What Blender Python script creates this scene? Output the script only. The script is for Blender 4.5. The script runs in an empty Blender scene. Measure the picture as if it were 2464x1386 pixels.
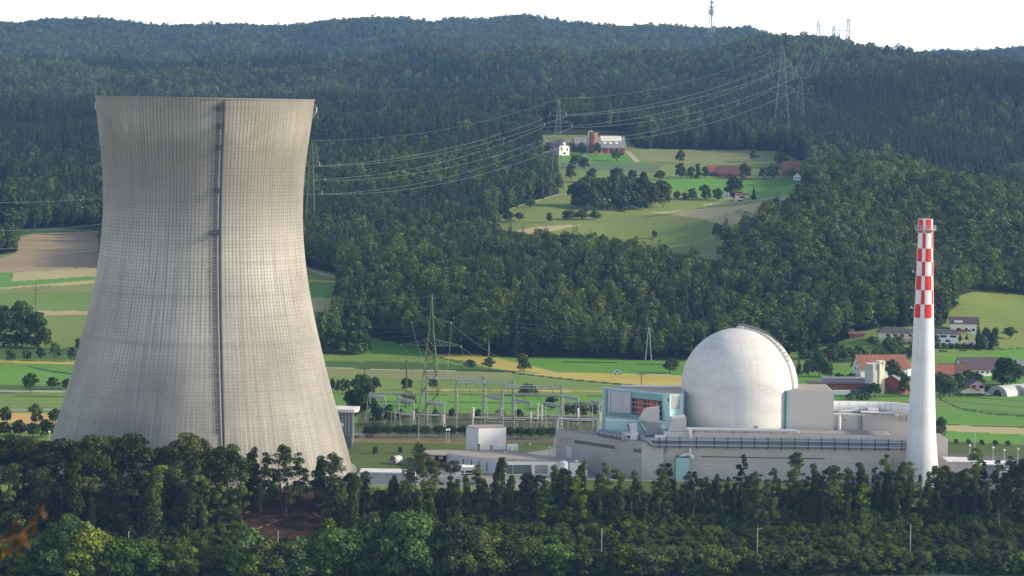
import bpy, bmesh, math, random
import numpy as np
from mathutils import Vector, Matrix
rad = math.radians
sc = bpy.context.scene
COL = sc.collection
W0, H0, FPX = 2464.0, 1386.0, 6470.0
CAM = np.array([0.0, 0.0, 145.0])
PITCH, ROLL, VP = 0.0, rad(1.05), 247.5       # level camera with a shifted lens: uprights stay parallel; VP = row of the optical axis
_F = np.array([0, math.cos(PITCH), -math.sin(PITCH)])
_U0 = np.array([0, math.sin(PITCH), math.cos(PITCH)])
_R0 = np.array([1.0, 0, 0])
CR = _R0*math.cos(ROLL) + _U0*math.sin(ROLL)
CU = -_R0*math.sin(ROLL) + _U0*math.cos(ROLL)

def proj(p):
    d = np.asarray(p, float) - CAM
    w = d @ _F
    return W0/2 + FPX*(d @ CR)/w, VP - FPX*(d @ CU)/w
def ray(u, v):
    return _F + CR*((u-W0/2)/FPX) - CU*((v-VP)/FPX)
def P(u, v, Y):
    d = ray(u, v); return CAM + d*(Y/d[1])
def RP(u, v, z):
    d = ray(u, v); return CAM + d*((z-CAM[2])/d[2])
def V3(p): return Vector((float(p[0]), float(p[1]), float(p[2])))

# ---------------------------------------------------------------- objects
ORIG = {}
def tag(o, label=None, cat=None, group=None, kind=None):
    if label: o['label'] = label
    if cat: o['category'] = cat
    if group: o['group'] = group
    if kind: o['kind'] = kind
    return o
def thing(name, label, cat, loc, group=None):
    o = bpy.data.objects.new(name, None); COL.objects.link(o)
    o.empty_display_size = 1.0
    o.location = V3(loc); ORIG[o.name] = V3(loc)
    return tag(o, label, cat, group)

class MB:
    """collects shapes (world coordinates) for ONE mesh object"""
    def __init__(s): s.v = []; s.f = []; s.m = []; s.uv = None
    def add(s, vs, fs, m=0):
        n = len(s.v); s.v += [tuple(map(float, p)) for p in vs]
        for f in fs: s.f.append([n+i for i in f]); s.m.append(m)
        return s
    def prism(s, foot, z0, z1, m=0):
        n = len(foot)
        if sum(foot[i][0]*foot[(i+1)%n][1]-foot[(i+1)%n][0]*foot[i][1] for i in range(n)) < 0: foot = foot[::-1]
        zt = z1 if hasattr(z1, '__len__') else [z1]*n
        vs = [(p[0], p[1], z0) for p in foot] + [(p[0], p[1], zt[i]) for i, p in enumerate(foot)]
        fs = [[i, (i+1)%n, n+(i+1)%n, n+i] for i in range(n)] + [list(range(n))[::-1], list(range(n, 2*n))]
        return s.add(vs, fs, m)
    def box(s, c, sx, sy, sz, rz=0.0, m=0):
        """c = centre of the base"""
        ca, sa = math.cos(rz), math.sin(rz)
        ft = [(c[0]+x*ca-y*sa, c[1]+x*sa+y*ca) for x, y in ((-sx/2, -sy/2), (sx/2, -sy/2), (sx/2, sy/2), (-sx/2, sy/2))]
        return s.prism(ft, c[2], c[2]+sz, m)
    def obox(s, o, a, b, c, m=0):
        """box from origin and three edge vectors"""
        o, a, b, c = (Vector(map(float, q)) for q in (o, a, b, c))
        vs = [o, o+a, o+a+b, o+b, o+c, o+a+c, o+a+b+c, o+b+c]
        fs = [[0, 3, 2, 1], [4, 5, 6, 7], [0, 1, 5, 4], [1, 2, 6, 5], [2, 3, 7, 6], [3, 0, 4, 7]]
        if a.cross(b).dot(c) < 0: fs = [f[::-1] for f in fs]
        return s.add(vs, fs, m)
    def tube(s, pts, r, n=8, m=0, caps=True):
        pts = [Vector(map(float, p)) for p in pts]
        rs = r if hasattr(r, '__len__') else [r]*len(pts)
        t0 = (pts[1]-pts[0]).normalized()
        up = Vector((0, 0, 1)) if abs(t0.z) < .9 else Vector((1, 0, 0))
        nn = t0.cross(up).normalized(); vs = []
        for i, p in enumerate(pts):
            if i == 0: t = t0
            elif i == len(pts)-1: t = (pts[i]-pts[i-1]).normalized()
            else: t = ((pts[i]-pts[i-1]).normalized()+(pts[i+1]-pts[i]).normalized()).normalized()
            nn = (nn - t*nn.dot(t)).normalized(); bb = t.cross(nn)
            for k in range(n):
                a = 2*math.pi*k/n
                vs.append(p + (nn*math.cos(a)+bb*math.sin(a))*rs[i])
        fs = []
        for i in range(len(pts)-1):
            for k in range(n):
                k2 = (k+1) % n
                fs.append([i*n+k, i*n+k2, (i+1)*n+k2, (i+1)*n+k])
        if caps: fs += [list(range(n))[::-1], [(len(pts)-1)*n+k for k in range(n)]]
        return s.add(vs, fs, m)
    def bar(s, p, q, w, m=0): return s.tube([p, q], w*.7071, 4, m)
    def lathe(s, c, prof, n=48, m=0, a0=0.0, cap=True):
        vs = []; fs = []
        for (r, z) in prof:
            for k in range(n):
                a = a0+2*math.pi*k/n
                vs.append((c[0]+r*math.cos(a), c[1]+r*math.sin(a), c[2]+z))
        for i in range(len(prof)-1):
            for k in range(n):
                k2 = (k+1) % n
                fs.append([i*n+k, i*n+k2, (i+1)*n+k2, (i+1)*n+k])
        if cap: fs += [list(range(n))[::-1], [(len(prof)-1)*n+k for k in range(n)]]
        return s.add(vs, fs, m)
    def build(s, name, mats, parent=None, smooth=False, loc=None):
        me = bpy.data.meshes.new(name)
        o = bpy.data.objects.new(name, me); COL.objects.link(o)
        org = Vector((0, 0, 0))
        if parent is not None:
            org = ORIG[parent.name]; o.parent = parent
        elif loc is not None:
            org = V3(loc); o.location = org
        ORIG[o.name] = org
        me.from_pydata([(x-org.x, y-org.y, z-org.z) for x, y, z in s.v], [], s.f)
        if not isinstance(mats, (list, tuple)): mats = [mats]
        for m in mats: me.materials.append(m)
        if len(mats) > 1: me.polygons.foreach_set('material_index', s.m)
        if smooth: me.polygons.foreach_set('use_smooth', [True]*len(me.polygons))
        me.update()
        return o

def smooth_angle(o, deg=35):
    me = o.data
    me.polygons.foreach_set('use_smooth', [True]*len(me.polygons))
    try: me.set_sharp_from_angle(angle=rad(deg))
    except Exception: pass
    return o

def copy_tree(o, parent=None):
    c = o.copy(); COL.objects.link(c)
    if parent is not None: c.parent = parent
    for ch in list(o.children): copy_tree(ch, c)
    return c

# ---------------------------------------------------------------- materials
def new_mat(name):
    m = bpy.data.materials.new(name); m.use_nodes = True
    nt = m.node_tree; nt.nodes.clear()
    out = nt.nodes.new('ShaderNodeOutputMaterial')
    return m, nt, out
def N(nt, t, **kw):
    n = nt.nodes.new(t)
    for k, v in kw.items():
        if k == 'inp':
            for a, b in v.items(): n.inputs[a].default_value = b
        else: setattr(n, k, v)
    return n
def L(nt, a, b): nt.links.new(a, b)
def mth(nt, op, a, b=None, c=None, clamp=False):
    n = nt.nodes.new('ShaderNodeMath'); n.operation = op; n.use_clamp = clamp
    for i, x in enumerate((a, b, c)):
        if x is None: continue
        if isinstance(x, (int, float)): n.inputs[i].default_value = x
        else: nt.links.new(x, n.inputs[i])
    return n.outputs[0]
def mixc(nt, fac, a, b, mode='MIX'):
    n = nt.nodes.new('ShaderNodeMix'); n.data_type = 'RGBA'; n.blend_type = mode
    for i, x in ((0, fac), (6, a), (7, b)):
        if isinstance(x, (int, float)): n.inputs[i].default_value = x
        elif isinstance(x, tuple): n.inputs[i].default_value = (*x[:3], 1)
        else: nt.links.new(x, n.inputs[i])
    return n.outputs[2]
def noise(nt, vec, scale, detail=4, rough=.55, dim='3D'):
    n = N(nt, 'ShaderNodeTexNoise', noise_dimensions=dim, inp={'Scale': scale, 'Detail': detail, 'Roughness': rough})
    if vec is not None: L(nt, vec, n.inputs['Vector'])
    return n.outputs['Fac']
def ramp(nt, fac, stops):
    n = nt.nodes.new('ShaderNodeValToRGB'); L(nt, fac, n.inputs[0])
    e = n.color_ramp.elements
    while len(e) < len(stops): e.new(.5)
    for i, (p, c) in enumerate(stops): e[i].position = p; e[i].color = (*c[:3], 1) if len(c) < 4 else c
    return n.outputs[0]
def mapping(nt, vec, scale, rot=(0, 0, 0)):
    n = N(nt, 'ShaderNodeMapping'); n.inputs['Scale'].default_value = scale; n.inputs['Rotation'].default_value = rot
    L(nt, vec, n.inputs[0]); return n.outputs[0]
def principled(nt, out, col, rough=.7, metal=0, spec=.3):
    b = N(nt, 'ShaderNodeBsdfPrincipled', inp={'Roughness': rough, 'Metallic': metal, 'Specular IOR Level': spec})
    if isinstance(col, tuple): b.inputs['Base Color'].default_value = (*col[:3], 1)
    else: L(nt, col, b.inputs['Base Color'])
    L(nt, b.outputs[0], out.inputs[0]); return b

def surf(name, col, rough=.7, var=.2, scale=.3, metal=0, spec=.3, stain=None, streak=0.0, panel=None, bump=0.0):
    """a worn surface: fine and coarse mottling, optional rain streaks (vertical) and panel joints"""
    m, nt, out = new_mat(name)
    geo = N(nt, 'ShaderNodeNewGeometry').outputs['Position']
    n1 = noise(nt, geo, scale, 5, .6)
    n2 = noise(nt, geo, scale*9, 3, .6)
    f = mth(nt, 'ADD', mth(nt, 'MULTIPLY', n1, .65), mth(nt, 'MULTIPLY', n2, .35))
    lo = tuple(c*(1-var) for c in col); hi = tuple(min(1, c*(1+var)) for c in col)
    c = ramp(nt, f, [(.3, lo), (.7, hi)])
    if stain is not None:
        ns = noise(nt, geo, scale*.35, 4, .6)
        c = mixc(nt, mth(nt, 'MULTIPLY', mth(nt, 'SUBTRACT', ns, .48, clamp=True), 3.0, clamp=True), c, stain)
    if streak > 0:
        st = noise(nt, mapping(nt, geo, (1.1, 1.1, .06)), 1.0, 4, .65)
        c = mixc(nt, mth(nt, 'MULTIPLY', mth(nt, 'SUBTRACT', st, .5, clamp=True), 4*streak, clamp=True), c, tuple(x*.45 for x in col))
    if panel is not None:
        pw, ph, dark = panel
        sp = N(nt, 'ShaderNodeSeparateXYZ'); L(nt, geo, sp.inputs[0])
        hx = mth(nt, 'ADD', sp.outputs[0], mth(nt, 'MULTIPLY', sp.outputs[1], -1.0))
        l1 = mth(nt, 'LESS_THAN', mth(nt, 'FRACT', mth(nt, 'DIVIDE', hx, pw)), .07)
        l2 = mth(nt, 'LESS_THAN', mth(nt, 'FRACT', mth(nt, 'DIVIDE', sp.outputs[2], ph)), .06)
        ln = mth(nt, 'MAXIMUM', l1, l2)
        c = mixc(nt, mth(nt, 'MULTIPLY', ln, dark), c, tuple(x*.45 for x in col))
    b = principled(nt, out, c, rough, metal, spec)
    if bump:
        bn = N(nt, 'ShaderNodeBump', inp={'Strength': bump, 'Distance': .1}); L(nt, n2, bn.inputs['Height']); L(nt, bn.outputs[0], b.inputs['Normal'])
    return m

def leaf_mat(name, a, b, hue=.02, val=.35, trans=.25):
    """foliage: every leaf clump has its own tint, every tree its own hue"""
    m, nt, out = new_mat(name)
    at = N(nt, 'ShaderNodeAttribute', attribute_name='tint')
    oi = N(nt, 'ShaderNodeObjectInfo')
    c = mixc(nt, at.outputs['Fac'], a, b)
    hs = N(nt, 'ShaderNodeHueSaturation')
    L(nt, c, hs.inputs['Color'])
    L(nt, mth(nt, 'MULTIPLY_ADD', oi.outputs['Random'], hue*2, .5-hue), hs.inputs['Hue'])
    r2 = mth(nt, 'FRACT', mth(nt, 'MULTIPLY', oi.outputs['Random'], 17.31))
    stand = noise(nt, oi.outputs['Location'], .013, 3, .6)      # stands of lighter and darker species
    L(nt, mth(nt, 'MULTIPLY', mth(nt, 'MULTIPLY_ADD', r2, val*2, 1-val), mth(nt, 'MULTIPLY_ADD', stand, 1.7, .15)), hs.inputs['Value'])
    r3 = mth(nt, 'FRACT', mth(nt, 'MULTIPLY', oi.outputs['Random'], 41.7))
    L(nt, mth(nt, 'MULTIPLY_ADD', r3, .3, .85), hs.inputs['Saturation'])
    d = N(nt, 'ShaderNodeBsdfPrincipled', inp={'Roughness': .55, 'Specular IOR Level': .15})
    L(nt, hs.outputs[0], d.inputs['Base Color'])
    t = N(nt, 'ShaderNodeBsdfTranslucent'); L(nt, hs.outputs[0], t.inputs[0])
    mx = N(nt, 'ShaderNodeMixShader'); mx.inputs[0].default_value = trans
    L(nt, d.outputs[0], mx.inputs[1]); L(nt, t.outputs[0], mx.inputs[2]); L(nt, mx.outputs[0], out.inputs[0])
    return m

def field_mat(name, a, b, stripe=0.0, ang=0.0, sw=6.0, speck=0.0, patch=.012):
    """grass or crop seen from afar: patches, fine tufts, optional working lines"""
    m, nt, out = new_mat(name)
    geo = N(nt, 'ShaderNodeNewGeometry').outputs['Position']
    n1 = noise(nt, geo, patch, 4, .6); n2 = noise(nt, geo, .35, 4, .7)
    f = mth(nt, 'ADD', mth(nt, 'MULTIPLY', n1, .5), mth(nt, 'MULTIPLY', n2, .5))
    c = ramp(nt, f, [(.38, a), (.62, b)])
    if stripe:
        mp = mapping(nt, geo, (1, 1, 1), (0, 0, rad(ang)))
        sp = N(nt, 'ShaderNodeSeparateXYZ'); L(nt, mp, sp.inputs[0])
        wob = noise(nt, geo, .02, 2)
        s = mth(nt, 'FRACT', mth(nt, 'DIVIDE', mth(nt, 'ADD', sp.outputs[0], mth(nt, 'MULTIPLY', wob, 4.0)), sw))
        ln = mth(nt, 'LESS_THAN', s, .16)
        c = mixc(nt, mth(nt, 'MULTIPLY', ln, stripe), c, tuple(x*.55 for x in a))
        s2 = noise(nt, mapping(nt, mp, (1, .04, 1)), .6, 3)
        c = mixc(nt, mth(nt, 'MULTIPLY', mth(nt, 'SUBTRACT', s2, .45, clamp=True), 1.2*stripe), c, tuple(x*.6 for x in a))
    b_ = principled(nt, out, c, .9, 0, .1)
    return m
# ---------------------------------------------------------------- terrain
def vh(u): return 247.5 + (u-1232)*math.tan(ROLL)       # row of the eye-level horizon
CT = []
for u in (-700, -200, 300, 800, 1300, 1800, 2300, 2800, 3200):
    for Y in (1250, 1440): p = RP(u, 900, 0); a = (u-1232)/FPX; CT.append((a*Y, Y, 0.0))
def cp(u, v, Y): CT.append(tuple(P(u, v, Y)))
# left fields and the wooded hill behind the tower
for u, v, Y in ((-600, 700, 1800), (100, 690, 1800), (500, 690, 1800), (100, 560, 2150), (-600, 570, 2150), (500, 555, 2150),
                (-600, 420, 2500), (100, 400, 2550), (600, 400, 2550), (-600, 290, 3050), (100, 288, 3050), (600, 288, 3100), (800, 420, 2450),
                (820, 640, 1830), (900, 700, 1650)): cp(u, v, Y)
# centre: foot, slope, meadow, farm, crest behind
for u, v, Y in ((900, 850, 1530), (1300, 862, 1520), (1700, 868, 1520), (2000, 850, 1560), (950, 560, 2000),
                (1000, 440, 2350), (1300, 620, 1850), (1550, 640, 1840), (1300, 560, 2000), (1650, 590, 1960), (1500, 520, 2150), (1250, 505, 2180),
                (1750, 520, 2200), (1500, 440, 2400), (1850, 460, 2420), (1400, 375, 2640), (1650, 375, 2680), (1880, 400, 2600), (1500, 335, 2800),
                (1100, 330, 2750), (1000, 280, 3250), (1400, 274, 3300), (1700, 272, 3250), (1850, 330, 2800)): cp(u, v, Y)
# knoll at the right, dip behind it, conifer slope behind
for u, v, Y in ((1800, 610, 1850), (1900, 500, 1980), (2060, 418, 2100), (2200, 445, 2080), (2350, 500, 2020), (2480, 600, 1920), (2150, 640, 1780), (2300, 720, 1680),
                (2100, 760, 1620), (2050, 800, 1560), (2400, 705, 1790), (2400, 790, 1630), (2464, 830, 1580), (2900, 700, 1800), (3100, 560, 2100),
                (2120, 440, 2450), (2350, 500, 2400), (2550, 560, 2330), (2050, 360, 2720), (2464, 370, 2820), (2300, 380, 2760), (2900, 380, 2800),
                (2050, 235, 3350), (2464, 205, 3350), (2250, 225, 3350), (2900, 200, 3350), (1900, 262, 3150)): cp(u, v, Y)
# dips and ridges farther off (z given through the row the ground would have)
def cz(u, z, Y): CT.append(((u-1232)/FPX*Y, Y, z))
for u, z in ((-700, 95), (0, 95), (600, 100), (1232, 105), (1700, 120), (2100, 150), (2464, 165), (3100, 170)): cz(u, z, 3700)
for u, v in ((-700, 184), (0, 174), (300, 172), (500, 166), (850, 160), (1100, 160), (1350, 168), (1500, 164), (1560, 190)): cp(u, v, 4500)
for u, v in ((1700, 140), (1850, 122), (2010, 118), (2100, 138), (2200, 152), (2330, 172), (2464, 190), (2700, 210), (3100, 200)): cp(u, v, 4250)
for u, z in ((-700, 165), (0, 165), (600, 165), (1232, 165), (1600, 170), (2100, 120), (2464, 100), (3100, 110)): cz(u, z, 5400)
for u, v in ((-700, 82), (0, 80), (300, 88), (600, 84), (890, 76), (1000, 85), (1250, 84), (1450, 88), (1650, 92), (1720, 96), (1790, 89), (1850, 98), (1930, 122), (2100, 168),
             (2250, 185), (2340, 152), (2420, 145), (2520, 150), (3100, 160)): cp(u, v, 6600)
for u, z in ((-700, 250), (600, 250), (1232, 250), (1800, 250), (2464, 170), (3100, 170)): cz(u, z, 8200)
CT = np.array(CT)
_S = 1000.0
def _k(r2): return np.where(r2 > 1e-12, .5*r2*np.log(np.maximum(r2, 1e-12)), 0.0)
def _tps():
    q = CT[:, :2]/_S; n = len(q)
    K = _k(((q[:, None]-q[None])**2).sum(2)) + np.eye(n)*1e-3
    Pm = np.hstack([np.ones((n, 1)), q])
    A = np.block([[K, Pm], [Pm.T, np.zeros((3, 3))]])
    return q, np.linalg.solve(A, np.concatenate([CT[:, 2], [0, 0, 0]]))
_Q, _Wt = _tps()
_rs = np.random.RandomState(5)
_WV = [(_rs.uniform(.004, .02), _rs.uniform(0, 6.28), _rs.uniform(0, 6.28)) for _ in range(14)]
def wavy(x, y):
    s = 0
    for k, d, ph in _WV: s = s + np.sin(k*(x*math.cos(d)+y*math.sin(d))+ph)*(.006/k)**.7
    return s
def shore(a): return 933+135*a + 2.0*np.sin(a*90)+1.2*np.sin(a*230+1)
def sstep(x): x = np.clip(x, 0, 1); return x*x*(3-2*x)
BANKT = [-60, -8, 0, 4, 12, 40, 61, 66]; BANKZ = [-26, -24, -20.2, -18, -16, -8, -.4, 0]
def hgt(x, y):
    x = np.asarray(x, float); y = np.asarray(y, float)
    q = np.stack([x, y], -1)/_S; shp = x.shape; q = q.reshape(-1, 2); out = np.empty(len(q))
    for i in range(0, len(q), 20000):
        b = q[i:i+20000]
        out[i:i+20000] = _k(((b[:, None]-_Q[None])**2).sum(2)) @ _Wt[:len(_Q)] + _Wt[-3] + b @ _Wt[-2:]
    z = out.reshape(shp)
    z = z + wavy(x, y)*3.0*sstep((y-2500)/900)+wavy(x*2, y*2)*.8*sstep((y-1550)/300)
    z = z*sstep((y-1440)/120)
    z = np.maximum(z, -1.0)
    t = y-shore(x/y)
    return np.where(t < 66, np.interp(t, BANKT, BANKZ), z)
def G(u, v, y0=930.0, y1=8000.0):
    """where the sight line of a picture point meets the ground"""
    d = ray(u, v); ys = np.concatenate([np.arange(y0, 3000, 4.0), np.arange(3000, y1, 12.0)])
    pts = CAM + d[None]*(ys/d[1])[:, None]
    h = hgt(pts[:, 0], pts[:, 1])-pts[:, 2]
    i = int(np.argmax(h >= 0)) if (h >= 0).any() else len(ys)-1
    lo, hi = ys[max(i-1, 0)], ys[i]
    for _ in range(14):
        mid = .5*(lo+hi); p = CAM+d*(mid/d[1])
        if hgt(p[0:1], p[1:2])[0] >= p[2]: hi = mid
        else: lo = mid
    return CAM+d*(hi/d[1])
def onground(x, y, dz=0.0): return np.array([x, y, float(hgt(np.array([x]), np.array([y]))[0])+dz])
def PY(u, Y):
    """ground point under picture column u at depth Y"""
    x = (u-1232)/FPX*Y
    for _ in range(4):
        p = onground(x, Y); uu, _v = proj(p); x += (u-uu)/FPX*Y
    return onground(x, Y)

def inpoly(u, v, poly):
    u = np.asarray(u); v = np.asarray(v); r = np.zeros(u.shape, bool); n = len(poly)
    for i in range(n):
        x0, y0 = poly[i]; x1, y1 = poly[(i+1) % n]
        if y0 == y1: continue
        c = ((y0 > v) != (y1 > v)) & (u < (x1-x0)*(v-y0)/(y1-y0)+x0)
        r ^= c
    return r
def line_poly(pts, w):
    return [(x, y-w/2) for x, y in pts]+[(x, y+w/2) for x, y in pts[::-1]]

F_ = field_mat
FM = {
 'meadow':   F_('grass_meadow', (.11, .185, .036), (.168, .25, .055), .35, 84, 14),
 'lush':     F_('grass_lush', (.08, .2, .024), (.122, .265, .038), .12, 70, 9),
 'rows':     F_('young_crop', (.1, .195, .035), (.14, .25, .05), .75, 128, 26),
 'deep':     F_('grass_deep', (.045, .1, .022), (.07, .135, .03)),
 'olive':    F_('grass_dry', (.135, .185, .04), (.2, .245, .058), .3, 60, 8),
 'pale':     F_('grass_pale', (.17, .19, .07), (.22, .24, .09), .3, 100, 7),
 'yellow':   F_('ripening_grain', (.34, .29, .06), (.45, .38, .09), .3, 76, 7),
 'tan':      F_('stubble', (.33, .28, .13), (.42, .36, .175), .25, 96, 6),
 'brown':    F_('ploughed_soil', (.29, .22, .125), (.37, .285, .165), .12, 84, 9),
 'orange':   F_('barley', (.42, .28, .08), (.5, .34, .11)),
 'blue':     F_('rape_green', (.09, .14, .065), (.125, .175, .085), .3, 95, 5),
 'dark':     F_('hedge_bottom', (.022, .05, .014), (.04, .075, .02)),
 'track':    surf('gravel_track', (.33, .3, .21), .9, .15, .4),
 'asphalt':  surf('asphalt', (.09, .09, .088), .85, .2, .4),
 'yard':     surf('yard_concrete', (.22, .215, .2), .85, .15, .2),
 'gravel':   F_('weedy_gravel', (.045, .065, .02), (.1, .11, .04), patch=.1),
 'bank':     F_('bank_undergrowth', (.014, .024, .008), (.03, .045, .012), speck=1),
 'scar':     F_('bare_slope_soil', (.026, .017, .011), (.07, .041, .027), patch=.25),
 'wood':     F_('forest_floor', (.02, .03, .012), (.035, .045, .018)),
 'berm':     F_('rough_grass', (.055, .09, .018), (.1, .135, .03), patch=.05),
 'dryberm':  F_('dry_grass', (.16, .125, .05), (.2, .16, .065), patch=.05),
}
FARM = [(1345, 465), (1342, 375), (1300, 372), (1305, 325), (1500, 325), (1530, 358), (1860, 362), (1935, 388), (1940, 430), (1905, 468), (1850, 495), (1795, 530), (1764, 566), (1740, 600),
        (1735, 628), (1680, 616), (1600, 607), (1530, 588), (1470, 577), (1400, 566), (1330, 566), (1285, 560), (1220, 556), (1188, 546), (1192, 522), (1240, 496)]
VALLEY = [(-1500, 620), (0, 614), (41, 605), (44, 560), (60, 553), (250, 546), (250, 640), (735, 642), (822, 662), (800, 730), (765, 745), (780, 850), (880, 812), (1000, 835), (1060, 856),
          (1640, 868), (1900, 850), (2010, 830), (2060, 798), (2110, 790), (2200, 785), (2275, 780), (2292, 722), (2340, 702), (2464, 710), (3900, 730), (3900, 1700), (-1500, 1700)]
CLEAR = [(1150, 338), (1215, 338), (1215, 356), (1150, 356)]
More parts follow.
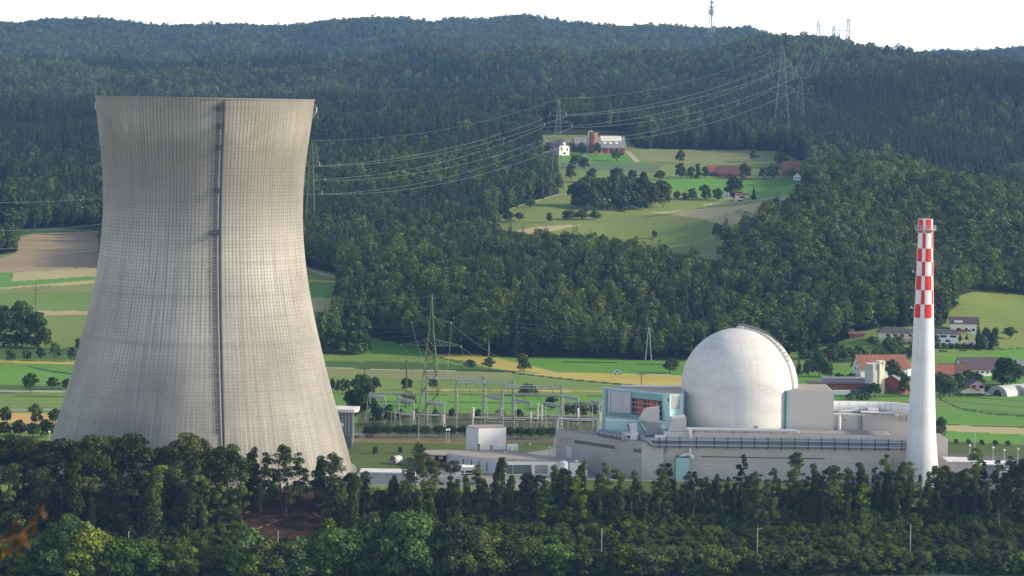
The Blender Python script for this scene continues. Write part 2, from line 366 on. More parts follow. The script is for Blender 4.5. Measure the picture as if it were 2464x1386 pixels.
# (object name, material key, polygon in the picture, nearest and farthest distance)
FIELDS = [
 ('meadow', 'olive', FARM, 1700, 3100),
 ('meadow', 'lush', [(1340, 366), (1520, 372), (1540, 388), (1600, 396), (1345, 392)], 1700, 3100),
 ('crop_field', 'pale', [(1545, 361), (1862, 366), (1836, 394), (1560, 393), (1535, 375)], 1700, 3100),
 ('crop_field', 'blue', [(1345, 391), (1600, 394), (1575, 417), (1350, 404)], 1700, 3100),
 ('meadow', 'lush', [(1550, 437), (1640, 427), (1945, 432), (1905, 472), (1790, 482), (1640, 462)], 1700, 3100),
 ('stubble_field', 'tan', [(1560, 511), (1640, 507), (1800, 492), (1900, 473), (1850, 500), (1770, 548), (1690, 527), (1620, 517)], 1700, 3100),
 ('stubble_field', 'tan', [(1240, 556), (1290, 545), (1400, 540), (1330, 556), (1290, 566)], 1700, 3100),
 ('crop_field', 'pale', [(1664, 612), (1735, 578), (1740, 630), (1690, 620)], 1700, 3100),
 ('farm_track', 'track', [(1503, 364), (1515, 363), (1541, 389), (1528, 390)], 1700, 3100),
 ('farm_track', 'track', line_poly([(1690, 493), (1780, 486), (1850, 478), (1920, 466)], 2.6), 1700, 3100),
 ('farm_track', 'track', line_poly([(1190, 519), (1250, 494), (1340, 470), (1385, 462)], 2.6), 1700, 3100),
 ('stubble_field', 'tan', CLEAR, 2500, 3300),
 # valley floor
 ('meadow', 'meadow', [(-1500, 620), (0, 614), (41, 606), (44, 560), (60, 553), (250, 546), (250, 640), (735, 642), (822, 662), (800, 730), (765, 745), (780, 850), (880, 812), (1000, 835),
                       (1060, 856), (1640, 868), (1900, 850), (2010, 830), (2060, 798), (2110, 790), (2200, 785), (2275, 780), (2292, 722), (2340, 702), (2464, 710), (3900, 730), (3900, 1240), (-1500, 1240)], 1012, 2500),
 ('meadow', 'deep', [(40, 553), (250, 545), (250, 557), (44, 566)], 1500, 2500),
 ('ploughed_field', 'brown', [(44, 572), (79, 562), (260, 555), (260, 642), (32, 654), (6, 657), (-60, 660), (-60, 630), (6, 621), (41, 608)], 1500, 2500),
 ('ploughed_field', 'tan', [(32, 655), (260, 642), (260, 663), (29, 677)], 1500, 2500),
 ('meadow', 'lush', [(-400, 690), (-400, 660), (32, 655), (29, 677), (260, 662), (260, 671), (0, 692)], 1500, 2500),
 ('stubble_field', 'tan', [(-400, 700), (0, 692), (260, 671), (260, 677), (130, 687), (0, 696)], 1500, 2500),
 ('crop_field', 'yellow', [(110, 690), (180, 682), (260, 675), (260, 680), (200, 684)], 1500, 2500),
 ('meadow', 'pale', [(-400, 700), (0, 696), (260, 684), (260, 701), (0, 705)], 1500, 2500),
 ('stubble_field', 'tan', [(90, 748), (240, 748), (240, 757), (90, 759)], 1400, 2500),
 ('meadow', 'olive', [(90, 759), (240, 757), (240, 834), (90, 836)], 1400, 2500),
 ('meadow', 'deep', [(-300, 838), (240, 836), (240, 866), (-300, 862)], 1400, 2500),
 ('crop_field', 'yellow', [(-300, 862), (0, 864), (240, 873), (240, 878), (0, 872)], 1300, 2500),
 ('meadow', 'lush', [(-300, 876), (240, 881), (240, 924), (-300, 921)], 1300, 2500),
 ('ditch', 'dark', [(62, 878), (80, 882), (120, 891), (190, 899), (190, 904), (120, 895), (85, 887)], 1300, 2500),
 ('meadow', 'deep', [(-300, 922), (240, 928), (240, 939), (-300, 937)], 1200, 2500),
 ('farm_track', 'track', [(-300, 939), (240, 940), (240, 943), (-300, 945)], 1200, 2500),
 ('ditch', 'dark', line_poly([(35, 952), (80, 953), (240, 956)], 3), 1200, 2500),
 ('road', 'yard', [(-300, 985), (0, 985), (240, 983), (240, 987), (-300, 990)], 1150, 2500),
 ('crop_field', 'orange', [(-300, 1010), (-300, 992), (30, 992), (240, 996), (240, 1020), (0, 1024)], 1100, 2500),
 # strip right of the tower
 ('meadow', 'olive', [(735, 642), (822, 662), (818, 678), (735, 676)], 1500, 2500),
 ('farm_track', 'track', line_poly([(738, 646), (760, 654), (800, 666), (825, 672)], 5), 1500, 2500),
 ('crop_field', 'yellow', [(735, 672), (820, 676), (820, 681), (735, 678)], 1500, 2500),
 ('meadow', 'lush', [(735, 680), (818, 682), (805, 716), (735, 716)], 1500, 2500),
 ('stubble_field', 'tan', [(735, 716), (800, 716), (790, 750), (735, 750)], 1500, 2500),
 # centre plain
 ('meadow', 'lush', [(870, 808), (1000, 833), (1060, 856), (1000, 858), (880, 850)], 1400, 1750),
 ('meadow', 'lush', [(1150, 856), (1640, 868), (1640, 904), (1340, 893), (1210, 862)], 1300, 1750),
 ('crop_field', 'yellow', [(1035, 853), (1153, 854), (1203, 863), (1345, 897), (1193, 890), (1120, 868), (1060, 860)], 1300, 1750),
 ('farm_track', 'track', line_poly([(770, 884), (1000, 890), (1270, 896), (1440, 899), (1640, 904)], 3), 1300, 1750),
 ('ditch', 'dark', line_poly([(1050, 858), (1090, 868), (1130, 876), (1150, 878)], 2.4), 1300, 1750),
 ('crop_field', 'yellow', [(1262, 899), (1345, 897), (1500, 899), (1660, 907), (1660, 936), (1500, 923), (1380, 912), (1300, 904)], 1250, 1750),
 ('ditch', 'dark', line_poly([(1232, 898), (1300, 905), (1380, 914), (1500, 925), (1660, 938)], 3.2), 1200, 1750),
 ('meadow', 'lush', [(770, 950), (1640, 955), (1640, 1000), (770, 985)], 1200, 1750),
 ('meadow', 'deep', [(780, 868), (1000, 872), (1130, 880), (1240, 893), (1240, 896), (1000, 890), (780, 884)], 1300, 1750),
 ('meadow', 'pale', [(780, 886), (1000, 892), (1232, 897), (1232, 912), (1000, 912), (780, 906)], 1250, 1750),
 ('meadow', 'olive', [(1180, 930), (1450, 930), (1500, 938), (1200, 938)], 1200, 1750),
 ('ditch', 'dark', line_poly([(830, 966), (1200, 969), (1450, 972)], 1.6), 1200, 1750),
 ('ditch', 'dark', line_poly([(1350, 870), (1500, 874), (1640, 880)], 1.6), 1200, 1750),
 ('ditch', 'dark', line_poly([(2240, 846), (2464, 838), (2700, 834)], 2.0), 1200, 1950),
 ('ditch', 'dark', line_poly([(2240, 1021), (2464, 1028), (2700, 1034)], 2.0), 1080, 1950),
 ('ditch', 'dark', line_poly([(2240, 986), (2330, 989)], 2.0), 1080, 1950),
 ('crop_field', 'yellow', line_poly([(820, 936), (1200, 939), (1450, 942), (1660, 945)], 3), 1200, 1750),
 ('ditch', 'dark', line_poly([(820, 948), (1200, 951), (1450, 954)], 2), 1200, 1750),
 ('substation_yard', 'gravel', [(870, 990), (1330, 1000), (1450, 1000), (1450, 1062), (1140, 1050), (850, 1044)], 1080, 1400),
 ('rough_grass', 'dryberm', [(780, 1044), (1340, 1058), (1340, 1066), (1100, 1072), (780, 1062)], 1030, 1250),
 ('rough_grass', 'berm', [(780, 1061), (1100, 1068), (1345, 1064), (1345, 1240), (780, 1240)], 1012, 1250),
 ('plant_yard', 'yard', [(820, 1140), (1000, 1134), (1110, 1112), (1330, 1080), (1400, 1050), (2290, 1080), (2300, 1240), (820, 1240)], 1012, 1250),
 ('grass_verge', 'berm', [(1400, 1150), (2200, 1150), (2200, 1240), (1400, 1240)], 1000, 1038),
 # right-hand side
 ('meadow', 'olive', [(2270, 740), (2300, 715), (2340, 702), (2464, 710), (3900, 730), (3900, 838), (2464, 832), (2300, 838)], 1450, 2500),
 ('meadow', 'lush', [(1880, 905), (2460, 840), (3000, 838), (3000, 956), (2250, 958), (1880, 962)], 1250, 1800),
 ('meadow', 'lush', [(2240, 985), (3000, 985), (3000, 1024), (2240, 1020)], 1100, 1800),
 ('crop_field', 'rows', [(2262, 957), (2464, 954), (2700, 952), (2700, 1004), (2464, 1000), (2390, 994), (2320, 984), (2285, 970)], 1100, 1800),
 ('ditch', 'dark', line_poly([(2258, 958), (2285, 972), (2320, 986), (2390, 996), (2464, 1001), (2700, 1006)], 3.5), 1100, 1800),
 ('stubble_field', 'tan', [(2255, 1022), (2464, 1030), (2800, 1036), (2800, 1054), (2464, 1046), (2255, 1036)], 1100, 1800),
 ('meadow', 'lush', [(2255, 1036), (2464, 1046), (2800, 1054), (2800, 1075), (2464, 1068), (2255, 1060)], 1080, 1800),
 ('rough_grass', 'berm', [(2265, 1060), (2464, 1070), (2800, 1078), (2800, 1108), (2464, 1100), (2265, 1092)], 1040, 1400),
 ('road', 'asphalt', [(2265, 1091), (2464, 1100), (2800, 1110), (2800, 1240), (2265, 1240)], 1016, 1250),
 ('bare_slope', 'scar', [(555, 1190), (600, 1176), (790, 1172), (800, 1230), (780, 1292), (690, 1300), (600, 1290), (560, 1250)], 930, 1012),
 ('bare_slope', 'scar', [(2155, 1255), (2175, 1255), (2192, 1275), (2175, 1278)], 930, 1012),
]

def build_land():
    ain = np.arange(-.203, .2031, .00052); out1 = np.arange(-.36, -.205, .004); out2 = np.arange(.209, .36, .004)
    A = np.concatenate([out1, ain, out2])
    Y = [880.0]
    while Y[-1] < 8200: Y.append(Y[-1] + max(1.2, min(4.5 if Y[-1] < 2900 else 20, Y[-1]**2*2.3/930000)))
    Y = np.array(Y)
    AA, YY = np.meshgrid(A, Y); XX = AA*YY
    ZZ = hgt(XX, YY)
    pts = np.stack([XX, YY, ZZ], -1)
    ny, nx = XX.shape
    cen = (pts[:-1, :-1]+pts[1:, :-1]+pts[:-1, 1:]+pts[1:, 1:])/4
    u, v = proj(cen); yc = cen[..., 1]
    lab = np.full(u.shape, -1, int)
    tt = yc-shore(cen[..., 0]/yc)
    lab[yc > 1455] = -2
    lab[tt < 63] = -3
    for i, (nm, mk, poly, y0, y1) in enumerate(FIELDS):
        bx = [p[0] for p in poly]; by = [p[1] for p in poly]
        s = (u >= min(bx)) & (u <= max(bx)) & (v >= min(by)) & (v <= max(by)) & (yc >= y0) & (yc <= y1)
        if nm not in ('bare_slope',): s &= tt >= 63
        k = np.where(s)
        if len(k[0]) == 0: continue
        q = inpoly(u[k], v[k], poly)
        lab[k[0][q], k[1][q]] = i
    def emit(name, mat, mask, label=None):
        fi, fj = np.where(mask)
        if len(fi) == 0: return
        a = fi*nx+fj; q = np.stack([a, a+1, a+nx+1, a+nx], 1)
        un, inv = np.unique(q, return_inverse=True)
        me = bpy.data.meshes.new(name)
        vs = pts.reshape(-1, 3)[un]; fs = inv.reshape(-1, 4)
        me.vertices.add(len(vs)); me.vertices.foreach_set('co', vs.astype(np.float32).ravel())
        me.loops.add(fs.size); me.loops.foreach_set('vertex_index', fs.astype(np.int32).ravel())
        me.polygons.add(len(fs)); me.polygons.foreach_set('loop_start', np.arange(0, fs.size, 4, dtype=np.int32))
        me.polygons.foreach_set('use_smooth', np.ones(len(fs), bool))
        me.materials.append(mat); me.update(calc_edges=True)
        o = bpy.data.objects.new(name, me); COL.objects.link(o); tag(o, label, None, None, 'structure')
    emit('ground', FM['meadow'], lab == -1)
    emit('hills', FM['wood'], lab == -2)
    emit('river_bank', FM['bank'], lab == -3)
    seen = {}
    for i, (nm, mk, poly, y0, y1) in enumerate(FIELDS): seen.setdefault((nm, mk), []).append(i)
    for (nm, mk), ids in seen.items(): emit(nm, FM[mk], np.isin(lab, ids))
    # the river
    m, nt, out = new_mat('river_water')
    geo = N(nt, 'ShaderNodeNewGeometry').outputs['Position']
    b = principled(nt, out, (.07, .105, .09), .22, 0, .5)
    nn = noise(nt, mapping(nt, geo, (.25, .8, 1)), 1.0, 4, .6)
    bp = N(nt, 'ShaderNodeBump', inp={'Strength': .35, 'Distance': .3}); L(nt, nn, bp.inputs['Height']); L(nt, bp.outputs[0], b.inputs['Normal'])
    w = MB(); w.add([(-420, 640, -20), (420, 640, -20), (420, 1000, -20), (-420, 1000, -20)], [[0, 1, 2, 3]])
    tag(w.build('river', m), None, None, None, 'structure')
build_land()

# ---------------------------------------------------------------- tree kinds
def mesh_quads(name, V, T, mat, extra=None):
    """V (n,4,3) quads with tint T -> mesh"""
    me = bpy.data.meshes.new(name); n = len(V)
    me.vertices.add(n*4); me.vertices.foreach_set('co', V.astype(np.float32).ravel())
    me.loops.add(n*4); me.loops.foreach_set('vertex_index', np.arange(n*4, dtype=np.int32))
    me.polygons.add(n); me.polygons.foreach_set('loop_start', np.arange(0, n*4, 4, dtype=np.int32))
    at = me.attributes.new('tint', 'FLOAT', 'FACE'); at.data.foreach_set('value', T.astype(np.float32))
    me.materials.append(mat); me.update(calc_edges=True)
    return me
def leaves(rng, pos, nor, size, flat=.55):
    """irregular leaf-clump quads at pos, facing roughly nor"""
    n = len(pos)
    nor = nor + rng.normal(0, flat, (n, 3)); nor /= np.linalg.norm(nor, axis=1)[:, None]+1e-9
    t = np.cross(nor, rng.normal(0, 1, (n, 3))); t /= np.linalg.norm(t, axis=1)[:, None]+1e-9
    b = np.cross(nor, t)
    s = (size*rng.uniform(.55, 1.35, n))[:, None]
    q = []
    for ang in (0, 1.57, 3.14, 4.71):
        a = ang+rng.uniform(-.5, .5, n); r = rng.uniform(.6, 1.25, n)
        q.append(pos + s*(t*(np.cos(a)*r)[:, None]+b*(np.sin(a)*r)[:, None]) + nor*(s*rng.uniform(-.25, .25, (n, 1))))
    return np.stack(q, 1)
def lobe_crown(rng, lobes, n, size, inner=.25, flat=.5):
    """lobes: (cx,cy,cz, rx,ry,rz)"""
    lb = np.array(lobes, float); w = (lb[:, 3]*lb[:, 5]); w = w/w.sum()
    k = rng.choice(len(lb), n, p=w)
    d = rng.normal(0, 1, (n, 3)); d /= np.linalg.norm(d, axis=1)[:, None]
    d[:, 2] = np.where((d[:, 2] < -.35) & (rng.rand(n) < .7), -d[:, 2], d[:, 2])
    r = np.where(rng.rand(n) < inner, rng.uniform(.3, .85, n), rng.uniform(.82, 1.08, n))
    pos = lb[k, :3]+d*lb[k, 3:]*r[:, None]
    tint = np.clip(rng.normal(.45, .22, n)+rng.normal(0, .2, len(lb))[k], 0, 1)
    return leaves(rng, pos, d, size, flat), tint
def broad_lobes(rng, H, R, base, nl, top=1.0):
    """lobes filling an uneven rounded crown"""
    L_ = [(0, 0, base+(H-base)*.5, R*.62, R*.62, (H-base)*.42)]
    for i in range(nl):
        a = rng.uniform(0, 6.283); zz = rng.uniform(0, 1)**.8
        prof = math.sqrt(max(.05, 1-(2*zz-.85)**2/1.45))
        rr = R*prof*rng.uniform(.55, .85)
        lr = R*rng.uniform(.24, .42)
        L_.append((rr*math.cos(a), rr*math.sin(a), base+(H-base)*(.12+.8*zz), lr, lr*rng.uniform(.8, 1.1), lr*rng.uniform(.65, .95)))
    L_.append((rng.uniform(-.15, .15)*R, rng.uniform(-.15, .15)*R, H-R*.3, R*.33, R*.33, R*.32*top))
    return L_
def conifer(rng, H, R, tiers, per, base=.12):
    V = []; T = []
    for i in range(tiers):
        f = i/(tiers-1); z = H*(base+(1-base)*f); r = R*(1-f)**.85*(.85+.3*rng.rand())+.008*H
        for k in range(max(4, int(per*(1-f*.6)))):
            a = rng.uniform(0, 6.283); ln = r*rng.uniform(.7, 1.15); w = ln*rng.uniform(.22, .38)+.006*H
            dx, dy = math.cos(a), math.sin(a); dr = ln*rng.uniform(.25, .5); up = ln*.12
            p0 = np.array([dx*.05, dy*.05, z+up]); p2 = np.array([dx*ln, dy*ln, z-dr]); pm = .5*(p0+p2)+np.array([0, 0, .1*ln])
            sd = np.array([-dy, dx, 0])*w
            V.append([p0, pm-sd, p2, pm+sd]); T.append(np.clip(rng.normal(.45, .25), 0, 1))
    V.append([np.array([-.008*H, 0, H*.9]), np.array([.008*H, 0, H*.9]), np.array([.002*H, 0, H*1.03]), np.array([-.002*H, 0, H*1.03])]); T.append(.4)
    return np.array(V), np.array(T)

LM = {
 'broad': leaf_mat('leaves_broadleaf', (.032, .066, .011), (.13, .18, .034), .028, .48),
 'lightw': leaf_mat('leaves_light_broadleaf', (.05, .085, .018), (.16, .2, .05), .03, .35),
 'conif': leaf_mat('needles_dark', (.009, .025, .011), (.042, .072, .026), .025, .35),
 'field': leaf_mat('leaves_field_tree', (.026, .058, .013), (.092, .145, .032), .02, .3),
 'bank':  leaf_mat('leaves_bank_tree', (.016, .03, .005), (.105, .13, .02), .022, .42),
 'bushy': leaf_mat('leaves_bank_bush', (.034, .062, .009), (.165, .215, .036), .025, .38),
 'pine':  leaf_mat('needles_bank_pine', (.012, .022, .008), (.045, .055, .018), .02, .2),
 'trim':  leaf_mat('leaves_clipped_tree', (.02, .05, .01), (.06, .11, .022), .012, .15),
 'purple': leaf_mat('leaves_copper_beech', (.028, .014, .018), (.06, .03, .036), .01, .1),
 'bare':  leaf_mat('leaves_dry_brown', (.06, .026, .007), (.15, .065, .015), .01, .1),
}
BARK = surf('bark', (.075, .055, .04), .9, .35, .8)
PALEBARK = surf('pale_bark', (.2, .16, .115), .9, .3, .8)

def forest_kind(nm, V, T, mat):
    me = mesh_quads(nm, V, T, mat)
    return bpy.data.objects.new(nm, me)
KINDS_COL = bpy.data.collections.new('tree_kinds')          # not linked: only a source for the scatter
for i in range(7):
    r = np.random.RandomState(20+i)
    if i < 5: V, T = lobe_crown(r, broad_lobes(r, 1.0, .25+.035*(i % 3), .1, 9+2*i), 760, .026, .15, .42)
    else: V, T = lobe_crown(r, [(0, 0, .5, .1, .1, .42)]+[(r.normal(0, .075), r.normal(0, .075), z, .11, .11, .12) for z in np.linspace(.2, .95, 12)], 620, .024, .15, .42)
    KINDS_COL.objects.link(forest_kind('a_broadleaf_%d' % i, V, T, LM['broad'] if i not in (2, 5) else LM['lightw']))
for i in range(3):
    r = np.random.RandomState(40+i)
    V, T = conifer(r, 1.0, .15+.02*i, 34, 14, .05)
    KINDS_COL.objects.link(forest_kind('b_conifer_%d' % i, V, T, LM['conif']))

def scatter_tree(src):
    ng = bpy.data.node_groups.new('forest_scatter', 'GeometryNodeTree')
    ng.interface.new_socket('Geometry', in_out='INPUT', socket_type='NodeSocketGeometry')
    ng.interface.new_socket('Geometry', in_out='OUTPUT', socket_type='NodeSocketGeometry')
    gi = ng.nodes.new('NodeGroupInput'); go = ng.nodes.new('NodeGroupOutput')
    ci = ng.nodes.new('GeometryNodeCollectionInfo'); ci.inputs[0].default_value = src
    ci.inputs['Separate Children'].default_value = True; ci.inputs['Reset Children'].default_value = True
    ip = ng.nodes.new('GeometryNodeInstanceOnPoints'); ip.inputs['Pick Instance'].default_value = True
    def na(name, t):
        n = ng.nodes.new('GeometryNodeInputNamedAttribute'); n.data_type = t; n.inputs[0].default_value = name; return n.outputs[0]
    er = ng.nodes.new('FunctionNodeEulerToRotation')
    ng.links.new(gi.outputs[0], ip.inputs['Points']); ng.links.new(ci.outputs[0], ip.inputs['Instance'])
    ng.links.new(na('kind_index', 'INT'), ip.inputs['Instance Index'])
    ng.links.new(na('spin', 'FLOAT_VECTOR'), er.inputs[0]); ng.links.new(er.outputs[0], ip.inputs['Rotation'])
    ng.links.new(na('size', 'FLOAT_VECTOR'), ip.inputs['Scale'])
    ng.links.new(ip.outputs[0], go.inputs[0])
    return ng
SCATTER = scatter_tree(KINDS_COL)
def forest(name, label, pts, kinds, sizes, rng, ng=None, cat='forest'):
    me = bpy.data.meshes.new(name); n = len(pts)
    me.vertices.add(n); me.vertices.foreach_set('co', pts.astype(np.float32).ravel())
    at = me.attributes.new('kind_index', 'INT', 'POINT'); at.data.foreach_set('value', kinds.astype(np.int32))
    sp = np.zeros((n, 3), np.float32); sp[:, 2] = rng.uniform(0, 6.28, n); sp[:, :2] = rng.normal(0, .03, (n, 2))
    at = me.attributes.new('spin', 'FLOAT_VECTOR', 'POINT'); at.data.foreach_set('vector', sp.ravel())
    at = me.attributes.new('size', 'FLOAT_VECTOR', 'POINT'); at.data.foreach_set('vector', sizes.astype(np.float32).ravel())
    o = bpy.data.objects.new(name, me); COL.objects.link(o)
    tag(o, label, cat, None, 'stuff')
    md = o.modifiers.new('scatter', 'NODES'); md.node_group = ng or SCATTER
    return o
def pnoise(x, y, k, seed):
    r = np.random.RandomState(seed); s = 0
    for _ in range(7):
        d = r.uniform(0, 6.283); kk = k*r.uniform(.6, 1.8); s = s+np.sin(kk*(x*math.cos(d)+y*math.sin(d))+r.uniform(0, 6.283))
    return s/3.2
def build_forests():
    rng = np.random.RandomState(11)
    allp = []
    for y0, y1, sp in ((1440, 2000, 6.3), (2000, 3500, 7.2), (3500, 5000, 9.2), (5000, 7000, 12.0)):
        ys = np.arange(y0, y1, sp)
        for y in ys:
            xs = np.arange(-.26*y, .26*y, sp)
            allp.append(np.stack([xs+rng.uniform(-.48, .48, len(xs))*sp, np.full(len(xs), y)+rng.uniform(-.48, .48, len(xs))*sp], 1))
    q = np.concatenate(allp); x, y = q[:, 0], q[:, 1]
    z = hgt(x, y)
    # drop what lies well behind a crest
    ka = np.linspace(-.27, .27, 140); ky = np.arange(1440, 7100, 25.0)
    KA, KY = np.meshgrid(ka, ky); zz = hgt(KA*KY, KY)
    el = (zz+6-CAM[2])/KY; run = np.maximum.accumulate(el, 0)
    ia = np.clip(((x/y)-ka[0])/(ka[1]-ka[0]), 0, len(ka)-1.001); iy = np.clip((y-70-ky[0])/25.0, 0, len(ky)-1).astype(int)
    rm = run[iy, np.round(ia).astype(int)]
    keep = (z+34-CAM[2])/y > rm
    q = q[keep]; x, y, z = x[keep], y[keep], z[keep]
    n = len(x)
    pc = .34+.42*pnoise(x, y, .011, 3)+.2*pnoise(x, y, .04, 4)
    u, v = proj(np.stack([x, y, z], 1))
    pc = np.where((y > 2560) & (y < 3500), pc+.42, pc)
    pc = np.where((y > 3500), pc-.35, pc); pc = np.where((y > 4420) & (y < 5000) & (u < 1600), pc+.6, pc); pc = np.where(y > 5000, pc-.35, pc)
    pc = np.where((y < 2250) & (u > 1750), pc-.4, pc); pc = np.where((u < 900) & (y < 3500), pc+.18, pc)
    con = rng.rand(n) < pc
    h = np.where(con, rng.uniform(20, 31, n), rng.uniform(15, 24, n))
    h *= np.where(rng.rand(n) < .1, 1.22, 1)*(1+.18*pnoise(x, y, .03, 9))
    h = np.where((y < 2300) & (u > 1750), h*.9, h)
    kinds = np.where(con, 7+rng.randint(0, 3, n), np.array([0, 0, 1, 1, 2, 3, 3, 4, 4, 5, 6])[rng.randint(0, 11, n)])
    # keep the open land free, in front of it too
    ok = np.ones(n, bool); over = np.where(rng.rand(n) < .3, rng.uniform(.62, .9, n), 1.0)       # some crowns lean out over the field edge
    for f in (0, .35, .7, 1.0):
        uu, vv = proj(np.stack([x, y, z+h*f*over], 1))
        ok &= ~(inpoly(uu, vv, FARM) & (y < 3100))
        ok &= ~inpoly(uu, vv, [(1148, 336), (1216, 336), (1216, 352), (1148, 352)])
        if f == 0: ok &= ~(inpoly(uu, vv, VALLEY) & (y < 2600))
        else: ok &= ~(inpoly(uu, vv, VALLEY) & (y < 2600) & ((u < 260) | (u > 2250) | ((u > 700) & (u < 830))))
    ok &= y > 1490
    ok &= ~((u > 1300) & (u < 1520) & (y > 2600) & (y < 2850))
    q = q[ok]; x, y, z, h, kinds, con, u, v = (a[ok] for a in (x, y, z, h, kinds, con, u, v))
    wid = np.where(con, h*rng.uniform(.8, 1.15, len(h)), h*rng.uniform(.68, 1.12, len(h)))
    wid *= np.where((y < 2300) & (u > 1745) & ~con, 1.25, 1.0)*np.where((y < 2300) & ~con, 1.08, 1.0)
    wid *= np.where(y > 5000, 1.35, np.where(y > 3500, 1.12, 1))
    size = np.stack([wid, wid, h], 1); pts = np.stack([x, y, z-.5], 1)
    reg = np.where(y > 5000, 4, np.where(y > 3500, 3, np.where(y > 2420, 2, np.where(u > 1745, 1, 0))))
    reg = np.where((reg == 2) & (u < 800), 5, reg); reg = np.where((reg == 0) & (u < 800), 5, reg)
    names = ['mixed dark forest on the slope below the hill meadow', 'light green broadleaf wood covering the round knoll behind the chimney',
             'dark conifer forest rising behind the hilltop farm', 'blue green wooded ridge across the middle distance', 'hazy blue wooded ridge along the skyline',
             'dark forest on the hillside behind the cooling tower']
    for i, nm in enumerate(names):
        s = reg == i
        if s.any(): forest('forest', nm, pts[s], kinds[s], size[s], rng)
    print('forest trees', len(pts))
build_forests()
# ---------------------------------------------------------------- the cooling tower
def px2m(px, Y, v=900): return px*float((P(1232, v, Y)-CAM) @ _F)/FPX
TWY = 1050.0
TWX = P(477.5, 1140, TWY)[0]
TPROF = []
for _v, _hw in ((233, 262), (300, 255), (350, 249), (400, 244), (430, 240.5), (460, 238), (510, 238.6), (560, 242.5), (626, 248.5), (693, 258), (760, 270.5), (826, 286.5), (893, 305), (920, 313.5), (978, 328), (1060, 351.6), (1110, 366), (1160, 379)):
    TPROF.append((P(490, _v, TWY)[2], px2m(_hw, TWY, _v)))
TPROF = TPROF[::-1]
_tz = np.array([p[0] for p in TPROF]); _tr = np.array([p[1] for p in TPROF])
_tc = np.polyfit(_tz, _tr, 6)
def tr(z): return float(np.polyval(_tc, z))
def tower_mat():
    m, nt, out = new_mat('tower_concrete')
    ob = N(nt, 'ShaderNodeTexCoord').outputs['Object']
    sp = N(nt, 'ShaderNodeSeparateXYZ'); L(nt, ob, sp.inputs[0])
    z = sp.outputs[2]
    ang = mth(nt, 'ARCTAN2', sp.outputs[1], sp.outputs[0])
    a = mth(nt, 'MULTIPLY', ang, 172/(2*math.pi)); b = mth(nt, 'DIVIDE', z, 1.3)
    ia = mth(nt, 'FLOOR', a)
    fa = mth(nt, 'ABSOLUTE', mth(nt, 'SUBTRACT', mth(nt, 'FRACT', a), .5)); fb = mth(nt, 'ABSOLUTE', mth(nt, 'SUBTRACT', mth(nt, 'FRACT', b), .5))
    la = mth(nt, 'GREATER_THAN', fa, .39); lb = mth(nt, 'GREATER_THAN', fb, .40)
    cyl = N(nt, 'ShaderNodeCombineXYZ'); L(nt, mth(nt, 'MULTIPLY', ang, 40.0), cyl.inputs[0]); L(nt, z, cyl.inputs[1])
    cv = cyl.outputs[0]
    blot = noise(nt, mapping(nt, cv, (.035, .03, 1)), 1.0, 4, .55)
    strk = noise(nt, mapping(nt, cv, (.75, .02, 1)), 1.0, 4, .6)
    fine = noise(nt, cv, .9, 3, .7)
    band = noise(nt, mapping(nt, cv, (.004, .3, 1)), 1.0, 4, .65)
    base = ramp(nt, mth(nt, 'ADD', mth(nt, 'MULTIPLY', blot, .7), mth(nt, 'MULTIPLY', fine, .3)), [(.34, (.255, .242, .21)), (.5, (.35, .333, .29)), (.66, (.445, .425, .375))])
    # weathering bands by height: dark lichen collar near the rim, darker foot; the lighter middle belt is light painted in
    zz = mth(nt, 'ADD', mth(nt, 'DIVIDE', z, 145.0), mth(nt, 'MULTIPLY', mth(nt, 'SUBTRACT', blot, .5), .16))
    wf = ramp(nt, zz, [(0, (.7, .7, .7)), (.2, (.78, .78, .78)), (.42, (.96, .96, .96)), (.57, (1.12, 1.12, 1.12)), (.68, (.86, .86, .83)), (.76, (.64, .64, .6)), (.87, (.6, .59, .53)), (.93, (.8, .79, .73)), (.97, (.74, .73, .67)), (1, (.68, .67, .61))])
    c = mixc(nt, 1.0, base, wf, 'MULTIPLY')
    c = mixc(nt, mth(nt, 'MULTIPLY', mth(nt, 'SUBTRACT', strk, .5, clamp=True), 2.4, clamp=True), c, (.15, .14, .115))
    c = mixc(nt, mth(nt, 'MULTIPLY', mth(nt, 'SUBTRACT', band, .52, clamp=True), 2.2, clamp=True), c, (.2, .19, .155))
    # joints: soot-dark in the upper half, bleached lime lines near the foot
    jr = N(nt, 'ShaderNodeTexWhiteNoise', noise_dimensions='1D'); L(nt, ia, jr.inputs['W'])
    up = mth(nt, 'SMOOTH_MIN', 1.0, mth(nt, 'MAXIMUM', mth(nt, 'DIVIDE', mth(nt, 'SUBTRACT', z, 18.0), 55.0), 0.0), .1)
    dk = mth(nt, 'MULTIPLY', la, mth(nt, 'MULTIPLY', mth(nt, 'ADD', .25, mth(nt, 'MULTIPLY', up, .75)), mth(nt, 'MULTIPLY_ADD', jr.outputs[0], .4, .6)))
    fade = mth(nt, 'MULTIPLY', noise(nt, mapping(nt, cv, (.05, .05, 1)), 1.0, 3, .6), 1.75, clamp=True)
    c = mixc(nt, mth(nt, 'MULTIPLY', mth(nt, 'MULTIPLY', dk, fade), .8), c, (.075, .068, .055))
    hb = mth(nt, 'MULTIPLY', lb, mth(nt, 'MULTIPLY_ADD', fine, .5, .25))
    hz = ramp(nt, mth(nt, 'DIVIDE', z, 145.0), [(0, (.5, .5, .5)), (.4, (.7, .7, .7)), (.62, (1, 1, 1)), (.8, (.9, .9, .9)), (.9, (.35, .35, .35))])
    c = mixc(nt, mth(nt, 'MULTIPLY', mth(nt, 'MULTIPLY', mth(nt, 'MULTIPLY', hb, hz), fade), .8), c, (.095, .087, .07))
